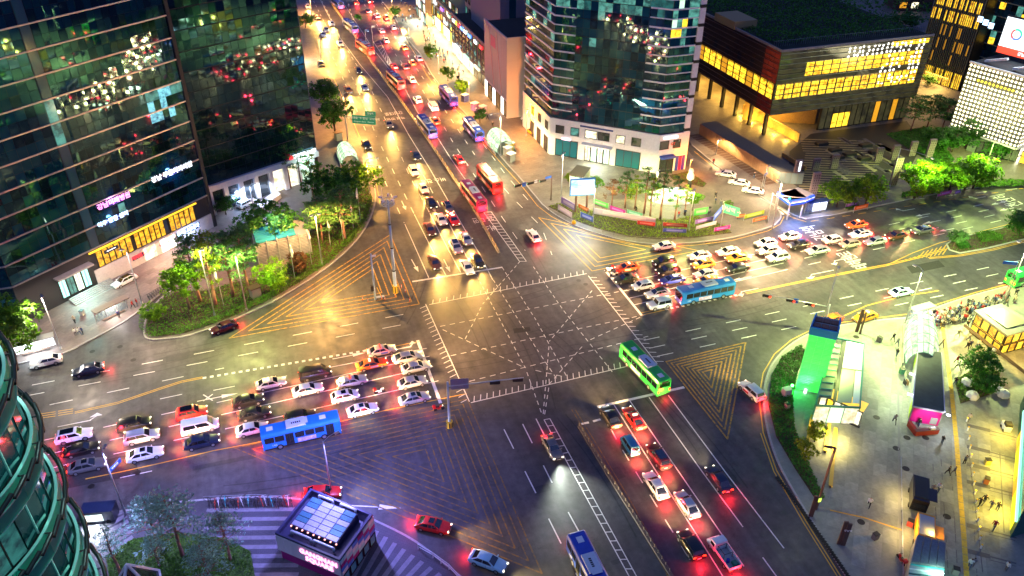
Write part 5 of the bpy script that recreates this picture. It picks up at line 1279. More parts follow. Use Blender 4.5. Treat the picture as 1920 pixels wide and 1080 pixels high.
def make_bus():
 t = link('bus', None); L, W, H = 11., 2.5, 3.15
 mb = MB(); prof = [(-1.25, .35), (-1.25, 2.75), (-1.12, 3.05), (-.95, 3.15), (.95, 3.15), (1.12, 3.05), (1.25, 2.75), (1.25, .35)]
 xs = [(-5.5, .96), (-5.35, 1), (5.2, 1), (5.42, .985), (5.5, .94)]; n = len(prof)
 mb.add([(x, y * f, .35 + (z - .35) * (f + (1 - f) * .5)) for x, f in xs for y, z in prof], [(i * n + j, i * n + (j + 1) % n, (i + 1) * n + (j + 1) % n, (i + 1) * n + j) for i in range(len(xs) - 1) for j in range(n)] + [tuple(range(n))[::-1], tuple(range(4 * n, 5 * n))])
 o = mb.build('body', PAINTS['busblue'], t)
 bm = bmesh.new(); bm.from_mesh(o.data); bmesh.ops.recalc_face_normals(bm, faces=bm.faces); bm.to_mesh(o.data); bm.free()
 wp = MB().box((0, 0, 0), (1.28, .05, .95)).mesh('side_window', M_CGLASS)
 for s in (-1, 1):
  for i in range(7):
   if s < 0 and i in (2, 6): continue
   link('side_window', wp, t, (-4.5 + i * 1.4, s * 1.245, 2.05))
 for x in (-1.7, 3.95):
  d = MB().box((0, 0, 0), (1.15, .06, 2.2)).build('door', M_TRIM, t, loc=(x, -1.245, 1.55)); MB().box((0, -.02, .1), (.5, .04, 1.6)).build('door_pane', M_CGLASS, d, loc=(-.28, 0, 0)); MB().box((0, -.02, .1), (.5, .04, 1.6)).build('door_pane', M_CGLASS, d, loc=(.28, 0, 0))
 MB().box((0, 0, 0), (.06, 2.2, 1.35)).build('windscreen', M_CGLASS, t, loc=(5.48, 0, 1.95)); MB().box((0, 0, 0), (.06, 1.9, .8)).build('rear_window', M_CGLASS, t, loc=(-5.47, 0, 2.2))
 MB().box((0, 0, 0), (.06, 1.7, .3)).build('destination_display', emat('lit_bus_display', (1, .6, .15), 1.5), t, loc=(5.46, 0, 2.85))
 for s in (-1, 1): MB().box((0, 0, 0), (10.6, .03, .22)).build('skirt', M_TRIM, t, loc=(0, s * 1.255, .45)); MB().box((0, 0, 0), (9.6, .02, .05)).build('body_seam', M_TRIM, t, loc=(-.2, s * 1.256, 1.5))
 for x in (-4.2, 3.2): MB().box((0, 0, 0), (.9, .8, .06)).build('roof_hatch', M_SIGNW_, t, loc=(x, 0, 3.17))
 MB().box((-.2, 0, 0), (2.7, 1.7, .22)).box((1.0, 0, .12), (1., 1.3, .02)).build('air_conditioner', mat('bus_roof_white', (.6, .63, .65), .5), t, loc=(-.4, 0, 3.25))
 g = MB()
 for i in range(5): g.box((-.4 + i * .28, -.1, 0), (.16, .3, .03))
 g.build('vent_grille', M_TRIM, t, loc=(-.7, 0, 3.39), kind='stuff')
 tm = MB().tube((0, -.15, 0), (0, .15, 0), .48, n=16).mesh('wheel', M_TYRE); rm = MB().tube((0, -.156, 0), (0, .156, 0), .28, n=10).mesh('rim', M_RIM)
 for x in (-3.2, 3.0):
  for s in (-1, 1): o = link('wheel', tm, t, (x, s * 1.13, .48)); link('rim', rm, o)
 hl = MB().box((0, 0, 0), (.12, .42, .2)).mesh('headlight', E_HEAD); tl = MB().box((0, 0, 0), (.1, .28, .4)).mesh('tail_light', E_TAIL)
 for s in (-1, 1): MB().box((0, 0, 0), (2.6, .03, .7)).build('advert_panel', mat('bus_advert', (.55, .42, .6), .5, noise=.7, nscale=2.5), t, loc=(.6, s * 1.262, 1.0)); lettering('140', .5, M_SIGNW_, t, (-3.9 * s, -1.27 * s, 1.0), (R(90), 0, 0 if s > 0 else PI), 'route_number', .01)
 MB().box((0, 0, 0), (.04, 1.2, .36)).build('rear_display', M_TRIM, t, loc=(-5.52, 0, 2.75))
 for s in (-1, 1):
  link('headlight', hl, t, (5.46, s * .9, .75)); link('tail_light', tl, t, (-5.48, s * 1.0, 1.1)); MB().box((0, 0, 0), (.12, .14, .4)).build('wing_mirror', M_TRIM, t, loc=(5.55, s * 1.3, 2.3))
 PROTO['bus'] = dict(root=t, L=L, H=H, W=W, rx=0, hood=.95)
make_bus()
def make_truck():
 t = link('pickup_truck', None); p = PAINTS['white']
 mb = MB(); pts = [(-.0, .5), (1.75, .5), (1.85, .95), (1.55, 1.15), (1.05, 1.9), (.2, 1.95), (0, 1.85)]
 mb.add([(x + .75, y, z) for y in (-.85, .85) for x, z in pts], [tuple(range(7)), tuple(range(7, 14))[::-1]] + [(i, (i + 1) % 7, 7 + (i + 1) % 7, 7 + i) for i in range(7)])
 o = mb.build('body', p, t); bm = bmesh.new(); bm.from_mesh(o.data); bmesh.ops.recalc_face_normals(bm, faces=bm.faces); bm.to_mesh(o.data); bm.free()
 w = MB().add([(2.31, -.76, 1.18), (2.31, .76, 1.18), (1.86, .7, 1.82), (1.86, -.7, 1.82)], [(0, 1, 2, 3)]); w.build('windscreen', M_CGLASS, t)
 for s in (-1, 1): MB().box((1.3, s * .86, 1.45), (.8, .03, .55)).build('side_window', M_CGLASS, t)
 MB().box((-.95, 0, .75), (3.3, 1.66, .12)).build('cargo_bed', mat('bed_grey', (.3, .3, .32), .5, .3), t)
 for s in (-1, 1): MB().box((-.95, s * .84, 1.0), (3.3, .05, .42)).build('side_board', p, t)
 MB().box((-2.6, 0, 1.0), (.05, 1.66, .42)).build('tailgate', p, t); MB().box((.69, 0, 1.1), (.05, 1.6, .6)).build('side_board', p, t)
 fr = MB()
 for x in (.5, -.9):
  for s in (-1, 1): fr.bar((x, s * .6, .8), (x, s * .6, 1.75), .05, .05)
  fr.bar((x, -.6, 1.75), (x, .6, 1.75), .05, .05)
 for s in (-1, 1): fr.bar((.5, s * .6, 1.75), (-.9, s * .6, 1.75), .05, .05)
 fr.build('load_frame', M_TRIM, t)
 MB().tube((-1.4, .3, .82), (-1.4, .3, 1.35), .22, n=10).build('load_drum', PAINTS['blue'], t); MB().box((-2., -.3, 1.), (.7, .6, .4)).build('load_crate', mat('crate_green', (.03, .15, .1), .6), t)
 tm = MB().tube((0, -.1, 0), (0, .1, 0), .31, n=12).mesh('wheel', M_TYRE); rm = MB().tube((0, -.105, 0), (0, .105, 0), .18, n=8).mesh('rim', M_RIM)
 for x in (-1.5, 1.7):
  for s in (-1, 1): o = link('wheel', tm, t, (x, s * .74, .31)); link('rim', rm, o)
 for s in (-1, 1):
  MB().box((2.58, s * .6, .78), (.1, .3, .2)).build('headlight', E_HEAD, t); MB().box((-2.6, s * .6, .66), (.08, .35, .14)).build('tail_light', E_TAIL, t); MB().box((2.0, s * .98, 1.35), (.08, .16, .26)).build('wing_mirror', M_TRIM, t)
 PROTO['pickup_truck'] = dict(root=t, L=5.1, H=1.95, W=1.74, rx=1, hood=.95)
make_truck()
def make_moto():
 t = link('motorcycle', None)
 wm = MB(); n = 14
 tm = MB().tube((0, -.05, 0), (0, .05, 0), .28, n=12).mesh('wheel', M_TYRE)
 for x in (-.62, .62): link('wheel', tm, t, (x, 0, .28))
 b = MB(); b.path([(-.7, 0, .62), (-.3, 0, .72), (.1, 0, .6), (.35, 0, .85), (.5, 0, .95)], [.12, .16, .15, .13, .06], 8); b.box((0, 0, .38), (.5, .2, .2)); b.path([(.62, 0, .28), (.45, 0, .95)], [.05, .05]); b.build('body', PAINTS['white'], t)
 MB().path([(.42, -.35, 1.0), (.46, 0, .98), (.42, .35, 1.0)], [.025, .03, .025], 5).build('handlebar', M_TRIM, t)
 MB().box((-.25, 0, .8), (.6, .26, .1)).build('seat', M_TRIM, t)
 MB().box((-.75, 0, 1.02), (.45, .45, .42)).build('delivery_box', PAINTS['red'], t)
 MB().box((.6, 0, .85), (.1, .16, .14)).build('headlight', E_HEAD, t); MB().box((-.8, 0, .66), (.06, .16, .08)).build('tail_light', E_TAIL, t)
 PROTO['motorcycle'] = dict(root=t, L=1.9, H=1.4, W=.7, rx=0, hood=.9)
make_moto()
for k, v in PROTO.items(): v['used'] = False
VCOUNT = 0
def vehicle(kind, px, ang, col, label, group=None, cat=None, head=1., tail=1., taxi=None, roof=None, hcol=None, name=None, lights=True, plate=None, door=None):
 """one vehicle centred at a photograph pixel (of its body centre), ang = heading in degrees"""
 P = PROTO[kind]; r = copy_tree(P['root'])
 c = G(px[0], px[1], P['H'] * .42)
 r.name = name or {'sedan': 'sedan_car', 'suv': 'suv_car', 'hatchback': 'hatchback_car', 'jeep': 'boxy_suv', 'van': 'van', 'microvan': 'small_van', 'bus': 'city_bus', 'pickup_truck': 'pickup_truck', 'motorcycle': 'motorcycle'}[kind]
 r.location = (c.x, c.y, .002); r.rotation_euler = (0, 0, R(ang))
 r['label'] = label; r['category'] = cat or {'bus': 'bus', 'van': 'van', 'microvan': 'van', 'pickup_truck': 'truck', 'motorcycle': 'motorcycle'}.get(kind, 'car')
 if group: r['group'] = group
 pm = PAINTS[col]
 for ch in list(r.children):
  b = ch.name.split('.')[0]
  if b in ('body', 'wing_mirror', 'side_board', 'tailgate') and not (kind == 'bus' and b == 'wing_mirror'):
   ch.material_slots[0].link = 'OBJECT'; ch.material_slots[0].material = pm
  if b == 'headlight' and not head: ch.material_slots[0].link = 'OBJECT'; ch.material_slots[0].material = mat('unlit_headlamp', (.5, .5, .5), .15)
  if b == 'tail_light' and not tail: ch.material_slots[0].link = 'OBJECT'; ch.material_slots[0].material = mat('unlit_tail_lamp', (.25, .01, .01), .2)
 L, H = P['L'], P['H']
 if kind != 'bus': r.scale = (random.uniform(.95, 1.05), random.uniform(.97, 1.03), random.uniform(.95, 1.05))
 if taxi: MB().box((0, 0, 0), (.3, .7, .16)).build('roof_sign', E_TAXI if taxi == 1 else taxi, r, loc=(P['rx'] + .1, 0, H + .1))
 if roof == 'sun': MB().box((0, 0, 0), (.7, .8, .03)).build('sunroof', M_CGLASS, r, loc=(P['rx'] + .25, 0, H + .02))
 if roof == 'black': MB().box((0, 0, 0), (1.7, 1.1, .03)).build('roof_panel', M_CGLASS, r, loc=(P['rx'], 0, H + .02))
 if roof == 'rails':
  for s in (-1, 1): MB().box((0, 0, 0), (1.9, .06, .07)).build('roof_rail', M_RIM, r, loc=(P['rx'], s * .6, H + .03))
 if roof == 'light': MB().box((0, 0, 0), (.25, 1.0, .12)).build('light_bar', E_TAIL, r, loc=(P['rx'] + .1, 0, H + .08))
 if door:
  for s in (-1, 1): MB().box((0, 0, 0), (1.2, .03, .32)).build('door_panel', mat('door_panel_' + door[0], door[1], .4), r, loc=(.25, s * (P['W'] / 2 + .005), .68))
 if lights:
  hc = hcol or (1, .82, .5)
  if head: lamp('SPOT', 'headlight_beam', (L / 2 + .15, 0, P['hood'] - .15), 52 * head, hc, r, .3, 95, 1., (1, 0, -.1), 'car')
  if tail: lamp('POINT', 'tail_glow', (-L / 2 - .7, 0, .8), 80 * tail, (1, .015, .03), r, .25)
 return r
_C = lambda *a, **k: vehicle(*a, **k)
gq = 'cars queueing in the left approach'
A0 = 1.5
for kind, px, col, lab, kw in (
 ('sedan', (716, 657), 'silver', 'silver patrol style sedan with blue door panel at head of its queue', dict(roof='light', door=('blue', (.05, .12, .5)))),
 ('sedan', (697, 682), 'orange', 'orange taxi with pale door panels just behind the patrol sedan', dict(taxi=1, door=('lilac', (.5, .4, .6)))),
 ('sedan', (765, 669), 'silver', 'silver sedan in the upper spot of the front row by the stop line', dict()),
 ('sedan', (780, 688), 'silver', 'silver sedan with nose over the stop line, second in front row', dict()),
 ('sedan', (773, 716), 'silver', 'grey silver sedan in front row just below the one over the line', dict()),
 ('sedan', (777, 746), 'silver', 'silver sedan with open sunroof, lowest of the front row', dict(roof='sun')),
 ('van', (591, 698), 'black', 'long black minivan behind the orange taxi', dict(roof=None)),
 ('sedan', (660, 714), 'silver', 'silver taxi with red roof lamp left of the red delivery motorcycle', dict(taxi=E_TAIL)),
 ('sedan', (577, 730), 'white', 'plain white sedan below the black minivan', dict()),
 ('hatchback', (647, 742), 'white', 'white hatchback with dark sunroof below the silver taxi', dict(roof='sun')),
 ('sedan', (680, 768), 'white', 'white sedan with sunroof just ahead of the blue bus', dict(roof='sun')),
 ('sedan', (508, 718), 'silver', 'silver taxi with glowing roof sign leading the two black sedans', dict(taxi=1)),
 ('suv', (563, 781), 'black', 'black car mostly hidden behind the blue bus roof', dict()),
 ('sedan', (465, 751), 'black', 'black sedan, upper of the two side by side in the left queue', dict()),
 ('sedan', (477, 775), 'black', 'black sedan, lower of the two side by side in the left queue', dict()),
 ('sedan', (473, 804), 'white', 'white sedan with green windscreen glow tucked behind the bus', dict()),
 ('suv', (360, 773), 'red', 'bright red suv with dark roof panel above the white van', dict(roof='black')),
 ('van', (375, 798), 'white', 'white panel van below the red suv', dict()),
 ('sedan', (378, 828), 'navy', 'dark navy sedan below the white van', dict()),
 ('suv', (252, 795), 'black', 'black estate with bright headlights above the silver suv', dict()),
 ('suv', (266, 818), 'silver', 'silver suv with roof rails between black estate and white sedan', dict(roof='rails')),
 ('sedan', (272, 851), 'white', 'white sedan with square sunroof at the bottom of the left queue', dict(roof='sun')),
 ('suv', (139, 816), 'white', 'white suv with black roof beside the round tower', dict(roof='black')),
 ('sedan', (153, 842), 'black', 'shiny black sedan next to the round tower, middle of three', dict()),
 ('sedan', (163, 873), 'grey', 'grey sedan with dark sunroof, last in the row by the round tower', dict(roof='sun'))):
 _C(kind, px, A0, col, lab, gq, tail=1., head=2.1, hcol=(1, .52, .2), **kw)
b1 = _C('bus', (565, 809), 1, 'busblue', 'blue city bus with white roof unit in the left queue', head=.9)
b1.children
for i, (px, lab, c) in enumerate((((712, 732), 'white delivery motorcycle with red box between silver cars', 'white'), ((823, 764), 'red motorcycle with rider stopped past the stop line', 'red'))):
 _C('motorcycle', px, 2, c, lab, head=.15, tail=.2)
_C('sedan', (86, 677), 186, 'white', 'white sedan parked at the kerb by the lit bus stop at far left', head=0, tail=0)
_C('sedan', (165, 693), 184, 'navy', 'dark blue car passing on the left road under the bus stop', head=.5, tail=1.3, hcol=(.9, 1, .9))
_C('sedan', (420, 613), 198, 'maroon', 'dark red car turning along the hedge of the green island', head=.8, tail=1.5)
_C('sedan', (605, 923), -14, 'red', 'red car passing behind the pavilion roof', head=.6, tail=2.5)
_C('sedan', (812, 984), -33, 'red', 'red car with pale roof panel turning right past the pavilion', head=1.2, tail=2., hcol=(1, .6, .2), roof='sun')
_C('sedan', (915, 1052), -42, 'pale', 'pale blue white sedan rounding the corner at the bottom edge', head=1.2, tail=1.5, hcol=(1, .75, .3))
gs = 'cars stopped in the lower right lanes'
for kind, px, col, lab, kw in (
 ('sedan', (1144, 781), 'black', 'black sedan at the stop line left of the red orange taxi', dict()),
 ('sedan', (1188, 783), 'red', 'red orange taxi with glowing roof sign at the lower stop line', dict(taxi=1)),
 ('microvan', (1181, 834), 'teal', 'small teal blue minivan behind the black sedan', dict()),
 ('suv', (1234, 854), 'maroon', 'dark maroon suv right of the teal minivan', dict(roof='black')),
 ('sedan', (1229, 909), 'white', 'white sedan with indicator lit behind the maroon suv', dict()),
 ('sedan', (1288, 945), 'silver', 'silver sedan reflecting red light, right of the white one', dict()),
 ('suv', (1295, 1020), 'black', 'glossy black suv beside the white pickup truck', dict())):
 _C(kind, px, 90, col, lab, gs, tail=2.6, head=1.6, hcol=(1, .65, .25), **kw)
_C('pickup_truck', (1357, 1036), 92, 'white', 'white pickup truck with blue drum and frame on its bed', gs, tail=2.6)
_C('sedan', (1347, 898), 90, 'navy', 'dark navy car driving up the empty lane right of the queue', head=.9, tail=2)
_C('suv', (1409, 732), 97, 'white', 'white car with broad red tail lights turning right beside the yellow triangle', tail=1.5, door=('red', (.6, .01, .02)))
_C('bus', (1208, 692), 97, 'busgreen', 'bright green city bus crossing into the junction from the bottom', tail=1, head=1.2, hcol=(1, .9, .6))
_C('bus', (1112, 1082), -90, 'busdeep', 'deep blue bus leaving at the bottom edge of the picture', tail=1, head=1.)
_C('sedan', (1036, 838), -90, 'grey', 'grey car with bright headlights coming down beside the hatched strip', head=2.6, tail=.6, hcol=(.9, 1, .85))
gr = 'cars queueing in the right approach'
for kind, px, col, lab, kw in (
 ('sedan', (1311, 479), 'white', 'white sedan with red glow in windscreen beside the yellow triangle tip', dict()),
 ('sedan', (1365, 471), 'white', 'white sedan second in the uppermost lane of the right queue', dict()),
 ('sedan', (1436, 455), 'white', 'white sedan third in the uppermost lane of the right queue', dict()),
 ('sedan', (1481, 443), 'white', 'white taxi with red windscreen at the rear of the uppermost lane', dict(taxi=1)),
 ('suv', (1245, 490), 'black', 'black suv, upper of the stacked pair in the right queue', dict()),
 ('sedan', (1176, 501), 'orange', 'orange taxi leading the right queue behind two scooters', dict(taxi=1, door=('cream', (.6, .5, .35)))),
 ('sedan', (1318, 495), 'yellow', 'yellow taxi below the first white sedan of the right queue', dict(taxi=1)),
 ('sedan', (1383, 483), 'yellow', 'yellow taxi above the small black sedan in the right queue', dict(taxi=1)),
 ('sedan', (1441, 469), 'silver', 'silver sedan squeezed above the white suv in the right queue', dict()),
 ('sedan', (1498, 458), 'black', 'black sedan with red tail glow ahead of the beige suv', dict()),
 ('suv', (1252, 506), 'black', 'black suv, lower of the stacked pair in the right queue', dict()),
 ('sedan', (1173, 522), 'olive', 'dark olive sedan at the right stop line', dict(roof='sun')),
 ('sedan', (1322, 513), 'white', 'white sedan below the first yellow taxi in the right queue', dict()),
 ('sedan', (1383, 502), 'black', 'black sedan below the second yellow taxi', dict()),
 ('suv', (1458, 482), 'white', 'white suv with chrome rails in the right queue', dict(roof='rails')),
 ('sedan', (1533, 469), 'silver', 'silver sedan beside the painted road words', dict()),
 ('hatchback', (1560, 449), 'white', 'small white hatchback over the painted road words', dict()),
 ('hatchback', (1593, 457), 'beige', 'beige hatchback right of the painted road words', dict()),
 ('sedan', (1260, 524), 'blue', 'deep blue sedan with roof light in the right queue', dict(taxi=1)),
 ('hatchback', (1205, 535), 'sky', 'pale blue white hatchback near the right stop line', dict()),
 ('sedan', (1613, 438), 'white', 'white sedan with sunroof ahead of the orange taxi shape', dict(roof='sun')),
 ('sedan', (1641, 452), 'silver', 'silver white sedan behind the beige hatchback', dict()),
 ('sedan', (1680, 441), 'brown', 'brown sedan near the end of the right queue', dict()),
 ('sedan', (1729, 431), 'grey', 'dark grey sedan, last in the right queue', dict(roof='sun')),
 ('sedan', (1233, 550), 'sky', 'two tone pale sedan with black glass roof above the boxy suv', dict(roof='black')),
 ('jeep', (1236, 569), 'sky', 'pale blue boxy off roader at the centre line of the right queue', dict()),
 ('sedan', (1325, 526), 'yellow', 'yellow taxi mostly hidden behind the right blue bus', dict(taxi=1))):
 _C(kind, px, 180, col, lab, gr, tail=1.6, head=2., hcol=(1, .52, .2), **kw)
_C('bus', (1322, 548), 180, 'busblue', 'blue city bus waiting at the centre line of the right queue', head=1, tail=2)
for px, lab in (((1142, 504), 'white scooter nearer the kerb at the head of the right queue'), ((1151, 513), 'white scooter nearer the stop line at the head of the right queue')):
 _C('motorcycle', px, 182, 'white', lab, head=.15, tail=.2)
_C('sedan', (1605, 421), 180, 'orange', 'orange taxi driving along the far right lane above the white sedan', taxi=1)
_C('sedan', (1245, 461), 178, 'white', 'white car passing along the curved kerb of the planted corner', tail=1.5)
_C('sedan', (1690, 547), 0, 'pale', 'light blue sedan leaving to the right on the lower carriageway', roof='sun')
_C('sedan', (1622, 594), 186, 'yellow', 'yellow taxi parked in the bay beside two brown pylons', head=0, tail=0, taxi=1)
_C('sedan', (1556, 600), 190, 'orange', 'orange car half hidden behind the green lit kiosk tower', head=0, tail=.5)
_C('bus', (1935, 516), 2, 'busgreen', 'lime green bus at the right edge stopped by the crowd')
gn = 'cars coming down the north road'
for kind, px, col, lab, kw in (
 ('suv', (776, 321), 'white', 'white suv with pink bonnet glow topmost of the queue coming down', dict()),
 ('sedan', (794, 353), 'white', 'white sedan second in the queue coming down', dict()),
 ('sedan', (809, 381), 'black', 'black sedan with yellow headlights in the queue coming down', dict()),
 ('sedan', (840, 388), 'grey', 'dark roofed sedan just behind the red orange taxi', dict(roof='black')),
 ('sedan', (850, 411), 'red', 'red orange taxi with lit headlights in the queue coming down', dict(taxi=1)),
 ('sedan', (827, 411), 'white', 'pinkish white sedan left of the red orange taxi', dict()),
 ('sedan', (874, 447), 'silver', 'silver taxi below the red orange taxi', dict(taxi=1)),
 ('suv', (855, 463), 'silver', 'silver suv with black roof bars behind the foremost white sedan', dict(roof='black')),
 ('sedan', (896, 489), 'olive', 'dark green sedan with glaring headlights at the upper stop line', dict()),
 ('sedan', (876, 501), 'white', 'foremost white sedan just over the upper stop line', dict())):
 _C(kind, px, -90, col, lab, gn, tail=.7, head=1.5, hcol=(1, .55, .12), **kw)
for kind, px, col, lab in (
 ('sedan', (780, 292), 'navy', 'dark blue car braking behind the waiting white suv'), ('sedan', (729, 233), 'grey', 'grey car passing below the green gantry sign'),
 ('sedan', (687, 271), 'black', 'black car with white headlights near the glowing dome entrance'), ('sedan', (684, 164), 'silver', 'silver car coming down left of the bus lane line'),
 ('sedan', (672, 132), 'black', 'black car with yellow headlights further up the road'), ('sedan', (638, 82), 'white', 'white car far up the road coming down'),
 ('sedan', (653, 168), 'yellow', 'yellow taxi in the left lane beside the dark tree'), ('sedan', (612, 56), 'silver', 'silver car far up near the bus lane coming down'),
 ('sedan', (595, 32), 'brown', 'brown car in the kerb lane far up the road'), ('sedan', (622, 44), 'white', 'white car beside the bus lane line far up the road'), ('sedan', (606, 64), 'white', 'white car with glaring lights in the middle lane far up'),
 ('sedan', (577, 12), 'white', 'white car at the very top left of the road'), ('sedan', (806, 430), 'brown', 'brown car in the lane left of the waiting queue'), ('sedan', (815, 492), 'brown', 'brown car rolling up to the upper stop line in the left lane')):
 _C(kind, px, -90, col, lab, 'moving cars coming down the north road', head=2.3, tail=.4, hcol=(1, .56, .12))
for kind, px, ang, col, lab in (
 ('bus', (918, 337), 93, 'busred', 'red bus with white roof unit passing the planted corner'), ('bus', (888, 369), 93, 'busmag', 'magenta red bus in the centre bus lane'),
 ('bus', (801, 239), 93, 'busdeep', 'blue bus in the centre bus lane left of the orange car'), ('bus', (888, 244), 91, 'busdeep', 'blue bus at the right kerb beside the glowing dome'),
 ('bus', (841, 181), 92, 'busdeep', 'grey blue bus with white roof unit stopped at the right kerb'), ('bus', (742, 151), 97, 'busred', 'red bus beside the hatched taper up the road'),
 ('bus', (684, 90), 102, 'busred', 'red bus far up at the median bus stop'), ('bus', (657, 50), 100, 'busdeep', 'blue white bus behind the far red bus'), ('bus', (632, 6), 98, 'busdeep', 'blue bus at the very top of the median')):
 _C(kind, px, ang, col, lab, 'buses going up the north road', tail=3, head=.8)
for kind, px, col, lab in (
 ('sedan', (1000, 441), 'white', 'white car with red tail glow entering the upper road alone'), ('sedan', (860, 298), 'red', 'red car with pale roof right of the bus lane'),
 ('sedan', (815, 226), 'orange', 'orange taxi beside the blue bus in the bus lane'), ('suv', (783, 186), 'white', 'white car ahead of the orange taxi'), ('van', (812, 199), 'white', 'white van in the lane right of the white car'),
 ('sedan', (772, 149), 'white', 'white car right of the red bus'), ('sedan', (738, 124), 'red', 'dark red car nearest the far end of the hatched taper'), ('sedan', (760, 124), 'maroon', 'maroon car in the middle lane up the road'),
 ('sedan', (773, 117), 'orange', 'orange taxi right of the maroon car'), ('sedan', (785, 109), 'white', 'white car with red lights by the right kerb up the road'), ('sedan', (737, 51), 'white', 'white roofed car with a big red glow behind it'),
 ('sedan', (724, 32), 'orange', 'orange taxi near the bus shelter at the top right kerb'), ('sedan', (707, 29), 'silver', 'silver car left of the top orange taxi'), ('sedan', (758, 88), 'yellow', 'yellow white taxi stopped at the kerb past the crossing'),
 ('sedan', (723, 75), 'white', 'white car ahead of the hatched taper'), ('sedan', (715, 57), 'silver', 'silver car in the middle lane near the top'), ('sedan', (690, 20), 'navy', 'blue car near the top of the road'), ('sedan', (667, 4), 'orange', 'orange car at the top edge of the road'), ('sedan', (693, 2), 'red', 'red car at the top edge right of the orange one')):
 _C(kind, px, 91, col, lab, 'cars going up the north road', tail=4.5, head=1.2, taxi=1 if 'taxi' in lab else None)
for kind, px, ang, col, lab in (
 ('sedan', (1361, 326), 142, 'white', 'white sedan parked first by the striped pavement, nearest the orange lamp'), ('sedan', (1386, 342), 142, 'white', 'white sedan parked in the middle of three by the tan wall'), ('sedan', (1412, 357), 142, 'white', 'white sedan parked last of three by the tan wall'),
 ('suv', (463, 380), 35, 'white', 'white suv parked on the ramp beside the blue light bar'), ('sedan', (233, 526), 218, 'white', 'white sedan with black roof parked under the amber windows'), ('hatchback', (602, 120), -90, 'black', 'dark car pulled in at the left kerb up the road'),
 ('hatchback', (990, 221), 150, 'white', 'white car parked in the orange lit yard'), ('hatchback', (1003, 214), 150, 'white', 'white car parked under the red beam in the orange lit yard'), ('hatchback', (998, 247), 100, 'yellow', 'yellow car parked by the orange yard lamp')):
 _C(kind, px, ang, col, lab, 'parked cars', head=0, tail=0, roof='black' if 'black roof' in lab else None)
for ang, px, c, lab in ((80, (1690, 1047), 'red', 'red motorcycle parked on the plaza beside the grey kiosk'),):
 _C('motorcycle', px, ang, c, lab, head=0, tail=.1)
for v in PROTO.values():
 def rm(o):
  for ch in list(o.children): rm(ch)
  bpy.data.objects.remove(o)
 rm(v['root'])
# ================================================================ TREES AND PLANTING
from mathutils import noise as mnoise
def leaf_mat(name, col, tr=.35, nscale=.8):
 m = bpy.data.materials.new(name); m.use_nodes = True; n = m.node_tree; b = n.nodes['Principled BSDF']; L = n.links.new; out = n.nodes['Material Output']
 oi = n.nodes.new('ShaderNodeObjectInfo'); ge = n.nodes.new('ShaderNodeNewGeometry')
 t = n.nodes.new('ShaderNodeTexNoise'); t.inputs['Scale'].default_value = nscale; t.inputs['Detail'].default_value = 3; L(ge.outputs['Position'], t.inputs['Vector'])
 mr = n.nodes.new('ShaderNodeMapRange'); mr.inputs[1].default_value = .3; mr.inputs[2].default_value = .7; mr.inputs[3].default_value = .6; mr.inputs[4].default_value = 1.45; L(t.outputs['Fac'], mr.inputs[0])
 rn = n.nodes.new('ShaderNodeMapRange'); rn.inputs[3].default_value = .65; rn.inputs[4].default_value = 1.35; L(ge.outputs['Random Per Island'], rn.inputs[0])
 mu = n.nodes.new('ShaderNodeMath'); mu.operation = 'MULTIPLY'; L(mr.outputs[0], mu.inputs[0]); L(rn.outputs[0], mu.inputs[1])
 sc = n.nodes.new('ShaderNodeVectorMath'); sc.operation = 'SCALE'; sc.inputs[0].default_value = col; L(mu.outputs[0], sc.inputs['Scale'])
 L(sc.outputs[0], b.inputs['Base Color']); b.inputs['Roughness'].default_value = .55
 tl = n.nodes.new('ShaderNodeBsdfTranslucent'); L(sc.outputs[0], tl.inputs['Color']); mx = n.nodes.new('ShaderNodeMixShader'); mx.inputs[0].default_value = tr
 L(b.outputs[0], mx.inputs[1]); L(tl.outputs[0], mx.inputs[2]); L(mx.outputs[0], out.inputs['Surface']); MATS[name] = m; return m
LF_BRIGHT = leaf_mat('lit_green_leaf', (.085, .22, .008), .45); LF_DARK = leaf_mat('unlit_green_leaf', (.04, .17, .012), .45); LF_YEL = leaf_mat('lit_yellow_green_leaf', (.16, .24, .008), .45); LF_PINE = leaf_mat('pine_needle', (.07, .19, .045), .4); LF_BLUE = leaf_mat('lit_blue_green_needle', (.2, .4, .31), .4); LF_RUST = leaf_mat('rust_leaf', (.13, .055, .015)); LF_LIME = leaf_mat('lit_lime_leaf', (.15, .34, .006), .5); LF_GRASS = leaf_mat('hedge_leaf', (.07, .2, .008), .4, 1.2)  # lit and unlit leaf copies: light put into bright, yellow, lime, blue colours
M_BARK = mat('tree_bark', (.09, .06, .045), .9, noise=.35, nscale=6); M_BARKP = mat('red_pine_bark', (.24, .12, .09), .9, noise=.35, nscale=5)
def quad_leaf(V, F, c, nrm, s, asp=.6):
 nrm = nrm.normalized(); a = nrm.orthogonal().normalized(); b = nrm.cross(a); t = random.uniform(0, 2 * PI); u = a * math.cos(t) + b * math.sin(t); v = nrm.cross(u)
 u *= s / 2; v *= s * asp / 2; k = len(V); V += [c - u - v * .4, c - v, c + u, c + v]; F.append((k, k + 1, k + 2, k + 3))
def rand_dir():
 while True:
  v = Vector((random.uniform(-1, 1), random.uniform(-1, 1), random.uniform(-1, 1)))
  if .01 < v.length < 1: return v.normalized()
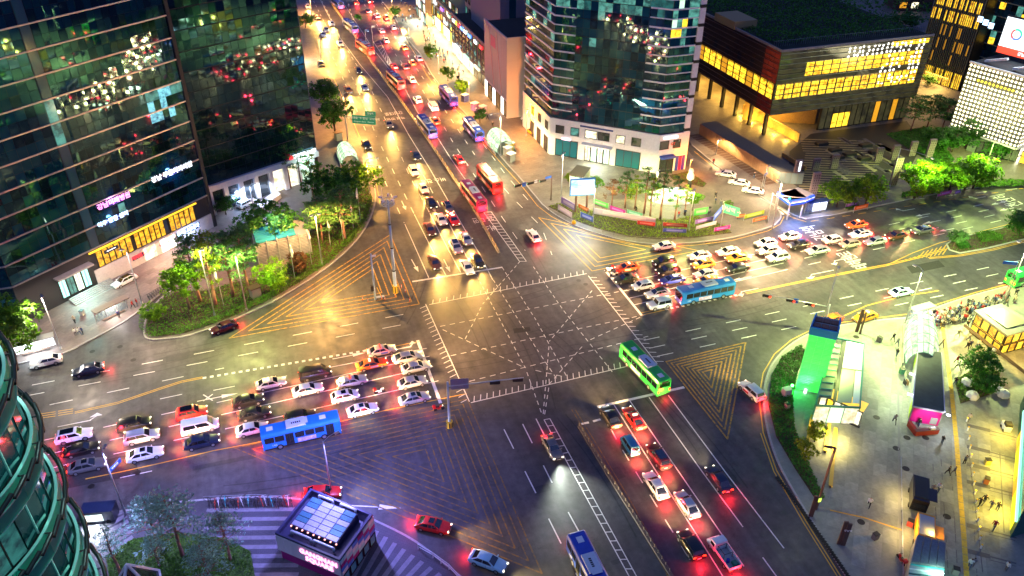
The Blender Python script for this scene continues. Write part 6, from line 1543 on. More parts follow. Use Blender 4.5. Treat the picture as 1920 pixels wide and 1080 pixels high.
def crown_broad(seed, nb=9, leaves=3600, ls=.12, flat=.8, pal=0):
 """unit crown: lumpy cloud of leaf clumps with gaps"""
 random.seed(seed); V = []; F = []; blobs = [(Vector((0, 0, 0)), .62)]
 for i in range(nb):
  d = rand_dir(); d.z *= flat; blobs.append((d * random.uniform(.45, .72), random.uniform(.26, .42)))
 tot = sum(r * r for _, r in blobs)
 for c, r in blobs:
  ncl = max(5, int(leaves * r * r / tot / 16))
  for k in range(ncl):
   d = rand_dir()
   if d.z < -.5 and random.random() < .6: continue
   cc = c + d * r * random.uniform(.75, 1.05)
   for q in range(22):
    p = cc + rand_dir() * random.uniform(0, .15); p.z *= .96
    quad_leaf(V, F, p, d + rand_dir() * .9 + Vector((0, 0, .35)), ls * random.uniform(.6, 1.25))
 me = bpy.data.meshes.new('crown'); me.from_pydata([tuple(v) for v in V], [], F); me.materials.append(LF_BRIGHT); return me
def crown_pine(seed, ncl=26, ls=.05, nq=22):
 """unit height pine top: flat needle pads on bare branches (z from .35 to 1), with the branches in a second slot"""
 random.seed(seed); V = []; F = []; mb = MB()
 for k in range(ncl):
  z = .42 + .56 * (k / ncl); rr = (.23 * (1 - (z - .42) / .75)) * random.uniform(.4, 1.15); a = k * 2.4 + random.uniform(-.4, .4)
  c = Vector((rr * math.cos(a), rr * math.sin(a), z)); mb.tube((0, 0, z - .05), c, .006, .003, 4, 1)
  for j in range(3):
   cc = c + Vector((random.uniform(-.06, .06), random.uniform(-.06, .06), random.uniform(-.015, .025)))
   for q in range(nq):
    p = cc + Vector((random.uniform(-.05, .05), random.uniform(-.05, .05), random.uniform(-.014, .02))); quad_leaf(V, F, p, rand_dir() + Vector((0, 0, .7)), ls * random.uniform(.6, 1.2), .35)
 me = bpy.data.meshes.new('crown'); off = len(V); me.from_pydata([tuple(v) for v in V] + mb.v, [], F + [tuple(i + off for i in f) for f in mb.f])
 me.materials.append(LF_PINE); me.materials.append(M_BARKP); me.polygons.foreach_set('material_index', [0] * len(F) + [1] * len(mb.f)); return me
def trunk_mesh(seed, kind='broad', m=None):
 random.seed(seed); mb = MB()
 if kind == 'pine':
  pts = [(0, 0, 0), (.01, .005, .25), (.0, .015, .5), (.012, 0, .75), (0, 0, .96)]; mb.path([Vector(p) for p in pts], [.024, .018, .014, .009, .004], 7)
 else:
  mb.path([Vector(p) for p in ((0, 0, 0), (.01, 0, .3), (0, .01, .55), (.0, 0, .8))], [.035, .026, .02, .008], 7)
  for i in range(6):
   a = i * 1.1 + random.uniform(-.2, .2); z = .32 + .06 * i; mb.path([Vector((0, 0, z)), Vector((.1 * math.cos(a), .1 * math.sin(a), z + .13)), Vector((.2 * math.cos(a), .2 * math.sin(a), z + .22))], [.014, .009, .003], 5)
 return mb.mesh('trunk', m or (M_BARKP if kind == 'pine' else M_BARK), True)
CB = [crown_broad(s, 10, 4200, .10) for s in (1, 2, 3, 4)]; CR_ = [crown_broad(9, 5, 2600, .13, .9), crown_broad(10, 6, 2600, .13, .9)]
CP = [crown_pine(s) for s in (11, 12, 13)]; CS = [crown_pine(s, 13) for s in (15, 16)]; CF_ = [crown_pine(s, 28, .042, 13) for s in (21, 22)]
TB_ = [trunk_mesh(s) for s in (1, 2)]; TP_ = [trunk_mesh(s, 'pine') for s in (3, 4)]
NT = 0
def tree(kind, label, base, top, rpx, m, group=None, lean=0., name=None, z0=.14):
 """kind broad/round/pine/sparse; base pixel, picture row of the top, crown radius in picture pixels"""
 global NT; NT += 1
 b = G(*base, z0); h = max(1.6, HT(base[0], base[1], top)); dist = (b + Vector((0, 0, h * .7)) - CAM).length; r = rpx * (.95 if m is LF_BLUE else 1.25) * dist / FPX
 t = thing(name or {'broad': 'broadleaf_tree', 'round': 'round_tree', 'pine': 'pine_tree', 'sparse': 'pine_tree'}[kind], label, 'tree', b, NT * 1.7, group)
 if kind in ('broad', 'round'):
  rz = min(r * 1.0, h * .5); o = link('trunk', TB_[NT % 2], t); o.scale = (h * .8, h * .8, h * .8)
  c = link('crown', (CB if kind == 'broad' else CR_)[NT % (4 if kind == 'broad' else 2)], t, (0, 0, h - rz * .95)); c.scale = (r, r, rz)
 else:
  o = link('trunk', TP_[NT % 2], t); s = h; o.scale = (s, s, s); c = link('crown', CF_[NT % 2] if m is LF_BLUE else (CP if kind == 'pine' else CS)[NT % (3 if kind == 'pine' else 2)], t); k = r / .3; c.scale = (k, k, s)
 c.material_slots[0].link = 'OBJECT'; c.material_slots[0].material = m
 return t
gN = 'pines on the green island'
for a in (('broad', 'bright green broadleaf tree at the left end of the green island', (357, 583), 484, 34, LF_LIME), ('pine', 'tall pine just behind the bright broadleaf tree of the island', (376, 566), 440, 34, LF_PINE), ('pine', 'pine with bare trunk left of the lamp post on the island', (405, 575), 436, 30, LF_YEL), ('pine', 'pine in the middle of the island by the forecourt', (438, 556), 430, 36, LF_PINE), ('pine', 'thick pine trunk left of the slatted hut', (468, 548), 425, 36, LF_PINE),
   ('broad', 'dark broadleaf tree behind the slatted hut, wide crown', (512, 455), 372, 46, LF_DARK), ('broad', 'bright leaved small tree before the slatted hut', (520, 548), 482, 30, LF_LIME), ('round', 'small rust coloured tree beside the slatted hut', (563, 505), 466, 18, LF_RUST), ('round', 'little yellow brown shrub tree near the flag poles', (563, 512), 488, 12, LF_RUST),
   ('round', 'small round tree alone at the road tip of the island', (289, 604), 562, 22, LF_LIME), ('broad', 'large dark green tree at the upper kerb, left half of the pair', (628, 385), 300, 48, LF_DARK), ('broad', 'large green tree overhanging the upper kerb, right half of the pair', (668, 375), 292, 42, LF_BRIGHT), ('pine', 'pine in front of the large dark tree', (648, 450), 352, 38, LF_PINE), ('pine', 'pine beside the glaring street lamp', (605, 455), 372, 36, LF_PINE), ('broad', 'dark tree behind the hut towards the ramp', (475, 452), 400, 28, LF_DARK),
   ('broad', 'dense dark tree by the left kerb up the road, nearer of two', (630, 258), 172, 28, LF_DARK), ('broad', 'dense dark tree by the left kerb up the road, further of two', (612, 215), 140, 26, LF_DARK), ('broad', 'tree at the top left kerb by the dark tower edge', (573, 52), 24, 16, LF_DARK),
   ('sparse', 'thin bare tree in the forecourt left of three', (545, 352), 268, 20, LF_PINE), ('sparse', 'thin bare tree in the forecourt middle of three', (566, 350), 278, 20, LF_PINE), ('sparse', 'thin bare tree in the forecourt right of three', (588, 372), 282, 20, LF_YEL), ('broad', 'big bright green street tree at the left picture edge', (28, 690), 560, 56, LF_BRIGHT), ('round', 'dark clipped tree beside the ramp light bar', (424, 402), 366, 18, LF_DARK),
   ('round', 'round clipped street tree nearest the shop corner up the road', (808, 112), 76, 15, LF_BRIGHT), ('round', 'round street tree left of the parked grey blue bus', (840, 152), 120, 13, LF_BRIGHT), ('round', 'round street tree above the grey blue bus', (866, 178), 144, 16, LF_BRIGHT), ('round', 'small round tree beside the blue bus at the kerb', (900, 230), 202, 12, LF_DARK), ('round', 'round tree among walkers at the top of the road', (741, 30), 8, 12, LF_DARK), ('round', 'small dark tree at the median stop far up', (672, 40), 24, 7, LF_DARK)):
 tree(*a[:6], group=None)
gE = 'thin trees on the planted corner'
for i, (x, y, t_, r, k, m, lab) in enumerate(((1147, 385, 335, 20, 'sparse', LF_RUST, 'thin rust brown pine left on the planted corner'), (1172, 390, 318, 18, 'sparse', LF_PINE, 'thin trunk right of the rust brown pine'), (1190, 392, 330, 18, 'sparse', LF_YEL, 'thin yellow lit tree in the middle of the corner planting'), (1207, 400, 312, 20, 'sparse', LF_PINE, 'thin tall pine before the right teal shop window'), (1219, 405, 330, 14, 'sparse', LF_YEL, 'thin leaning trunk right of the corner middle'), (1238, 410, 318, 18, 'sparse', LF_PINE, 'slim tall pine left of the white floral screen'), (1264, 415, 330, 17, 'sparse', LF_PINE, 'slim pine in front of the white floral screen'), (1283, 402, 345, 12, 'sparse', LF_YEL, 'slim sapling right of the floral screen'),
  (1072, 345, 318, 13, 'round', LF_YEL, 'yellow lit round bush tree beside the glass enclosure'), (1120, 352, 330, 13, 'round', LF_BRIGHT, 'bright green shrub tree above the blue screen'), (1182, 372, 340, 14, 'round', LF_YEL, 'glowing yellow green tree in the corner planting'), (1298, 395, 358, 14, 'round', LF_BRIGHT, 'green tree by the right pole of the corner'), (1364, 397, 372, 11, 'round', LF_BRIGHT, 'small bright tree beside the green banner'), (1235, 362, 342, 10, 'round', LF_BRIGHT, 'green bush at the top of the floral screen'))):
 tree(k, lab, (x, y), t_, r, m)
for x, y, t_, r, m, k, lab in ((1568, 388, 328, 30, LF_LIME, 'broad', 'green tree with thick trunk left of the two by the blue bus shelter'), (1622, 385, 322, 30, LF_LIME, 'broad', 'yellow green tree right of the two by the blue bus shelter'), (1714, 372, 298, 30, LF_LIME, 'broad', 'bright tree leftmost in the row along the right road'), (1747, 363, 297, 32, LF_LIME, 'broad', 'bright tree second in the row along the right road'), (1778, 361, 292, 30, LF_LIME, 'broad', 'bright tree third in the row along the right road'), (1808, 357, 288, 27, LF_LIME, 'broad', 'bright tree fourth in the row along the right road'), (1824, 354, 284, 26, LF_LIME, 'broad', 'bright tree last in the row along the right road'),
  (1707, 245, 180, 24, LF_PINE, 'pine', 'dark pine leftmost in front of the lit terrace'), (1738, 240, 176, 26, LF_PINE, 'pine', 'dark pine second in front of the lit terrace'), (1765, 248, 186, 26, LF_PINE, 'pine', 'dark pine third before the finned tower'), (1800, 258, 178, 28, LF_PINE, 'pine', 'grey green pine before the ring lamps, upper one'), (1830, 280, 205, 28, LF_DARK, 'broad', 'dark tree before the lower ring lamps'), (1785, 285, 228, 26, LF_DARK, 'broad', 'black green tree at the lawn beside the pylons'), (1748, 285, 232, 24, LF_DARK, 'broad', 'black green tree left on the lawn'), (1862, 300, 262, 16, LF_DARK, 'broad', 'dark small tree below the ring building corner'),
  (1788, 462, 427, 15, LF_PINE, 'round', 'small dull tree on the tip of the right road island'), (1912, 436, 392, 26, LF_DARK, 'broad', 'dark tree on the road island at the right edge'), (1742, 160, 140, 12, LF_DARK, 'round', 'clipped round bush by the orange terrace'), (1690, 55, 22, 26, LF_DARK, 'broad', 'dark green tree at the lit house beyond the roof garden'), (1650, 62, 30, 24, LF_DARK, 'broad', 'dark tree on the slope left of the lit house'),
  (1527, 828, 786, 20, LF_YEL, 'round', 'yellow lit tree beside the golden benches'), (1508, 862, 824, 18, LF_YEL, 'round', 'yellow lit shrub tree below the golden benches'), (1828, 712, 655, 28, LF_DARK, 'broad', 'green tree above the planted garden of the plaza'), (1842, 742, 700, 20, LF_DARK, 'round', 'low green tree in the plaza garden')):
 tree(k, lab, (x, y), t_, r, m)
for x, y, t_, r, lab in ((302, 1030, 935, 62, 'blue grey pine with leaning red trunk at the bottom left'), (343, 1042, 926, 70, 'large blue grey pine tree in the middle at the bottom left'), (432, 1050, 962, 52, 'sparse blue grey pine by the striped paving'), (228, 1080, 985, 26, 'thin bare pine next to the round tower'), (300, 1062, 1008, 30, 'short grey pine behind the leaning one'), (400, 1110, 1018, 52, 'low pine at the bottom edge beside the striped paving')):
 tree('pine', lab, (x, y), t_, r, LF_BLUE)
def inside(p, poly):
 x, y = p; c = False; j = len(poly) - 1
 for i in range(len(poly)):
  if (poly[i][1] > y) != (poly[j][1] > y) and x < (poly[j][0] - poly[i][0]) * (y - poly[i][1]) / (poly[j][1] - poly[i][1]) + poly[i][0]: c = not c
  j = i
 return c
def cover(name, px, n, h, m, ls=.3, base=.15, seed=1, bumps=.35, soil=None):
 """leafy ground cover: too many leaves to count, one object"""
 random.seed(seed); P = [xy(p) for p in gp(px)]; x0, x1 = min(p[0] for p in P), max(p[0] for p in P); y0, y1 = min(p[1] for p in P), max(p[1] for p in P); V = []; F = []; k = 0; guard = 0
 while k < n and guard < n * 12:
  guard += 1; p = (random.uniform(x0, x1), random.uniform(y0, y1))
  if not inside(p, P): continue
  g = .5 + .5 * mnoise.noise(Vector((p[0] * bumps, p[1] * bumps, seed)))
  z = base + h * (.25 + .75 * g) * random.uniform(.55, 1.0); quad_leaf(V, F, Vector((*p, z)), rand_dir() * .8 + Vector((0, 0, 1)), ls * random.uniform(.6, 1.3), .7); k += 1
 me = bpy.data.meshes.new(name); me.from_pydata([tuple(v) for v in V], [], F); me.materials.append(m); o = link(name, me, None, kind='stuff')
 if soil: MB().prism(P, base - .06, base + .03, bottom=False).build('planting_bed', soil, None, kind='structure')
 return o
ISL = [(276, 600), (275, 626), (286, 632), (312, 631), (350, 625), (418, 602), (498, 567), (557, 533), (616, 493), (663, 449), (688, 409), (698, 375), (694, 352), (660, 356), (640, 395), (600, 405), (560, 470), (520, 520), (440, 530), (400, 545), (330, 548), (300, 565)]
cover('hedge', ISL, 9000, .8, LF_GRASS, .34, .16, 3, .3, M_SOIL)
HB = smooth_px([(273, 602), (272, 627), (284, 635), (311, 633), (350, 627), (420, 604), (499, 569), (559, 535), (619, 494), (667, 450), (692, 410), (702, 376)], 3)
cover('hedge', HB + [(x - 10, y - 9) for x, y in HB[::-1]], 5200, .7, LF_GRASS, .26, .16, 5, .8)
cover('hedge', [(1028, 388), (1060, 380), (1100, 395), (1180, 410), (1260, 415), (1300, 405), (1360, 425), (1372, 438), (1300, 447), (1240, 450), (1180, 445), (1130, 433), (1080, 416)], 6500, .6, LF_YEL, .3, .15, 6, .5, M_SOIL)
cover('hedge', [(1255, 330), (1290, 322), (1325, 345), (1318, 352), (1262, 338)], 500, .3, LF_GRASS, .25, .15, 61, .5, M_SOIL)
cover('lawn', [(1660, 252), (1740, 238), (1790, 300), (1770, 318), (1718, 290)], 5000, .25, LF_DARK, .35, .15, 7, .4, M_LAWN)
cover('hedge', [(1690, 374), (1790, 354), (1838, 348), (1835, 340), (1780, 346), (1690, 364)], 2600, .9, LF_GRASS, .34, .15, 8, .6)
cover('hedge', [(1825, 356), (1918, 352), (1922, 344), (1905, 340), (1830, 344)], 3200, 1.1, LF_GRASS, .3, .15, 9, .9)
cover('hedge', [(1585, 396), (1610, 392), (1608, 386), (1582, 389)], 500, .8, LF_GRASS, .3, .15, 91, .9)
cover('hedge', [(1782, 452), (1800, 447), (1815, 460), (1822, 468), (1800, 470)], 800, .7, LF_DARK, .3, .15, 10, .5); cover('hedge', [(1826, 440), (1852, 435), (1880, 444), (1878, 452), (1840, 458)], 1300, .8, LF_GRASS, .3, .15, 11, .5); cover('ground_cover', K_MED, 1500, .2, LF_GRASS, .25, .15, 12, .5)
cover('hedge', [(1440, 760), (1446, 705), (1465, 672), (1500, 650), (1512, 660), (1495, 700), (1486, 745), (1488, 800), (1510, 860), (1530, 905), (1545, 935), (1530, 940), (1490, 880), (1455, 820)], 5200, .7, LF_DARK, .3, .15, 13, .6, M_SOIL)
cover('hedge', [(1790, 715), (1830, 690), (1875, 700), (1860, 740), (1800, 758)], 1800, .5, LF_GRASS, .28, .15, 14, .6, M_SOIL)
cover('lawn', [(205, 1085), (200, 1045), (250, 1012), (330, 1000), (420, 1010), (470, 1035), (480, 1090)], 6500, .25, LF_GRASS, .22, .15, 15, .5, M_LAWN)
c_, xe_, H_, Z_ = GB
def roof_garden():
 random.seed(4); V = []; F = []
 for i in range(9000):
  x = random.uniform(c_.x + 2, xe_ - 1); y = random.uniform(c_.y + 5, c_.y + 60); g = .5 + .5 * mnoise.noise(Vector((x * .12, y * .12, 2)))
  quad_leaf(V, F, Vector((x, y, H_ + .1 + 3.2 * max(0, g - .35) * random.uniform(.4, 1))), rand_dir() + Vector((0, 0, 1)), .6, .7)
 me = bpy.data.meshes.new('roof_garden'); me.from_pydata([tuple(v) for v in V], [], F); me.materials.append(LF_DARK); o = link('roof_garden', me, None, kind='stuff')
roof_garden()
cover('far_shrubbery', [(1330, 30), (1330, -60), (1900, -60), (1760, 60), (1600, 40)], 7000, 7, LF_DARK, 1.3, 0, 17, .06)
# ================================================================ STREET FURNITURE, KIOSKS, PEOPLE
M_POLE = mat('galvanised_pole', (.42, .44, .46), .4, .5); M_POLEB = mat('pale_blue_pole', (.35, .5, .62), .4, .2); M_POLED = mat('brown_pole', (.13, .08, .06), .5, .3)
M_GREENS = mat('road_sign_green', (.01, .25, .17), .4); M_BLUES = mat('road_sign_blue', (.02, .1, .45), .4); M_SIGNW = mat('sign_white', (.75, .75, .75), .5)
M_STRIPE_B = mat('hazard_black', (.02, .02, .02), .6); M_STRIPE_Y = mat('hazard_yellow', (.65, .42, .02), .6)
E_LAMP = emat('lit_street_lamp', (1, .9, .7), 6.)
LK = .48
def street_lamp(label, base, top, arm=None, power=6000, col=(1, .8, .5), pole=None, group=None, heads=1, spot=150, lit=True, h=None, z0=.14, globe=0):
 """lamp post; arm = (dx,dy) metres of the arm in world axes"""
 b = G(*base, z0); h = h or HT(base[0], base[1], top); t = thing('street_lamp', label, 'street lamp', b, 0, group)
 pole = pole or M_POLE
 MB().tube((0, 0, 0), (0, 0, h), .13, .07, 10).tube((0, 0, 0), (0, 0, .5), .2, .18, 10).build('pole', pole, t, smooth=True)
 ax, ay = arm or (0, 0)
 for k in range(heads):
  s = 1 if k == 0 else -1; a, c = ax * s, ay * s
  hd = Vector((a, c, h + .15))
  if arm: MB().path([(0, 0, h - .1), (a * .4, c * .4, h + .3), (a, c, h + .3)], [.06, .05, .04], 6).build('arm', pole, t, smooth=True)
  hh = MB().box((0, 0, 0), (.7, .34, .16)).build('lamp_head', pole, t, loc=hd, rz=math.atan2(c, a) if arm else 0)
  MB().box((0, 0, -.1), (.55, .26, .04)).build('lens', E_LAMP if lit else M_SIGNW, hh)
  if globe: lamp('POINT', 'lamp_light', hd + Vector((0, 0, -.45)), globe, col, t, .3)
  elif lit: lamp('SPOT', 'lamp_light', hd + Vector((0, 0, -.18)), power / heads * LK, col, t, .35, spot, .5, (0, 0, -1), 'street')
 return t
WARM = (1, .45, .085); GRW = (.86, 1, .32)
for i, (b, top, arm, lab) in enumerate((((693, 362), 300, (2.4, -.2), 'curved arm lamp post over the big green tree at the upper left kerb'), ((649, 232), 176, (2.2, 0), 'lamp post by the dark street trees at the left kerb'), ((602, 112), 70, (2, 0), 'lamp post at the left kerb near the pale green shop'), ((585, 30), -4, (2, 0), 'lamp post at the top of the left kerb'))):
 street_lamp(lab, b, top, arm, 9500, WARM, group='lamp posts along the north road')
for i, (b, top, arm, lab) in enumerate((((939, 292), 214, (-2.4, .2), 'white curved lamp post by the right glowing dome'), ((880, 192), 147, (-2.2, 0), 'white curved lamp post behind the grey blue bus'), ((767, 72), 50, (-2, 0), 'lamp post beside the bus shelter at the top right'), ((823, 140), 100, (-2, 0), 'lamp post among the round street trees'), ((736, 22), -6, (-2, 0), 'lamp post at the very top right kerb'))):
 street_lamp(lab, b, top, arm, 8500, WARM if i != 0 else (1, .75, .35), group='lamp posts along the north road')
street_lamp('glaring twin headed street lamp on the green island', (604, 496), 404, (-.7, -.1), 11000, (1, .5, .13), heads=2, spot=165)
street_lamp('slim lamp post on the left end of the green island', (403, 592), 470, (.5, 0), 5200, (.98, 1, .3))
street_lamp('lamp post on the island beside the thick pine', (463, 582), 480, (.5, .3), 4200, (.98, 1, .3))
street_lamp('tall white lamp post before the podium of the central tower', (1052, 372), 290, (.4, .4), 3400, (1, .78, .42), heads=2, spot=165)
street_lamp('slim pole lamp among the corner trees', (1291, 432), 358, (.3, .4), 3800, (.95, 1, .25), heads=2, spot=165)
street_lamp('yellow lit slim lamp at the corner lawn', (1226, 385), 322, (.3, .2), 3500, (.9, 1, .25), heads=2, spot=165)
street_lamp('white lamp post rising from the banner row of the corner', (1112, 408), 352, (.3, .4), 2200, (1, .66, .2), heads=2, spot=165)
street_lamp('orange flaring lamp at the corner of the central tower', (1291, 330), 300, (.3, 0), 7000, (1, .26, .01), globe=1300)
street_lamp('orange lamp in the parking yard behind the blank wall', (987, 255), 232, (.2, 0), 7000, (1, .25, .005), globe=5000, h=7.)
street_lamp('lamp on a thin post by the tan boundary wall', (1342, 290), 263, (.6, 0), 2200, (1, .6, .25)); street_lamp('lamp post with blue sign at the end of the tan wall', (1432, 350), 314, (.6, .2), 2200, (1, .7, .4))
for b, top, arm, col, p, lab in (((1540, 618), 522, (2.6, 2.6), GRW, 12500, 'arm lamp beside the signal mast at the lower carriageway'), ((1697, 605), 507, (-.4, 1.5), GRW, 9500, 'pale leaning lamp post at the left of the crowd'), ((1880, 575), 462, (-.4, 1.6), GRW, 21000, 'tall pale lamp post with blue street sign at the right edge'), ((1668, 350), 278, (2.4, -7), (.75, 1, .2), 6000, 'lamp post between the bright trees and the pylons'), ((1845, 320), 244, (-6, -6), (.75, 1, .2), 11000, 'lamp post with long arm near the ring lamp building'), ((1448, 428), 342, (-.4, .8), (1, .65, .35), 11000, 'stout camera and lamp post at the side street corner')):  # posts by the bright trees carry arms stretched over the crowns to brighten them
 street_lamp(lab, b, top, arm, p, col)
street_lamp('lamp post with blue street sign by the round tower', (236, 965), 848, (.3, .8), 8000, (.42, .4, 1)); street_lamp('lamp post with long arm beside the pavilion', (622, 925), 876, (1.9, .9), 8000, (.28, .26, 1), h=9.5)  # violet tint added for unseen LED screens; the posts themselves are real
street_lamp('lamp post standing by the lit bus stop at far left', (115, 655), 552, (.4, -1.), 4200, (1, .8, .6)); street_lamp('lamp post in the forecourt before the amber windows', (267, 570), 470, (-.8, .3), 2800, (1, .65, .5))
street_lamp('arched lamp over the ramp beside the blue light bar', (475, 388), 348, (1.3, 0), 1500, (.6, .75, 1))
def signal_mast(label, base, top, arm, heads, signs=(), pole=None, cam_top=False):
 b = G(*base, .14); h = HT(base[0], base[1], top); t = thing('traffic_signal', label, 'traffic light', b)
 pole = pole or M_POLE
 MB().tube((0, 0, 0), (0, 0, h), .16, .11, 10).build('pole', pole, t, smooth=True)
 av = Vector((*arm, 0)); L = av.length; d = av / max(.01, L); rz = math.atan2(d.y, d.x)
 if L > .1: MB().tube((0, 0, h - .5), (av.x, av.y, h + .1), .09, .06, 8).build('arm', pole, t, smooth=True)
 for f, c, face in heads:
  p = av * f + Vector((0, 0, h - .75 + .6 * f))
  hb = MB().box((0, 0, 0), (1.5, .3, .46)).build('signal_head', M_TRIM, t, loc=p, rz=rz)
  for k in range(4):
   lit = (k == c[0]); m = {'r': E_TAIL, 'g': emat('lit_green_signal', (.02, 1, .5), 5), 'x': M_TRIM}[c[1] if lit else 'x']
   MB().lathe([(.02, .0), (.16, .0), (.18, .1)], 10).build('signal_lens', m, hb).matrix_local = Matrix.Translation((-.55 + .37 * k, face * .16, 0)) @ Matrix.Rotation(-face * PI / 2, 4, 'X')
 for f, dz, sz, m, txt in signs:
  p = av * f + Vector((0, 0, h - .4 + dz)); s = MB().box((0, 0, 0), (sz[0], .06, sz[1])).build('sign_plate', m, t, loc=p, rz=rz)
  if txt: lettering(txt, sz[1] * .5, M_SIGNW, s, (0, -.045, 0), (R(90), 0, 0), depth=.01)
 return t
def cctv_mast():
 b = G(742, 548); h = HT(742, 545, 372); t = thing('camera_mast', 'very tall pale blue mast with ring of cameras in the yellow triangle', 'mast', b)
 for i in range(4): MB().tube((0, 0, h * i / 4), (0, 0, h * (i + 1) / 4), .34 - .05 * i, .31 - .05 * i, 12).build('pole_section', M_POLEB, t, smooth=True)
 for i in (1, 2, 3): MB().tube((0, 0, h * i / 4 - .1), (0, 0, h * i / 4 + .1), .4 - .05 * i, n=12).build('flange', M_TRIM, t)
 MB().tube((0, 0, 0), (0, 0, 1.5), .55, n=14).build('foot', M_STRIPE_Y, t)
 for i in range(7):
  a = i * 2 * PI / 7; MB().box((math.cos(a) * .55, math.sin(a) * .55, .8), (.06, .16, 1.3), a).build('hazard_stripe', M_STRIPE_B, t)
 rg = MB()
 for z in (h - .8, h): 
  for i in range(16):
   a, c = 2 * PI * i / 16, 2 * PI * (i + 1) / 16; rg.tube((1.1 * math.cos(a), 1.1 * math.sin(a), z), (1.1 * math.cos(c), 1.1 * math.sin(c), z), .06, n=5, cap=False)
 for i in range(8):
  a = 2 * PI * i / 8; rg.bar((0, 0, h - .8), (1.1 * math.cos(a), 1.1 * math.sin(a), h - .8), .06, .06); rg.bar((1.1 * math.cos(a), 1.1 * math.sin(a), h - .8), (1.1 * math.cos(a), 1.1 * math.sin(a), h), .05, .05)
 rg.build('ring_platform', M_POLEB, t)
 for i in range(5):
  a = i * 1.3; c = MB().box((0, 0, 0), (.7, .26, .3)).build('camera', M_SIGNW, t, loc=(1.3 * math.cos(a), 1.3 * math.sin(a), h + .35), rz=a)
 MB().tube((-.9, 0, h), (-.9, 0, h + 2.4), .05, .03).build('antenna', M_SIGNW, t)
 b = G(704, 562); h = HT(704, 562, 476); t = thing('signal_post', 'shorter pale blue post with control box and two traffic discs in the yellow triangle', 'signal post', b)
 MB().tube((0, 0, 0), (0, 0, h), .2, .14, 10).build('pole', M_POLEB, t, smooth=True); MB().box((-.4, 0, 2.6), (.5, .6, 1.1)).build('control_box', M_TRIM, t); MB().box((.5, 0, h - .5), (.7, .25, .25)).build('camera', M_SIGNW, t); MB().box((.9, 0, .5), (1.5, .5, .08)).build('sign_plate', M_POLEB, t); MB().tube((.5, .1, 2.5), (1.2, .1, .2), .05).build('brace', M_STRIPE_Y, t)
 for i, (x, y) in enumerate(((680, 563), (690, 566), (716, 561), (722, 563), (741, 556), (753, 540), (760, 548), (757, 530), (768, 566))):
  p = G(x, y); k = thing('traffic_bollard', 'small orange bollard around the two masts of the yellow triangle', 'bollard', p, 0, 'orange bollards in the yellow triangle'); MB().tube((0, 0, 0), (0, 0, .75), .06, n=8).build('post', mat('bollard_orange', (.7, .1, .02), .5), k); MB().tube((0, 0, .4), (0, 0, .55), .07, n=8).build('band', M_SIGNW, k)
cctv_mast()
def lower_mast():
 b = G(843, 800); h = HT(843, 800, 716); t = thing('traffic_signal', 'grey mast with hazard foot and long signal arm at the lower triangle tip', 'traffic light', b)
 MB().tube((0, 0, 0), (0, 0, h), .2, .14, 12).build('pole', M_POLEB, t, smooth=True); MB().tube((0, 0, 0), (0, 0, 1.1), .5, n=14).build('foot', M_STRIPE_Y, t)
 for i in range(7): a = i * 2 * PI / 7; MB().box((math.cos(a) * .5, math.sin(a) * .5, .6), (.06, .16, .95), a).build('hazard_stripe', M_STRIPE_B, t)
 e = G(982, 708, h) - b; MB().tube((0, 0, h - .8), e, .1, .07, 8).build('arm', M_POLEB, t, smooth=True)
 d = Vector((e.x, e.y, 0)).normalized(); rz = math.atan2(d.y, d.x)
 for f in (.62, .92):
  p = Vector((0, 0, h - .8)).lerp(e, f); hb = MB().box((0, 0, 0), (1.5, .3, .46)).build('signal_head', M_TRIM, t, loc=p + Vector((0, 0, -.3)), rz=rz)
  for k in range(4): MB().box((-.55 + .37 * k, .16, 0), (.26, .03, .26)).build('signal_lens', E_TAIL if k == 0 else M_TRIM, hb)
 MB().box((0, 0, 0), (2.6, .08, 1.9)).build('sign_frame', mat('sign_back_grey', (.3, .36, .42), .5, .5), t, loc=(1.7 * d.x, 1.7 * d.y, h - .5), rz=rz)
 for i in range(3): MB().box((0, .07, -.6 + .6 * i), (2.5, .06, .08)).build('rib', M_POLE, t, loc=(1.7 * d.x, 1.7 * d.y, h - .5), rz=rz)
lower_mast()
signal_mast('signal mast with green lights and blue disc signs at the upper planted corner', (1033, 375), 330, (-9., -2.), ((.95, (3, 'g'), -1), (.6, (3, 'g'), -1), (.25, (3, 'g'), -1)), ((.78, 0.1, (.95, .95), M_BLUES, 'P'), (.1, .2, (1.6, .7), M_BLUES, '강남'), (.45, .1, (.7, .7), M_SIGNW, None)), M_POLED)
signal_mast('signal mast with three red lights over the lower right carriageway', (1545, 612), 571, (-8.8, 6.), ((.98, (0, 'r'), 1), (.6, (0, 'r'), 1), (.3, (0, 'r'), 1)), ((.52, .1, (.8, .9), M_BLUES, '↑'),), M_POLE)
signal_mast('orange armed signal at the side street with a green light', (1438, 418), 362, (6.5, -5.), ((.35, (3, 'g'), -1),), (), M_POLE)
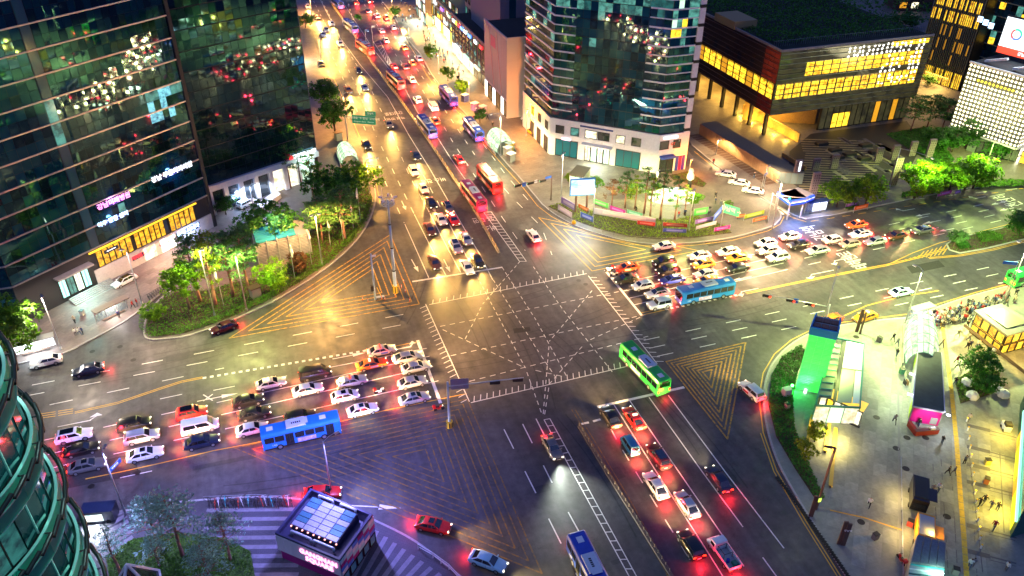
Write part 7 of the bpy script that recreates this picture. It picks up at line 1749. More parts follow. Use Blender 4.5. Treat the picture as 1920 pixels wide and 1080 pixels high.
def gantry():
 b = G(652, 262); h = HT(652, 262, 218); t = thing('road_sign_gantry', 'green overhead direction sign with a small plate above, over the left lanes', 'road sign', b)
 MB().tube((0, 0, 0), (0, 0, h + .5), .18, .13, 10).build('pole', M_POLE, t)
 e = G(703, 222, h); d = (e - b); d.z = 0; L = d.length; d.normalize(); rz = math.atan2(d.y, d.x)
 MB().tube((0, 0, h), (d.x * L, d.y * L, h), .1, .08, 8).build('arm', M_POLE, t)
 s = MB().box((0, 0, 0), (L * .78, .1, 2.2)).build('sign_plate', M_GREENS, t, loc=d * L * .62 + Vector((0, 0, h - .6)), rz=rz)
 lettering('강남대로  ↑ 한남  교보타워', .75, M_SIGNW, s, (0, -.07, .35), (R(90), 0, 0)); lettering('Gangnam-daero   Hannam', .5, M_SIGNW, s, (0, -.07, -.5), (R(90), 0, 0))
 s = MB().box((0, 0, 0), (2.8, .1, 1.2)).build('sign_plate', M_GREENS, t, loc=d * L * .86 + Vector((0, 0, h + 1.2)), rz=rz); lettering('강남역', .6, M_SIGNW, s, (0, -.07, 0), (R(90), 0, 0))
gantry()
def sign_post(label, base, top, size, m, txt, rz, tm=None):
 b = G(*base, .14); h = HT(base[0], base[1], top); t = thing('street_sign', label, 'sign', b)
 MB().tube((0, 0, 0), (0, 0, h), .07, n=8).build('pole', M_POLE, t); s = MB().box((0, 0, 0), (size[0], .06, size[1])).build('sign_plate', m, t, loc=(math.cos(rz) * size[0] * .5, math.sin(rz) * size[0] * .5, h - size[1] / 2), rz=rz)
 if txt: lettering(txt, size[1] * .55, tm or M_SIGNW, s, (0, -.045, 0), (R(90), 0, 0), depth=.01)
sign_post('blue street name blade on the lamp by the round tower', (232, 958), 882, (2.2, .6), M_BLUES, '테헤란로', R(55)); sign_post('blue violet street name sign at the right edge lamp', (1876, 572), 492, (2.4, .6), M_BLUES, '강남대로', R(150)); sign_post('blue street name sign beside the long tan wall', (1428, 352), 326, (1.3, .5), M_BLUES, '테헤란로', R(20))
sign_post('large green and white direction panel among the corner banners', (1350, 432), 382, (3.4, 2.), mat('direction_green', (.05, .45, .3), .4), '강남역 →', R(-55)); sign_post('small blue and white plates at the median far up', (687, 85), 55, (1.2, .7), M_BLUES, '버스', R(0)); sign_post('orange and white plate at the median far up', (700, 88), 48, (1.2, .7), M_SIGNW, None, R(0))
sign_post('blue plate by the crowd lamp post', (1706, 602), 578, (1.6, .5), M_BLUES, '강남역', R(-10))
M_FLAG = mat('white_flag_cloth', (.62, .6, .62), .8)
for i, (x, y, t_, lab) in enumerate(((553, 522), 460, 0) if False else ((553, 522, 458, 'drooping white flag left of the slatted hut front'), (585, 498, 430, 'drooping white flag over the right corner of the hut'), (620, 462, 412, 'drooping white flag right of the glaring lamp'), (644, 452, 398, 'drooping white flag in front of the island pines'), (663, 430, 378, 'drooping white and red flag near the top of the island'), (676, 415, 352, 'drooping white flag nearest the road at the island top'), (420, 575, 500, 'thin flag pole with furled flag by the left lamps'))):
 b = G(x, y, .16); h = HT(x, y, t_); k = thing('flag_pole', lab, 'flag', b, i * .5, 'flag poles on the green island'); MB().tube((0, 0, 0), (0, 0, h), .06, .04).build('pole', M_POLE, k)
 f = MB(); z0, z1 = h - 2.9, h - .1; f.path([(.06, 0, z1), (.16, .05, z1 - .8), (.26, -.05, z1 - 1.7), (.2, 0, z0)], [.05, .16, .27, .08], 7); f.build('cloth', M_FLAG, k, smooth=True)
 if i == 4: MB().tube((.16, .0, z1 - .9), (.16, .0, z1 - 1.3), .2, n=7).build('emblem', mat('flag_red', (.5, .02, .05), .7), k)
def hut():
 P = [G(487, 500), G(585, 476), G(572, 448), G(478, 470)]; o = P[0]; h = HT(487, 500, 458); t = thing('slatted_hut', 'grey slatted hut with teal glazed roof on the green island', 'hut', o)
 q = [Vector((p.x - o.x, p.y - o.y, 0)) for p in P]
 MB().prism([(p.x, p.y) for p in q], 0, h - .25).build('wall', mat('hut_grey', (.2, .2, .22), .6), t)
 wf, wr = Wall(t, P[0], P[1], o), Wall(t, P[1], P[2], o)
 for W_ in (wf, wr):
  for k in range(14): W_.piece('slat', mat('hut_slat', (.36, .36, .4), .5, .2, vary=.1), 0, W_.L, .2 + k * (h - .6) / 14, .2 + k * (h - .6) / 14 + .13, .08, .06)
 for i in range(6): wf.piece('post', M_POLE, wf.L * i / 5 - .08, wf.L * i / 5 + .08, 0, h + .3, .14, .14)
 a, b, c = q[0], q[1] - q[0], q[3] - q[0]
 for i in range(2):
  for j in range(5):
   Q = [a + b * s + c * u for s, u in ((.02 + .38 * i, .03 + .19 * j), (.38 + .38 * i, .03 + .19 * j), (.38 + .38 * i, .2 + .19 * j), (.02 + .38 * i, .2 + .19 * j))]
   MB().prism([(p.x, p.y) for p in Q], h - .1, h).build('roof_pane', mat('teal_roof_glass', (.03, .25, .32), .15, spec=.8, vary=.2), t)
 lamp('AREA', 'hut_light', (b / 2 + c / 2).to_3d() + Vector((0, 0, h + 3)), 200, (.6, .8, 1), t, 4)
hut()
def vert_ang(x, y, d=40):
 e = G(x, y - d) - G(x, y + d); return math.atan2(e.y, e.x)
def dome(label, base, wpx, hpx, ang, m, power, col, L=9., rz=None, leafy=True):
 b = G(*base, .14); dist = (b - CAM).length; w = wpx * dist / FPX / 2; h = max(2.4, HT(base[0], base[1], base[1] - hpx) * .9); t = thing('glass_dome', label, 'subway entrance', b, rz or 0)
 n = 9
 for i in range(n):
  for j in range(5):
   y0, y1 = -L / 2 + L * j / 5 + .04, -L / 2 + L * (j + 1) / 5 - .04; a0, a1 = PI * i / n + .02, PI * (i + 1) / n - .02; f0 = math.cos(abs(y0) / L * 1.2); f1 = math.cos(abs(y1) / L * 1.2)
   v = [(-w * f * math.cos(a), y, .6 + (h - .6) * f * math.sin(a)) for a, y, f in ((a0, y0, f0), (a1, y0, f0), (a1, y1, f1), (a0, y1, f1))]
   MB().add(v, [(0, 1, 2, 3)]).build('glass_pane', m[(i * 3 + j * 2) % len(m)], t)
 rib = MB()
 for j in range(6):
  y = -L / 2 + L * j / 5; f = math.cos(abs(y) / L * 1.2)
  rib.path([(-w * f * math.cos(PI * i / n), y, .6 + (h - .6) * f * math.sin(PI * i / n) + .03) for i in range(n + 1)], [.06] * (n + 1), 5)
 for i in range(n + 1):
  rib.path([(-w * math.cos(abs(y) / L * 1.2) * math.cos(PI * i / n), y, .63 + (h - .6) * math.cos(abs(y) / L * 1.2) * math.sin(PI * i / n)) for y in [-L / 2 + L * j / 5 for j in range(6)]], [.04] * 6, 4)
 rib.build('ribs', mat('dome_rib_green', (.12, .3, .2), .4, .3), t)
 pw = MB().box((-w, 0, .35), (.2, L, .7)).box((w, 0, .35), (.2, L, .7)).build('side_wall', M_CONC, t, kind='stuff')
 lamp('POINT', 'dome_light', (0, -L * .2, h + 2.2), power, col, t, .8)
 lamp('POINT', 'dome_light', (0, L * .3, h + 1.8), power * .6, col, t, .8)
D1 = [interior_mat('glowing_green_glass', (.8, 1, .62), (.2, .5, .25), 1.0, (1.2, 1.2, 1.2)), interior_mat('glowing_pale_glass', (1, 1, .75), (.4, .7, .4), 1.1, (.8, .8, 1.4))]
dome('glowing green glass subway dome at the left kerb above the big tree', (652, 298), 34, 26, 0, D1, 500, (.85, 1, .5)); dome('glowing green glass subway dome at the right kerb', (938, 276), 40, 32, 0, D1, 700, (.85, 1, .5))
dome('long pale glass subway canopy at the crowded plaza', (1724, 655), 52, 42, 0, D1, 110, (.95, 1, .55), 12, vert_ang(1722, 650) - PI / 2)
def shelter(label, a, b, h, ad, roofm, power=600, col=(.9, .95, 1), depth=1.6):
 A, B = G(*a, .14), G(*b, .14); t = thing('bus_shelter', label, 'bus stop', A); w = Wall(t, A, B, A)
 for i in range(4): w.piece('post', M_POLE, w.L * i / 3 - .06, w.L * i / 3 + .06, 0, h, 0, .12)
 MB().box(w.at(w.L / 2, h + .1, .5), (w.L + .4, depth, .16), w.rz).build('roof', roofm, t)
 for i in range(3): w.piece('advert_panel' if i in ad else 'glass_panel', L_WHITE if i in ad else mat('shelter_glass', (.25, .32, .34), .1, alpha=.5), w.L * i / 3 + .1, w.L * (i + 1) / 3 - .1, .4, h - .3, .0, .06)
 MB().box(w.at(w.L / 2, .45, .5), (w.L * .7, .4, .08), w.rz).build('bench', M_POLED, t)
 if power: lamp('AREA', 'shelter_light', w.at(w.L / 2, h - .1, .8), power * .35, col, t, 2, direction=(0, 0, -1))
shelter('lit glass bus shelter with white adverts at far left above the parked sedan', (30, 668), (106, 648), 2.6, (0, 1, 2), mat('shelter_roof_grey', (.3, .32, .33), .4), 700); shelter('bus shelter at the forecourt with people waiting under it', (182, 606), (240, 578), 2.7, (), mat('shelter_roof_brown', (.2, .16, .13), .5), 500, (1, .9, .8))
shelter('pale yellow green bus shelter far up at the right kerb', (752, 56), (766, 82), 2.6, (0, 1), mat('shelter_roof_lime', (.35, .45, .2), .4), 1500, (1, 1, .6)); shelter('blue glowing shelter under the blue roof at the side street corner', (1508, 400), (1548, 394), 3., (1, 2), mat('shelter_roof_blue', (.02, .05, .2), .4), 350, (.25, .4, 1)); shelter('crowded roadside bus stop roof on the plaza kerb', (1700, 602), (1735, 592), 2.8, (), mat('shelter_roof_grey', (.3, .32, .33), .4), 900, (1, 1, .8))
def blue_canopy():
 px = [(1452, 372), (1475, 390), (1500, 386), (1518, 378)]; P = [G(x, y + 22) for x, y in px]; o = P[0]; z = 4.; t = thing('blue_canopy', 'curved vivid blue canopy with a white light line over the police box', 'canopy', o)
 for i in range(3):
  a, b = P[i] - o, P[i + 1] - o; MB().bar(a + Vector((0, 0, z)), b + Vector((0, 0, z)), .5, 1.1).build('fascia', emat('lit_blue_fascia', (.015, .08, .7), .8), t); d = (b - a).normalized(); nn = Vector((d.y, -d.x, 0)) * .28
  MB().bar(a + nn + Vector((0, 0, z + .1)), b + nn + Vector((0, 0, z + .1)), .06, .16).build('light_line', emat('lit_pale_blue_line', (.5, .65, 1), 2.), t)
  MB().box((a + b) / 2 - nn * 8 + Vector((0, 0, z + .4)), ((b - a).length + .6, 4.2, .2), math.atan2(d.y, d.x)).build('roof', mat('canopy_roof_grey', (.3, .3, .33), .5), t)
  MB().tube((a.x, a.y, 0), (a.x, a.y, z), .18).build('column', M_POLE, t)
 lamp('AREA', 'canopy_glow', (P[1] - o) + Vector((1, -1.5, 3.4)), 500, (.2, .35, 1), t, 4, direction=(0, -.6, -1))
blue_canopy()
def corner():
 b = G(1089, 400); h = HT(1089, 400, 335); t = thing('led_screen', 'glowing blue edged outdoor screen on the planted corner', 'screen', b, R(-12)); MB().box((0, 0, h - 1.9), (5.4, .5, 3.9)).build('frame', mat('screen_blue_frame', (.03, .2, .6), .4), t); MB().box((0, -.27, h - 1.9), (5., .05, 3.4)).build('screen_panel', interior_mat('lit_blue_white_screen', (.85, .95, 1), (.2, .45, 1), 1.7, (.2, .2, .5)), t)
 for s in (-1, 1): MB().tube((s * 1.2, 0, 0), (s * 1.2, 0, h - 3.8), .25).build('mast', M_POLED, t)
 lamp('AREA', 'screen_glow', (0, -.8, h - 2), 900, (.55, .75, 1), t, 4, direction=(0, -1, -.4)); lamp('AREA', 'ground_glow', (0, 2.5, h - 1), 900, (1, .9, .6), t, 4, direction=(0, 1, -1.2))
 b = G(1262, 372); t = thing('floral_screen', 'white and blue patterned low screen mound glowing on the corner', 'artwork', b, R(-14)); random.seed(31)
 MB().lathe([(4.6, 0), (4.4, .7), (3.4, 1.5), (1.8, 2.), (.05, 2.15)], 18).build('mound', mat('pale_mound', (.6, .65, .7), .5), t, smooth=True).scale = (1.25, .8, 1)
 for i in range(110):
  a = random.uniform(0, 2 * PI); r = 4.4 * math.sqrt(random.random()); z = 2.15 * (1 - (r / 4.7) ** 2) + .05
  MB().lathe([(random.uniform(.15, .4), 0), (.02, .1)], 6).build('petal', [mat('petal_white', (.75, .78, .8), .5), mat('petal_blue', (.15, .35, .7), .5), emat('lit_petal', (.7, .9, 1), 1.2), mat('petal_green', (.3, .6, .3), .5)][i % 4], t, loc=(r * math.cos(a) * 1.25, r * math.sin(a) * .8, z))
 lamp('POINT', 'mound_glow', (0, -1, 4.2), 420, (.85, .95, 1), t, .6); lamp('POINT', 'mound_glow', (-5, -2, 3), 500, (1, 1, .5), t, .6)
 b = G(1292, 352); h = HT(1292, 352, 317); t = thing('sculpture', 'white abstract upright sculpture on dark base by the lawn corner', 'sculpture', b); MB().lathe([(.5, 0), (.45, h * .35), (.3, h * .4)], 12).build('base', M_TRIM, t, smooth=True); MB().lathe([(.3, 0), (.85, h * .1), (.8, h * .3), (.45, h * .42), (.6, h * .5), (.4, h * .6), (.02, h * .62)], 14).build('figure_mass', mat('white_resin', (.72, .73, .75), .35), t, loc=(0, 0, h * .4), smooth=True)
 cols = dict(lilac=(.35, .3, .6), blue=(.05, .12, .5), green=(.1, .5, .1), magenta=(.45, .03, .3), mint=(.15, .55, .35), orange=(.65, .16, .02), white=(.65, .65, .68), lime=(.4, .6, .04), pink=(.6, .1, .35), violet=(.3, .15, .5), red=(.55, .05, .04))
 for x0, y0, x1, y1, c, hh, lab in ((1052, 384, 1080, 400, 'lilac', 1.6, 'lilac banner at the left end of the corner row'), (1046, 396, 1072, 412, 'white', 1.2, 'whitish banner strip low at the left end of the corner row'), (1084, 392, 1104, 402, 'orange', .9, 'orange banner under the blue screen'), (1088, 410, 1112, 420, 'blue', 1.2, 'blue banner strip beside the yellow bag'), (1112, 384, 1140, 394, 'green', 1.1, 'green banner left in the long corner row'), (1143, 396, 1172, 406, 'magenta', 1., 'magenta banner in the middle of the long corner row'), (1175, 404, 1204, 412, 'mint', 1., 'mint green banner right of the magenta one'), (1112, 404, 1228, 424, 'white', 1.4, 'long white banner fence across the corner planting'), (1194, 424, 1228, 428, 'red', .9, 'red and white banner before the white fence'), (1242, 427, 1288, 430, 'red', .8, 'red striped banner at the middle of the kerb hedge'), (1242, 438, 1286, 440, 'blue', .8, 'blue banner under the red striped one'), (1302, 424, 1338, 416, 'violet', 1., 'violet banner in the right banner cluster'), (1300, 408, 1326, 404, 'green', 1.6, 'green grass picture board in the right cluster'), (1304, 434, 1342, 424, 'white', .8, 'white banner strip below the violet one'), (1338, 438, 1368, 432, 'magenta', .9, 'magenta banner at the right end of the kerb hedge'), (1336, 420, 1352, 402, 'blue', 1.8, 'dark blue board behind the green direction panel'), (1394, 414, 1432, 404, 'lime', .9, 'lime banner on the side street corner'), (1410, 420, 1437, 414, 'orange', .8, 'orange banner below the lime one'), (1380, 412, 1396, 410, 'orange', .7, 'short orange and pink banner at the side street'), (1584, 392, 1606, 388, 'violet', .9, 'violet banner under the yellow green tree'), (1600, 398, 1626, 392, 'orange', .9, 'orange banner under the yellow green tree'), (1756, 372, 1782, 366, 'pink', .9, 'pink banner in the hedge of the right road'), (1788, 368, 1800, 364, 'violet', .8, 'violet banner right of the pink hedge banner')):
  A, B = G(x0, y0, .14), G(x1, y1, .14); k = thing('banner', lab, 'banner', A); w = Wall(k, A, B, A); w.piece('cloth', mat(c + '_banner', cols[c], .7), 0, w.L, .6, .6 + hh, 0, .05); w.piece('print', mat(c + '_banner_print', tuple(min(.8, v * 1.6 + .15) for v in cols[c]), .7), w.L * .15, w.L * .85, .6 + hh * .3, .6 + hh * .7, .03, .03)
  for u in (0, w.L): MB().tube(w.at(u, 0), w.at(u, .7 + hh), .05).build('post', M_POLE, k)
 p = G(1076, 420); k = thing('litter_bag', 'round yellow bag beside the banner strip', 'bag', p); MB().lathe([(.3, 0), (.5, .3), (.42, .7), (.1, .95)], 10).build('bag', M_STRIPE_Y, k, smooth=True)
corner()
def kiosk_tower():
 B = [G(1486, 740), G(1508, 688), G(1622, 690), G(1618, 762)]
 z = 4.2; p0 = G(1500, 735); t = thing('elevator_kiosk', 'glass station kiosk with a tall green lit tower and blue framed top', 'kiosk', p0); o = p0
 h = HT(1503, 728, 615); R_ = [G(1521, 617, h), G(1569, 627, h), G(1574, 600, h), G(1531, 592, h)]
 q = [(p.x - o.x, p.y - o.y) for p in R_]
 MB().prism(q, 0, h).build('shaft_core', mat('pale_shaft', (.3, .34, .32), .5), t)
 Mg = mat('green_lit_mesh', (.12, .6, .15), .5, emit=.42, ecol=(.05, 1, .1), noise=.35, nscale=1.2, vary=.15); rb = MB(); [rb.box(Vector(wf_.at(wf_.L / 2, .5 + k * .3, .11)), (wf_.L - .1, .04, .05), wf_.rz) for wf_ in [Wall(t, R_[0], R_[1], o)] for k in range(int((h - 1.5) / .3))]; rb.build('mesh_ribs', mat('rib_green', (.1, .5, .14), .5), t, kind='stuff')
 wf, wr, wl = Wall(t, R_[0], R_[1], o), Wall(t, R_[1], R_[2], o), Wall(t, R_[3], R_[0], o)
 for W_ in (wf, wr, wl):
  for k in range(10):
   for i in range(3): W_.piece('mesh_panel', Mg, W_.L * i / 3 + .02, W_.L * (i + 1) / 3 - .02, .3 + k * (h - 1.3) / 10 + .02, .3 + (k + 1) * (h - 1.3) / 10 - .02, .06, .06)
  W_.piece('frame_band', mat('kiosk_blue_frame', (.02, .25, .55), .4), -.1, W_.L + .1, h - .9, h + .5, .1, .24)
 for i in range(3):
  for j in range(2):
   a = Vector(R_[0]).lerp(R_[1], (i + .5) / 3); b = Vector(R_[3]).lerp(R_[2], (i + .5) / 3); c = a.lerp(b, .3 + .4 * j) - o; MB().box((c.x, c.y, h + .12), (wf.L / 3 - .15, 1.0, .2), wf.rz).build('roof_grille', mat('rust_grille', (.2, .1, .06), .6, noise=.4, nscale=5), t)
 lamp('SPOT', 'green_uplight', wf.at(wf.L * .4, .5, 1.9), 1500, (.1, 1, .2), t, .2, 100, .5, (0, 0.25, 1)); lamp('POINT', 'green_lamp', wf.at(-.6, 1.2, .7), 350, (.05, 1, .15), t, .2)
 MB().lathe([(.05, .2), (.22, .1), (.22, -.1)], 10, wf.at(-.6, 1.0, .5)).build('green_lamp', emat('lit_green_lamp', (.1, 1, .2), 8), t); MB().box(wf.at(wf.L * .4, .5, .5), (.35, .2, .7), wf.rz).build('green_lamp', emat('lit_pale_green_lamp', (.6, 1, .7), 6), t)
 Hh = 3.4; H_ = [G(1530, 760, Hh), G(1612, 764, Hh), G(1620, 645, Hh), G(1560, 632, Hh)]; q = [(p.x - o.x, p.y - o.y) for p in H_]
 H2 = [Vector((p.x, p.y, 0)) for p in H_]
 for a, b in ((0, 1), (1, 2), (2, 3), (3, 0)):
  W_ = Wall(t, H2[a], H2[b], o); n = max(3, int(W_.L / 1.8))
  for i in range(n):
   W_.piece('wall_pane', [interior_mat('bright_hall_glass', (1, .95, .7), (.6, .5, .25), 1.0, (.7, .7, .7)), L_GREENW][(i + a) % 2] if a in (0,) else mat('hall_glass', (.3, .42, .36), .08, alpha=.45), W_.L * i / n + .04, W_.L * (i + 1) / n - .04, .2, Hh - .2, 0, .05)
   W_.piece('mullion', mat('kiosk_teal_frame', (.05, .25, .22), .4, .3), W_.L * i / n - .05, W_.L * i / n + .05, 0, Hh, .02, .12)
  W_.piece('eave', mat('kiosk_teal_frame', (.05, .25, .22), .4), -.1, W_.L + .1, Hh - .15, Hh + .15, .03, .2)
 MB().prism(q, .02, .06).build('floor', mat('hall_floor_pale', (.5, .5, .45), .5), t)
 v = lambda s, u: Vector(H2[0]).lerp(H2[1], s).lerp(Vector(H2[3]).lerp(H2[2], s), u) - o
 for s0, s1, u0, u1, m in ((.0, .32, .1, .9, mat('kiosk_roof_slats', (.2, .24, .15), .5)), (.36, .44, .05, .95, M_TRIM), (.46, .98, .55, .98, mat('bright_roof_white', (.8, .82, .8), .4)), (.46, .8, .05, .53, mat('pale_olive_roof', (.4, .42, .3), .5)), (.82, .98, .05, .53, mat('bright_roof_white', (.8, .82, .8), .4))):
  Q = [v(s0, u0), v(s1, u0), v(s1, u1), v(s0, u1)]; MB().prism([(p.x, p.y) for p in Q], Hh + .05, Hh + .14).build('roof_panel', m, t)
 for j in range(9): a, b = v(.02, .12 + .09 * j), v(.3, .12 + .09 * j); MB().bar(a + Vector((0, 0, Hh + .25)), b + Vector((0, 0, Hh + .25)), .12, .12).build('roof_slat', mat('teal_slat', (.05, .3, .25), .4), t)
 c = v(.7, .7); lamp('AREA', 'hall_light', (c.x, c.y, Hh + 5.5), 110, (1, 1, .8), t, 3); c = v(.5, -.25); lamp('AREA', 'porch_light', (c.x, c.y, 2.6), 320, (1, .8, .25), t, 3)
 A, B_ = G(1532, 766), G(1610, 800); k = thing('glass_porch', 'golden lit glass porch at the lower end of the station kiosk', 'porch', A); w = Wall(k, A, B_, A)
 for i in range(6): w.window(w.L * i / 6 + .03, w.L * (i + 1) / 6 - .03, .1, 2.8, I_PALE if i != 1 else I_GOLD, 'glass_door', .1)
 MB().box(w.at(w.L / 2, 2.95, -1.1), (w.L, 2.2, .14), w.rz).build('roof', emat('lit_gold_ceiling', (1, .6, .08), .8), k); w.piece('sill', M_TRIM, w.L * .6, w.L + .2, 0, .3, .3, .3)
 p = G(1473, 742); k = thing('utility_box', 'white green utility cabinet in the planted strip', 'cabinet', p); MB().box((0, 0, .75), (1.3, .9, 1.5)).build('cabinet', mat('cabinet_green_white', (.4, .5, .45), .5), k); MB().box((0, -.46, .8), (1.1, .03, 1.2)).build('door', mat('cabinet_lilac', (.4, .38, .5), .5), k)
 lamp('POINT', 'plaza_fill', wr.at(wr.L * .5, 5.5, 2.5), 480, (.8, 1, .22), t, .6)
kiosk_tower()
def benches():
 for i, (x0, y0, x1, y1) in enumerate(((1522, 782, 1512, 838), (1554, 798, 1546, 850), (1566, 806, 1556, 915))):
  A, B = G(x0, y0, .14), G(x1, y1, .14); k = thing('light_bench', ['golden glowing bench nearest the kiosk, left of the trees', 'golden glowing bench in the middle', 'longest golden glowing bench on the open plaza side'][i], 'bench', A, 0, 'golden benches'); d = B - A
  MB().bar(Vector((0, 0, .45)), d + Vector((0, 0, .45)), .5, .12).build('seat', mat('bench_gold', (.6, .38, .05), .5), k); MB().bar(Vector((0, 0, .2)), d + Vector((0, 0, .2)), .3, .3).build('base', M_POLED, k); MB().bar(Vector((.3, 0, .12)), d + Vector((.3, 0, .12)), .08, .08).build('light_strip', L_WARM, k)
  lamp('AREA', 'bench_glow', d / 2 + Vector((.6, 0, .9)), 8, (1, .7, .1), k, 2)
 b = G(1530, 955, .14); h = HT(1530, 955, 840); t = thing('frame_pole', 'dark square portal frame post leaning over the planted strip', 'post', b); e = G(1545, 838, h) - b
 MB().bar((0, 0, 0), (0, 0, h), .22, .22).build('pole', M_POLED, t); MB().bar((0, 0, h), (*(e.xy), h), .22, .22).build('arm', M_POLED, t); MB().box((0, 0, 1.9), (.4, .4, .6)).build('lamp_box', emat('lit_lime_box', (.6, .9, .1), 1.), t); lamp('SPOT', 'frame_light', (*(e.xy), h - .3), 300, (.9, .95, .7), t, .3, 150, .7, (0, 0, -1))
 for i, (x, y, t_, lab) in enumerate(((1520, 968, 930, 'pair of dark information slabs by the striped kerb, left one'), (1580, 1022, 982, 'dark information slab with white text on the kerb'), (1573, 1020, 978, 'plain brown slab left of the information slab'), (1606, 622, 580, 'brown slab behind the parked yellow taxi, larger'), (1612, 626, 585, 'brown slab behind the parked yellow taxi, thinner'))):
  p = G(x, y, .14); h = max(2.5, HT(x, y, t_)); k = thing('info_pylon', lab, 'sign', p, R(-25)); MB().box((0, 0, h / 2), (.55 if i != 4 else .3, .2, h)).build('slab', M_POLED, k)
  if i == 1: lettering('강남역', .35, M_SIGNW, k, (0, -.12, h * .7), (R(90), 0, 0))
benches()
def food_kiosks():
 z = 3.2; C_ = [G(1712, 762, z), G(1770, 773, z), G(1764, 662, z), G(1722, 655, z)]; o = G(1712, 775); t = thing('market_kiosk', 'dark roofed kiosk with lime side and magenta end gable', 'kiosk', o)
 q = [Vector((p.x, p.y, 0)) for p in C_]; MB().prism([(p.x - o.x, p.y - o.y) for p in q], .1, z).build('wall', mat('kiosk_grey', (.3, .32, .34), .5), t)
 MB().prism([(p.x - o.x, p.y - o.y) for p in q], z, z + .12).build('roof', mat('kiosk_dark_roof', (.03, .045, .04), .5, noise=.4, nscale=1), t)
 wl, wf, wr = Wall(t, q[3], q[0], o), Wall(t, q[0], q[1], o), Wall(t, q[1], q[2], o)
 for i in range(6): wl.piece('side_panel', mat('lime_panel', (.45, .65, .03), .5) if i in (0, 5) else mat('pale_green_panel', (.35, .42, .36), .4), wl.L * i / 6 + .04, wl.L * (i + 1) / 6 - .04, .9, z - .05, .05, .06)
 wf.piece('gable_panel', mat('magenta_gable', (.55, .01, .22), .5), .15, wf.L - .15, .5, z - .15, .05, .06); wf.piece('gable_window', mat('kiosk_grey', (.3, .32, .34), .5), wf.L * .68, wf.L * .9, .7, 1.9, .09, .05)
 for W_ in (wf, wl, wr): W_.piece('eave_trim', mat('lilac_trim', (.4, .38, .48), .4), 0, W_.L, z - .1, z + .16, .08, .14)
 for y in (.2, .55): p = wl.at(wl.L * (1 - y), z - .3, .5); MB().box(p, (.3, .7, .2), wl.rz).build('flood_lamp', L_WHITE, t); lamp('POINT', 'flood_light', p + wl.n * .8 + Vector((0, 0, .3)), 130, (.85, .95, 1), t, .3)
 p = wf.at(wf.L + .6, z - .2, .2); MB().lathe([(.02, .2), (.3, 0), (.02, -.2)], 10, p).build('flood_lamp', L_WHITE, t); lamp('POINT', 'flood_light', p + Vector((.3, -.6, .4)), 250, (.85, .95, 1), t, .3)
 lamp('SPOT', 'gable_spot', wf.at(wf.L / 2, 3.6, 3.5), 400, (1, .95, .9), t, .2, 60, .6, -wf.n + Vector((0, 0, -.5)))
 p = G(1735, 815); k = thing('counter', 'red fronted serving counter before the magenta gable', 'counter', p, R(-12)); MB().box((0, 0, .5), (3.6, .5, 1.)).build('front', mat('counter_red', (.3, .03, .02), .5), k); MB().box((-1.6, 1., .5), (.5, 2., 1.)).build('side', mat('counter_red', (.3, .03, .02), .5), k); MB().box((0, 0, 1.03), (3.7, .6, .06)).build('top', M_POLED, k); MB().box((.8, .0, 1.2), (.7, .4, .3)).build('tray', M_SIGNW, k)
 p = G(1697, 722); k = thing('sandwich_board', 'small dark menu board left of the lime kiosk', 'sign', p, R(80)); MB().box((0, .2, .5), (.8, .06, 1.)).build('panel', M_TRIM, k); MB().box((0, -.2, .5), (.8, .06, 1.)).build('panel', mat('board_wood', (.25, .13, .06), .6), k)
 for px, L, W_, H, m, roofm, lab, cab in (((1722, 930), 4.6, 2., 2.3, PAINTS['black'], M_TRIM, 'black food truck parked on the plaza', None), ((1732, 1000), 4.2, 2., 2.2, PAINTS['yellow'], mat('truck_grey_roof', (.3, .33, .36), .5), 'yellow food truck with grey roof panel on the plaza', None)):
  e = G(px[0], px[1] - 30) - G(px[0], px[1] + 30); FT = math.atan2(e.y, e.x) + PI
  c = G(*px, H / 2); t = thing('food_truck', lab, 'food truck', (c.x, c.y, .14), FT); MB().box((0, 0, H / 2 + .35), (L, W_, H - .4)).build('body', m, t); MB().box((0, 0, H + .2), (L * .8, W_ * .85, .1)).build('roof', roofm, t)
  MB().box((.3, W_ / 2 + .02, 1.5), (L * .5, .05, .8)).build('hatch', I_GOLD, t); MB().box((.3, W_ / 2 + .5, 2.1), (L * .5, 1., .06)).build('awning', m, t); MB().box((L / 2 + .01, 0, 1.5), (.05, W_ * .8, .7)).build('windscreen', M_CGLASS, t)
  for x in (-L * .3, L * .3):
   for s in (-1, 1): MB().tube((x, s * W_ / 2 - .1 * s, .34), (x, s * W_ / 2 + .06 * s, .34), .34, n=12).build('wheel', M_TYRE, t)
  lamp('POINT', 'truck_light', (.3, -W_ / 2 - 1.2, 2.2), 260, (1, .7, .25), t, .3)
 z = 3.0; C_ = [G(1702, 1085, z), G(1770, 1092, z), G(1774, 1018, z), G(1720, 1002, z)]; o = G(1712, 1080); t = thing('market_kiosk', 'grey roofed kiosk with teal lit counter at the bottom right', 'kiosk', o); q = [Vector((p.x, p.y, 0)) for p in C_]
 MB().prism([(p.x - o.x, p.y - o.y) for p in q], .1, z - .3).build('wall', mat('kiosk_grey', (.3, .32, .34), .5), t)
 for i in range(4):
  a, b, c, d = [Vector(q[3]).lerp(q[2], i / 4 + .01), Vector(q[3]).lerp(q[2], (i + 1) / 4 - .01), Vector(q[0]).lerp(q[1], (i + 1) / 4 - .01), Vector(q[0]).lerp(q[1], i / 4 + .01)]; d = a.lerp(d, .62); c = b.lerp(c, .62)
  MB().prism([(p.x - o.x, p.y - o.y) for p in (a, b, c, d)], z - .1, z).build('roof_panel', mat('slate_panel', (.12, .13, .16), .5, noise=.3, nscale=3), t)
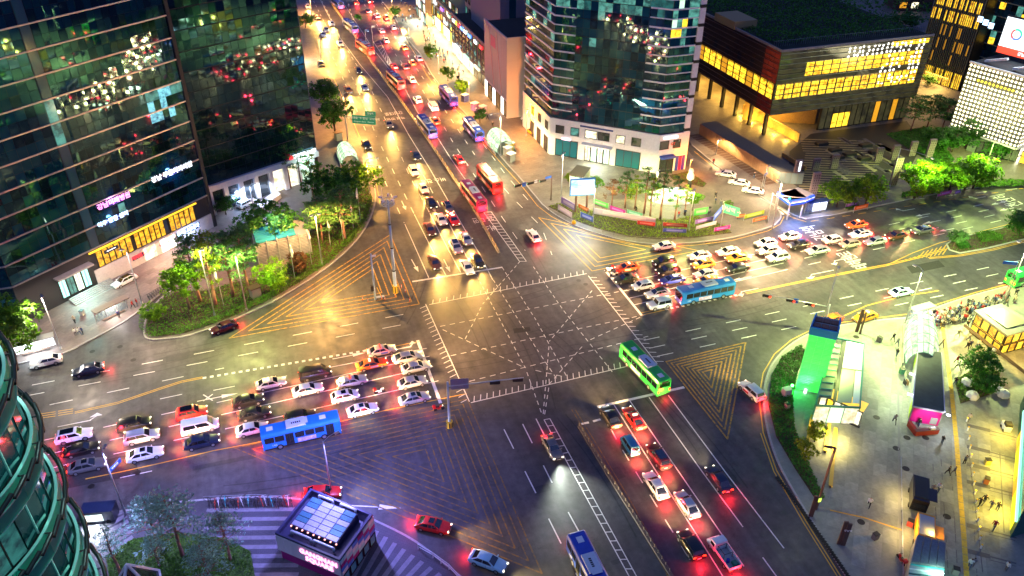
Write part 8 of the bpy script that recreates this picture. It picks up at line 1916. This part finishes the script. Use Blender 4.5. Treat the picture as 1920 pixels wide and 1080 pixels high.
 for i in range(3):
  a = Vector(q[3]).lerp(q[0], .66 + .1 * i) - o; b = Vector(q[2]).lerp(q[1], .66 + .1 * i) - o; MB().bar(a + Vector((0, 0, z - .2)), b + Vector((0, 0, z - .2)), .12, .14).build('counter_rail', [mat('teal_rail', (.05, .4, .4), .4), M_SIGNW, mat('dark_teal', (.02, .12, .12), .4)][i], t)
 a = Vector(q[3]).lerp(q[1], .9) - o; lamp('AREA', 'counter_light', (a.x, a.y, z + .8), 120, (.5, 1, .7), t, 1.5); lamp('POINT', 'side_light', (4.6, 3, 2.6), 320, (1, .6, .08), t, .3)
 z = 4.4; C_ = [G(1888, 627, z), G(1832, 585, z), G(1878, 573, z), G(1945, 612, z)]; o = G(1888, 660); t = thing('coffee_pavilion', 'orange glowing pavilion with grey flat roof at the right edge', 'kiosk', o); q = [Vector((p.x, p.y, 0)) for p in C_]
 MB().prism([(p.x - o.x, p.y - o.y) for p in q], .1, z - .2).build('wall', mat('orange_wall', (.5, .28, .05), .6), t); w1, w2 = Wall(t, q[1], q[0], o), Wall(t, q[0], q[3], o)
 for W_ in (w1, w2):
  for i in range(4):
   for j in range(2): W_.window(W_.L * i / 4 + .05, W_.L * (i + 1) / 4 - .05, .3 + j * 2, 2.1 + j * 2, [I_GOLD, I_AMBER][(i + j) % 2], 'window', .12)
 cc = sum(q, Vector()) / 4; MB().prism([tuple((cc + (p - cc) * 1.12 - o).xy) for p in q], z - .15, z + .15).build('roof', mat('pavilion_roof', (.07, .07, .075), .6, noise=.2), t); MB().prism([tuple((cc + (p - cc) * .7 - o).xy) for p in q], z + .16, z + .3).build('roof_light', mat('roof_light_olive', (.16, .16, .1), .3), t)
 for u in (.25, .75): lamp('POINT', 'pavilion_light', w1.at(w1.L * u, 3.4, 2.4), 300, (1, .62, .1), t, .4); lamp('POINT', 'pavilion_light', w2.at(w2.L * .4, 3., 2.4), 300, (1, .62, .1), t, .4)
 MB().bar(w1.at(-1, 1.1, .5), w1.at(w1.L + 6, 1.1, .5), .1, .6).build('terrace_rail', M_POLED, t)
 A, B = G(1893, 1010), G(1880, 770); B = G(1912, 760); o = A; t = thing('green_building', 'green lit shop building cut by the right edge with lime shop front', 'building', A); w = Wall(t, B, A, o); core(t, [A, B, B + Vector((14, 4, 0)), A + Vector((14, 0, 0))], 0, 9, o, mat('dark_green_wall', (.03, .12, .09), .5))
 for i in range(9): w.piece('glass_panel', mat('emerald_glass', (.02, .2, .15), .1, vary=.3), w.L * i / 9 + .04, w.L * (i + 1) / 9 - .04, 3.6, 8.8, .08, .06)
 for i in range(6): w.piece('shop_front', emat('lit_lime_front', (.75, .7, .02), .9) if i % 3 else L_WARM2, w.L * (.3 + .11 * i), w.L * (.3 + .11 * (i + 1)) - .15, .2, 2.8, .08, .06)
 w.piece('light_trough', emat('lit_mint_trough', (.3, 1, .65), 1.3), w.L * .2, w.L, 3.0, 3.4, .25, .25)
 for i in range(3): lamp('AREA', 'front_light', w.at(w.L * (.3 + .28 * i), 2.8, 1.5), 260, (1, .72, .08), t, 3, direction=w.n + Vector((0, 0, -1)))
 p = G(1884, 806); k = thing('street_stall', 'small white and black stall cart near the green building', 'stall', p, R(60)); MB().box((0, 0, .7), (1.6, .9, .9)).build('cart', M_SIGNW, k); MB().box((-.3, 0, 1.4), (.9, .9, .5)).build('hood', M_TRIM, k)
 for s in (-.5, .5): MB().tube((s, -.5, .25), (s, .5, .25), .25, n=10).build('wheel', M_TYRE, k)
 for i, (x, y) in enumerate(((1813, 720), (1822, 745), (1868, 732), (1880, 742))):
  p = G(x, y, .15); k = thing('garden_stone', ['large pale garden boulder', 'rounded pale garden boulder', 'square pale block near the garden path', 'small square pale block at the garden corner'][i] + ' in the plaza garden', 'stone', p, i); MB().lathe([(.9, 0), (1., .4), (.7, .9), (.1, 1.1)], 7).build('boulder', M_STONE, k)
food_kiosks()
def bike_mesh():
 mb = MB()
 for x in (-.5, .5):
  for i in range(12): a, c = 2 * PI * i / 12, 2 * PI * (i + 1) / 12; mb.tube((x + .33 * math.cos(a), 0, .33 + .33 * math.sin(a)), (x + .33 * math.cos(c), 0, .33 + .33 * math.sin(c)), .025, n=4, cap=False)
 for a, b in (((-.5, 0, .33), (-.1, 0, .35)), ((-.1, 0, .35), (-.22, 0, .85)), ((-.5, 0, .33), (-.2, 0, .75)), ((-.1, 0, .35), (.38, 0, .8)), ((-.2, 0, .75), (.38, 0, .8)), ((.5, 0, .33), (.36, 0, 1.)), ((.36, -.28, 1.), (.36, .28, 1.))): mb.tube(a, b, .03, n=5)
 mb.box((-.24, 0, .9), (.26, .14, .06)); return mb
bikes = {c: bike_mesh().mesh('bicycle', mat('bike_' + c, v, .4)) for c, v in dict(black=(.02, .02, .02), red=(.5, .05, .03), teal=(.05, .4, .4), white=(.6, .6, .6)).items()}
for i in range(26):
 x = 392 + i * 6.2; y = 944 + 2.5 * math.sin(i) - (i > 10) * 1.5; p = G(x, y + 2, .145); c = ['black', 'black', 'red', 'white', 'black', 'teal', 'black'][i % 7]
 tag(link('bicycle', bikes[c], None, p, R(95 + 9 * math.sin(i * 2))), '%s bicycle parked in the row along the lower left kerb' % c, 'bicycle', 'bicycles along the lower left kerb')
for i in range(9):
 p = G(280 + i * 4.2, 562 - i * 2.6, .145); tag(link('bicycle', bikes['black'], None, p, R(110 + 8 * i)), 'dark bicycle parked at the forecourt kerb before the island', 'bicycle', 'bicycles at the forecourt')
def rail(label, px, h=.9, m=None, step=2., z=.14):
 P = gp(px, z); t = thing('guard_rail', label, 'railing', P[0]); o = P[0]; r = MB()
 for i in range(len(P) - 1):
  for hh in (h * .55, h): r.bar(P[i] - o + Vector((0, 0, hh)), P[i + 1] - o + Vector((0, 0, hh)), .05, .05)
 r.build('rail', m or M_POLE, t); me = MB().box((0, 0, h / 2), (.07, .07, h)).mesh('post', m or M_POLE)
 for i in range(len(P) - 1):
  n = max(1, int((P[i + 1] - P[i]).length / step))
  for j in range(n): link('post', me, t, P[i].lerp(P[i + 1], j / n) - o)
rail('grey kerb railing behind the parked bicycles at lower left', [(384, 940), (480, 936), (558, 940)]); rail('pale railing on the striped paving right of the pavilion', [(784, 1030), (812, 1046), (842, 1068), (862, 1090)], 1.0, M_SIGNW, 1.2); rail('curved kerb railing around the planted corner', [(1030, 396), (1060, 412), (1110, 432), (1170, 447), (1240, 452), (1300, 450)], .7, mat('rail_dull', (.25, .24, .2), .5, .4)); rail('low rail along the striped pavement kerb at lower right', [(1688, 860), (1690, 960), (1692, 1080)], .5)
p = G(191, 972); t = thing('lit_van_box', 'dark box vehicle with white lit sign panel by the lower left driveway', 'van', p, R(-12)); MB().box((0, 0, 1.2), (4., 1.9, 1.9)).build('body', PAINTS['navy'], t); MB().box((-.6, -.98, 1.2), (2.6, .06, 1.1)).build('light_panel', interior_mat('lit_panel_white', (.9, 1, .95), (.3, .5, .5), 1.8, (.8, .8, .8)), t)
for x in (-1.2, 1.2):
 for s in (-1, 1): MB().tube((x, s * .85, .32), (x, s * 1., .32), .32, n=12).build('wheel', M_TYRE, t)
lamp('AREA', 'panel_glow', (-.6, -1.6, 1.3), 260, (.85, .95, 1), t, 2, direction=(0, -1, -.5))
p = G(956, 262); t = thing('yard_barrier', 'dark red height beam over the orange lit parking yard', 'barrier', G(996, 222)); MB().bar((-2.2, 0, 3), (3.4, 1, 3), .3, .4).build('beam', mat('barrier_red', (.2, .03, .01), .5), t)
for x in (-.5, 2.2): MB().tube((x, .3, 0), (x, .3, 3), .12).build('post', M_POLED, t)
for (x, y, lab, c) in ((952, 290, 'white roadside service box by the right dome', (.6, .6, .5)), (958, 302, 'grey green roadside cabinet beside the white service box', (.25, .27, .22)), (956, 282, 'yellow lit sign box by the right dome', (.7, .45, .02)), (635, 262, 'cream street stall above the left dome', (.55, .5, .35)), (905, 212, 'white tent stall beside the curved lamp', (.6, .45, .45)), (890, 206, 'pink tent stall beside the small round tree', (.5, .2, .35)), (872, 190, 'blue street booth beside the round tree', (.15, .15, .3)), (480, 556, 'grey cabinet among the island shrubs', (.2, .2, .2))):
 p = G(x, y, .14); k = thing('street_booth', lab, 'booth', p, .4); MB().box((0, 0, 1.), (1.7, 1.4, 2.)).build('cabin', mat('booth_%d' % x, c, .5), k); MB().box((0, 0, 2.08), (2., 1.7, .14)).build('roof', M_SIGNW if x > 870 else M_POLED, k)
for i in range(15):
 x = 1812 + i * 1.9; y = 790 + i * 17; q = G(x, y, .14); k = thing('bollard', 'low pale bollard in the row along the walkway edge', 'bollard', q, 0, 'pale bollards along the walkway'); MB().tube((0, 0, 0), (0, 0, .7), .11, .09, 8).build('post', M_SIGNW, k); MB().tube((0, 0, .62), (0, 0, .74), .12, n=8).build('cap', M_STRIPE_Y if i % 4 else L_WARM, k)
random.seed(8)
def slabs(par, poly, org, ang, w, h, n0, n1, m, lim, z):
 P = [xy(q) for q in gp(poly)]; u = Vector((math.cos(ang), math.sin(ang), 0)); v = Vector((-u.y, u.x, 0)); o = G(*org); cells = []
 for i in range(-n0, n0):
  for j in range(-n1, n1):
   c = o + u * (i * w + (j % 2) * w / 2) + v * j * h
   if all(inside((c + u * a + v * b)[:2], P) for a in (-w / 2, w / 2) for b in (-h / 2, h / 2)) and inview(c, 0): cells.append(c)
 cells.sort(key=lambda c: (c - CAM).length); me = MB().box((0, 0, 0), (w - .05, h - .05, .03)).mesh('paving_slab', m)
 for c in cells[:lim]: s = link('paving_slab', me, par, (c.x, c.y, z - .015 + random.uniform(-.0005, .0005)), ang)
 if cells[lim:]:
  mb = MB()
  for c in cells[lim:]: mb.box((c.x, c.y, z - .0152), (w - .05, h - .05, .03), ang)
  mb.build('paving_slab', m, par, kind='stuff')
slabs(bpy.data.objects['pavement.004'], [(1600, 1085), (1540, 985), (1480, 880), (1500, 770), (1490, 700), (1530, 640), (1600, 618), (1720, 608), (1850, 570), (1925, 550), (1925, 1085)], (1700, 850), vert_ang(1740, 850), 2.6, 1.7, 40, 40, mat('stone_slab', (.225, .235, .195), .55, noise=.3, nscale=1.4, vary=.22), 298, .1425)
slabs(bpy.data.objects['pavement'], [(116, 660), (235, 600), (300, 550), (400, 480), (400, 440), (180, 545), (50, 625)], (230, 560), R(42), 2.2, 1.5, 30, 30, mat('pink_slab', (.18, .14, .125), .6, noise=.3, nscale=1.4, vary=.2), 290, .1425)
slabs(bpy.data.objects['pavement.002'], [(905, 245), (1017, 380), (1060, 400), (1260, 410), (1340, 400), (1310, 335), (1225, 330), (1025, 295), (950, 235)], (1100, 360), 0, 2.4, 1.6, 40, 40, mat('grey_slab', (.16, .145, .12), .6, noise=.3, nscale=1.4, vary=.2), 290, .1425)
for x, y, c, lab in ((1690, 700, (.05, .2, .1), 'green bin beside the lime kiosk'), (1648, 640, (.1, .1, .1), 'dark bin on the plaza near the parked taxi'), (1850, 870, (.5, .4, .1), 'yellow crate by the green building'), (1848, 905, (.3, .1, .05), 'brown crate by the lime shop front'), (1790, 1075, (.35, .3, .25), 'pale box at the bottom right walkway'), (1705, 985, (.4, .05, .04), 'red crate beside the yellow food truck'), (1640, 1010, (.12, .12, .13), 'dark planter on the lower plaza'), (1475, 765, (.2, .22, .2), 'grey meter box in the planted strip'), (155, 590, (.3, .3, .3), 'grey bin before the lit lobby'), (1150, 362, (.3, .25, .1), 'ochre bin before the podium doors'), (1330, 396, (.2, .2, .22), 'grey bin by the corner path')):
 q = G(x, y, .145); k = thing('street_bin', lab, 'bin', q, x); MB().box((0, 0, .45), (.7, .6, .9)).build('box', mat('bin_%d' % x, c, .6), k); MB().box((0, 0, .93), (.76, .66, .08)).build('lid', M_TRIM, k)
def person_mesh(seed, pose, shirt, trouser, hair=(.012, .01, .008), skirt=False):
 """one continuous skinned figure, 1.7 m tall"""
 sw = {'walk': .32, 'stand': .06, 'stride': .45}[pose]; bend = {'walk': .12, 'stand': .04, 'stride': .2}[pose]
 V = [(0, 0, .95), (0, 0, 1.15), (0, 0, 1.36), (0, .0, 1.47), (.02, 0, 1.56), (.03, 0, 1.66),
   (0, .10, .9), (sw * .55, .1, .5), (sw - bend, .1, .08), (sw - bend + .14, .1, .05), (0, -.10, .9), (-sw * .3, -.1, .5), (-sw, -.1, .09), (-sw + .13, -.1, .05),
   (0, .19, 1.38), (-sw * .4, .23, 1.1), (-sw * .5 + .08, .22, .87), (0, -.19, 1.38), (sw * .4, -.23, 1.1), (sw * .5 + .06, -.22, .87)]
 E = [(0, 1), (1, 2), (2, 3), (3, 4), (4, 5), (0, 6), (6, 7), (7, 8), (8, 9), (0, 10), (10, 11), (11, 12), (12, 13), (2, 14), (14, 15), (15, 16), (2, 17), (17, 18), (18, 19)]
 rad = [.135, .125, .15, .055, .095, .09, .09, .065, .045, .04, .09, .065, .045, .04, .065, .045, .035, .065, .045, .035]
 me = bpy.data.meshes.new('figure'); me.from_pydata(V, E, []); o = bpy.data.objects.new('figure', me); COL.objects.link(o)
 md = o.modifiers.new('s', 'SKIN'); o.modifiers.new('u', 'SUBSURF').levels = 1
 if not me.skin_vertices: me.skin_vertices.new() if hasattr(me.skin_vertices, 'new') else None
 for i, sv in enumerate(me.skin_vertices[0].data): sv.radius = (rad[i], rad[i] * (.8 if i in (0, 1, 2) else 1)); sv.use_root = (i == 0)
 dg = bpy.context.evaluated_depsgraph_get(); r = bpy.data.meshes.new_from_object(o.evaluated_get(dg)); r.name = 'person'; bpy.data.objects.remove(o)
 r.materials.clear()
 for m in (mat('skin', (.45, .28, .2), .6), mat('cloth_%s' % str(shirt), shirt, .8), mat('cloth_%s' % str(trouser), trouser, .8), mat('hair_black', hair, .6), mat('shoe_dark', (.03, .03, .03), .6)): r.materials.append(m)
 for p in r.polygons:
  c = p.center; p.use_smooth = True
  if c.z > 1.5: p.material_index = 3 if (c.z > 1.64 or c.x < .03) else 0
  elif c.z > 1.44 and abs(c.y) < .1: p.material_index = 0
  elif abs(c.y) > .17 and c.z < .93: p.material_index = 0
  elif c.z > .93: p.material_index = 1
  elif c.z > .1: p.material_index = 2
  else: p.material_index = 4
 return r
random.seed(77)
CL = [('black', (.02, .02, .022)), ('white', (.65, .65, .63)), ('navy', (.03, .04, .12)), ('red', (.4, .03, .03)), ('grey', (.2, .2, .21)), ('beige', (.42, .34, .25)), ('blue', (.08, .18, .4))]
TR = [('black', (.015, .015, .018)), ('denim', (.05, .08, .16)), ('grey', (.12, .12, .12))]
PM = {}
for i, (cn, c) in enumerate(CL):
 for j, pose in enumerate(('walk', 'stand', 'stride')):
  PM[(cn, pose)] = (person_mesh(i * 3 + j, pose, c, TR[(i + j) % 3][1]), TR[(i + j) % 3][0])
def person(x, y, cn, pose, where, ang=None, group=None, z=.142):
 me, tn = PM[(cn, pose)]; p = G(x, y, z); o = link('person', me, None, p, R(ang if ang is not None else random.uniform(0, 360)))
 s = random.uniform(.95, 1.06); o.scale = (s * 1.25, s * 1.2, s)
 tag(o, 'person in %s top %s %s' % (cn, {'walk': 'walking', 'stand': 'standing', 'stride': 'striding'}[pose], where), 'person', group)
for a in ((1673, 640, 'black', 'walk', 'upper of the pair left of the glass canopy', 80), (1681, 648, 'grey', 'walk', 'lower of the pair left of the glass canopy', 80), (1680, 668, 'black', 'stand', 'alone beside the glass canopy wall', 0), (1676, 793, 'grey', 'stride', 'left of the magenta kiosk', 60), (1765, 832, 'black', 'stand', 'right of the red counter', 0), (1789, 722, 'black', 'stand', 'on the tactile path beside the dark kiosk', 20),
   (1721, 800, 'black', 'stand', 'behind the red counter', 0), (1776, 890, 'black', 'walk', 'left of the pair near the yellow tactile path', 100), (1787, 890, 'navy', 'walk', 'right of the pair near the yellow tactile path', 100), (1747, 925, 'beige', 'walk', 'beside the black food truck', 200), (1758, 922, 'white', 'walk', 'right of the beige one by the food truck', 200), (1807, 870, 'navy', 'stand', 'by the bollards of the walkway', 90),
   (1835, 948, 'black', 'walk', 'first of four in a row crossing the strips', 10), (1843, 945, 'black', 'stride', 'second of four crossing the strips', 10), (1856, 954, 'navy', 'walk', 'third of four crossing the strips', 10), (1868, 958, 'black', 'stand', 'last of four crossing the strips', 10), (1862, 992, 'red', 'stride', 'alone below the row of four', 200), (1816, 1065, 'white', 'walk', 'at the bright spot of the bottom right', 30), (1822, 1062, 'grey', 'stand', 'beside the white one at the bottom right', 30), (1885, 1070, 'white', 'stand', 'alone at the bottom right edge', 0), (1815, 790, 'beige', 'walk', 'on the pale square near the grate', 20), (1628, 950, 'white', 'stride', 'alone in the dark middle of the plaza', 220)):
 person(*a[:5], ang=a[5])
for a in ((1812, 615, 'black', 'walk', 'above the pavilion terrace, left', 240), (1822, 612, 'navy', 'walk', 'above the pavilion terrace, right', 240), (1795, 632, 'black', 'stride', 'between canopy and pavilion', 250), (1815, 640, 'grey', 'walk', 'behind the garden tree, upper', 250), (1818, 652, 'navy', 'stand', 'behind the garden tree, lower', 250), (1812, 655, 'black', 'walk', 'near the garden tree, left', 250), (1832, 652, 'white', 'walk', 'on the orange lit path', 250), (1850, 668, 'black', 'stand', 'on the orange lit terrace, left', 200), (1860, 666, 'white', 'stand', 'on the orange lit terrace, right', 200), (1792, 682, 'red', 'walk', 'below the canopy end', 90), (1795, 692, 'white', 'stride', 'just below the red one by the canopy', 90), (1806, 690, 'grey', 'stand', 'at the garden corner', 90), (1765, 650, 'beige', 'walk', 'at the right side of the canopy', 90)):
 person(*a[:5], ang=a[5])
random.seed(5)
for i in range(95):
 x = random.uniform(1715, 1825); y = 606 - (x - 1725) * .3 + random.uniform(-12, 16) + 6; cn = random.choice(CL)[0]; person(x, y, cn, random.choice(('walk', 'stand')), 'in the crowd around the roadside bus stop', None, 'crowd at the roadside bus stop')
for i in range(44):
 x = random.uniform(1810, 1905); y = 578 - (x - 1815) * .25 + random.uniform(-4, 14); cn = random.choice(CL)[0]; person(x, y, cn, random.choice(('walk', 'stand')), 'near the railing right of the crowded bus stop', None, 'people right of the bus stop')
for x, y, cn, pose, w in ((1341, 372, 'black', 'walk', 'upper of three at the corner path'), (1341, 382, 'navy', 'stand', 'lower left of three at the corner path'), (1351, 385, 'grey', 'walk', 'lower right of three at the corner path'), (1357, 388, 'white', 'stand', 'with pale top beside the three at the corner path'), (1337, 308, 'red', 'stand', 'by the striped pavement of the tan wall'), (1413, 335, 'black', 'stand', 'against the tan wall beside parked cars'), (1272, 408, 'red', 'stand', 'on the lit corner lawn'), (1284, 405, 'navy', 'stand', 'right on the lit corner lawn'), (1192, 398, 'black', 'walk', 'among the corner trees'), (1102, 405, 'black', 'stand', 'beside the blue screen mast'),
  (180, 598, 'red', 'stand', 'in the forecourt shelter, first'), (186, 596, 'white', 'stand', 'in the forecourt shelter, second'), (192, 594, 'black', 'stand', 'in the forecourt shelter, third'), (200, 592, 'grey', 'stand', 'in the forecourt shelter, fourth'), (143, 630, 'white', 'stand', 'left of the pair at the kerb'), (150, 628, 'white', 'walk', 'middle of the trio at the kerb'), (156, 627, 'navy', 'stand', 'right of the trio at the kerb'), (141, 606, 'beige', 'stand', 'alone before the lit lobby stair'), (250, 578, 'red', 'walk', 'near the kerb bicycles, left'), (258, 574, 'red', 'stand', 'near the kerb bicycles, right'), (224, 596, 'navy', 'stand', 'at the shelter kerb')):
 person(x, y, cn, pose, w)
random.seed(9)
for i in range(40):
 t_ = random.random(); x = 775 + 75 * t_ + random.uniform(6, 30) ; y = 62 + 95 * t_ + random.uniform(-12, 6); person(x, y, random.choice(CL)[0], 'walk', 'on the bright shopping pavement up the road', None, 'walkers on the bright pavement up the road')
for i in range(26):
 person(random.uniform(720, 790), random.uniform(-2, 45), random.choice(CL)[0], 'walk', 'at the pale square at the top of the road', None, 'walkers at the top of the road') if False else person(745 + random.uniform(0, 45), random.uniform(4, 44), random.choice(CL)[0], 'walk', 'at the pale square at the top of the road', None, 'walkers at the top of the road')
for i in range(10): person(910 + random.uniform(-25, 15), 205 + i * 5 + random.uniform(-8, 4), random.choice(CL)[0], 'walk', 'on the brown pavement beside the blank walled block', None, 'walkers beside the blank walled block')
for i in range(8): person(652 + i * 2.5, 6 + i * 9, random.choice(CL)[0], 'stand', 'waiting at the median bus stop', None, 'people at the median bus stop')
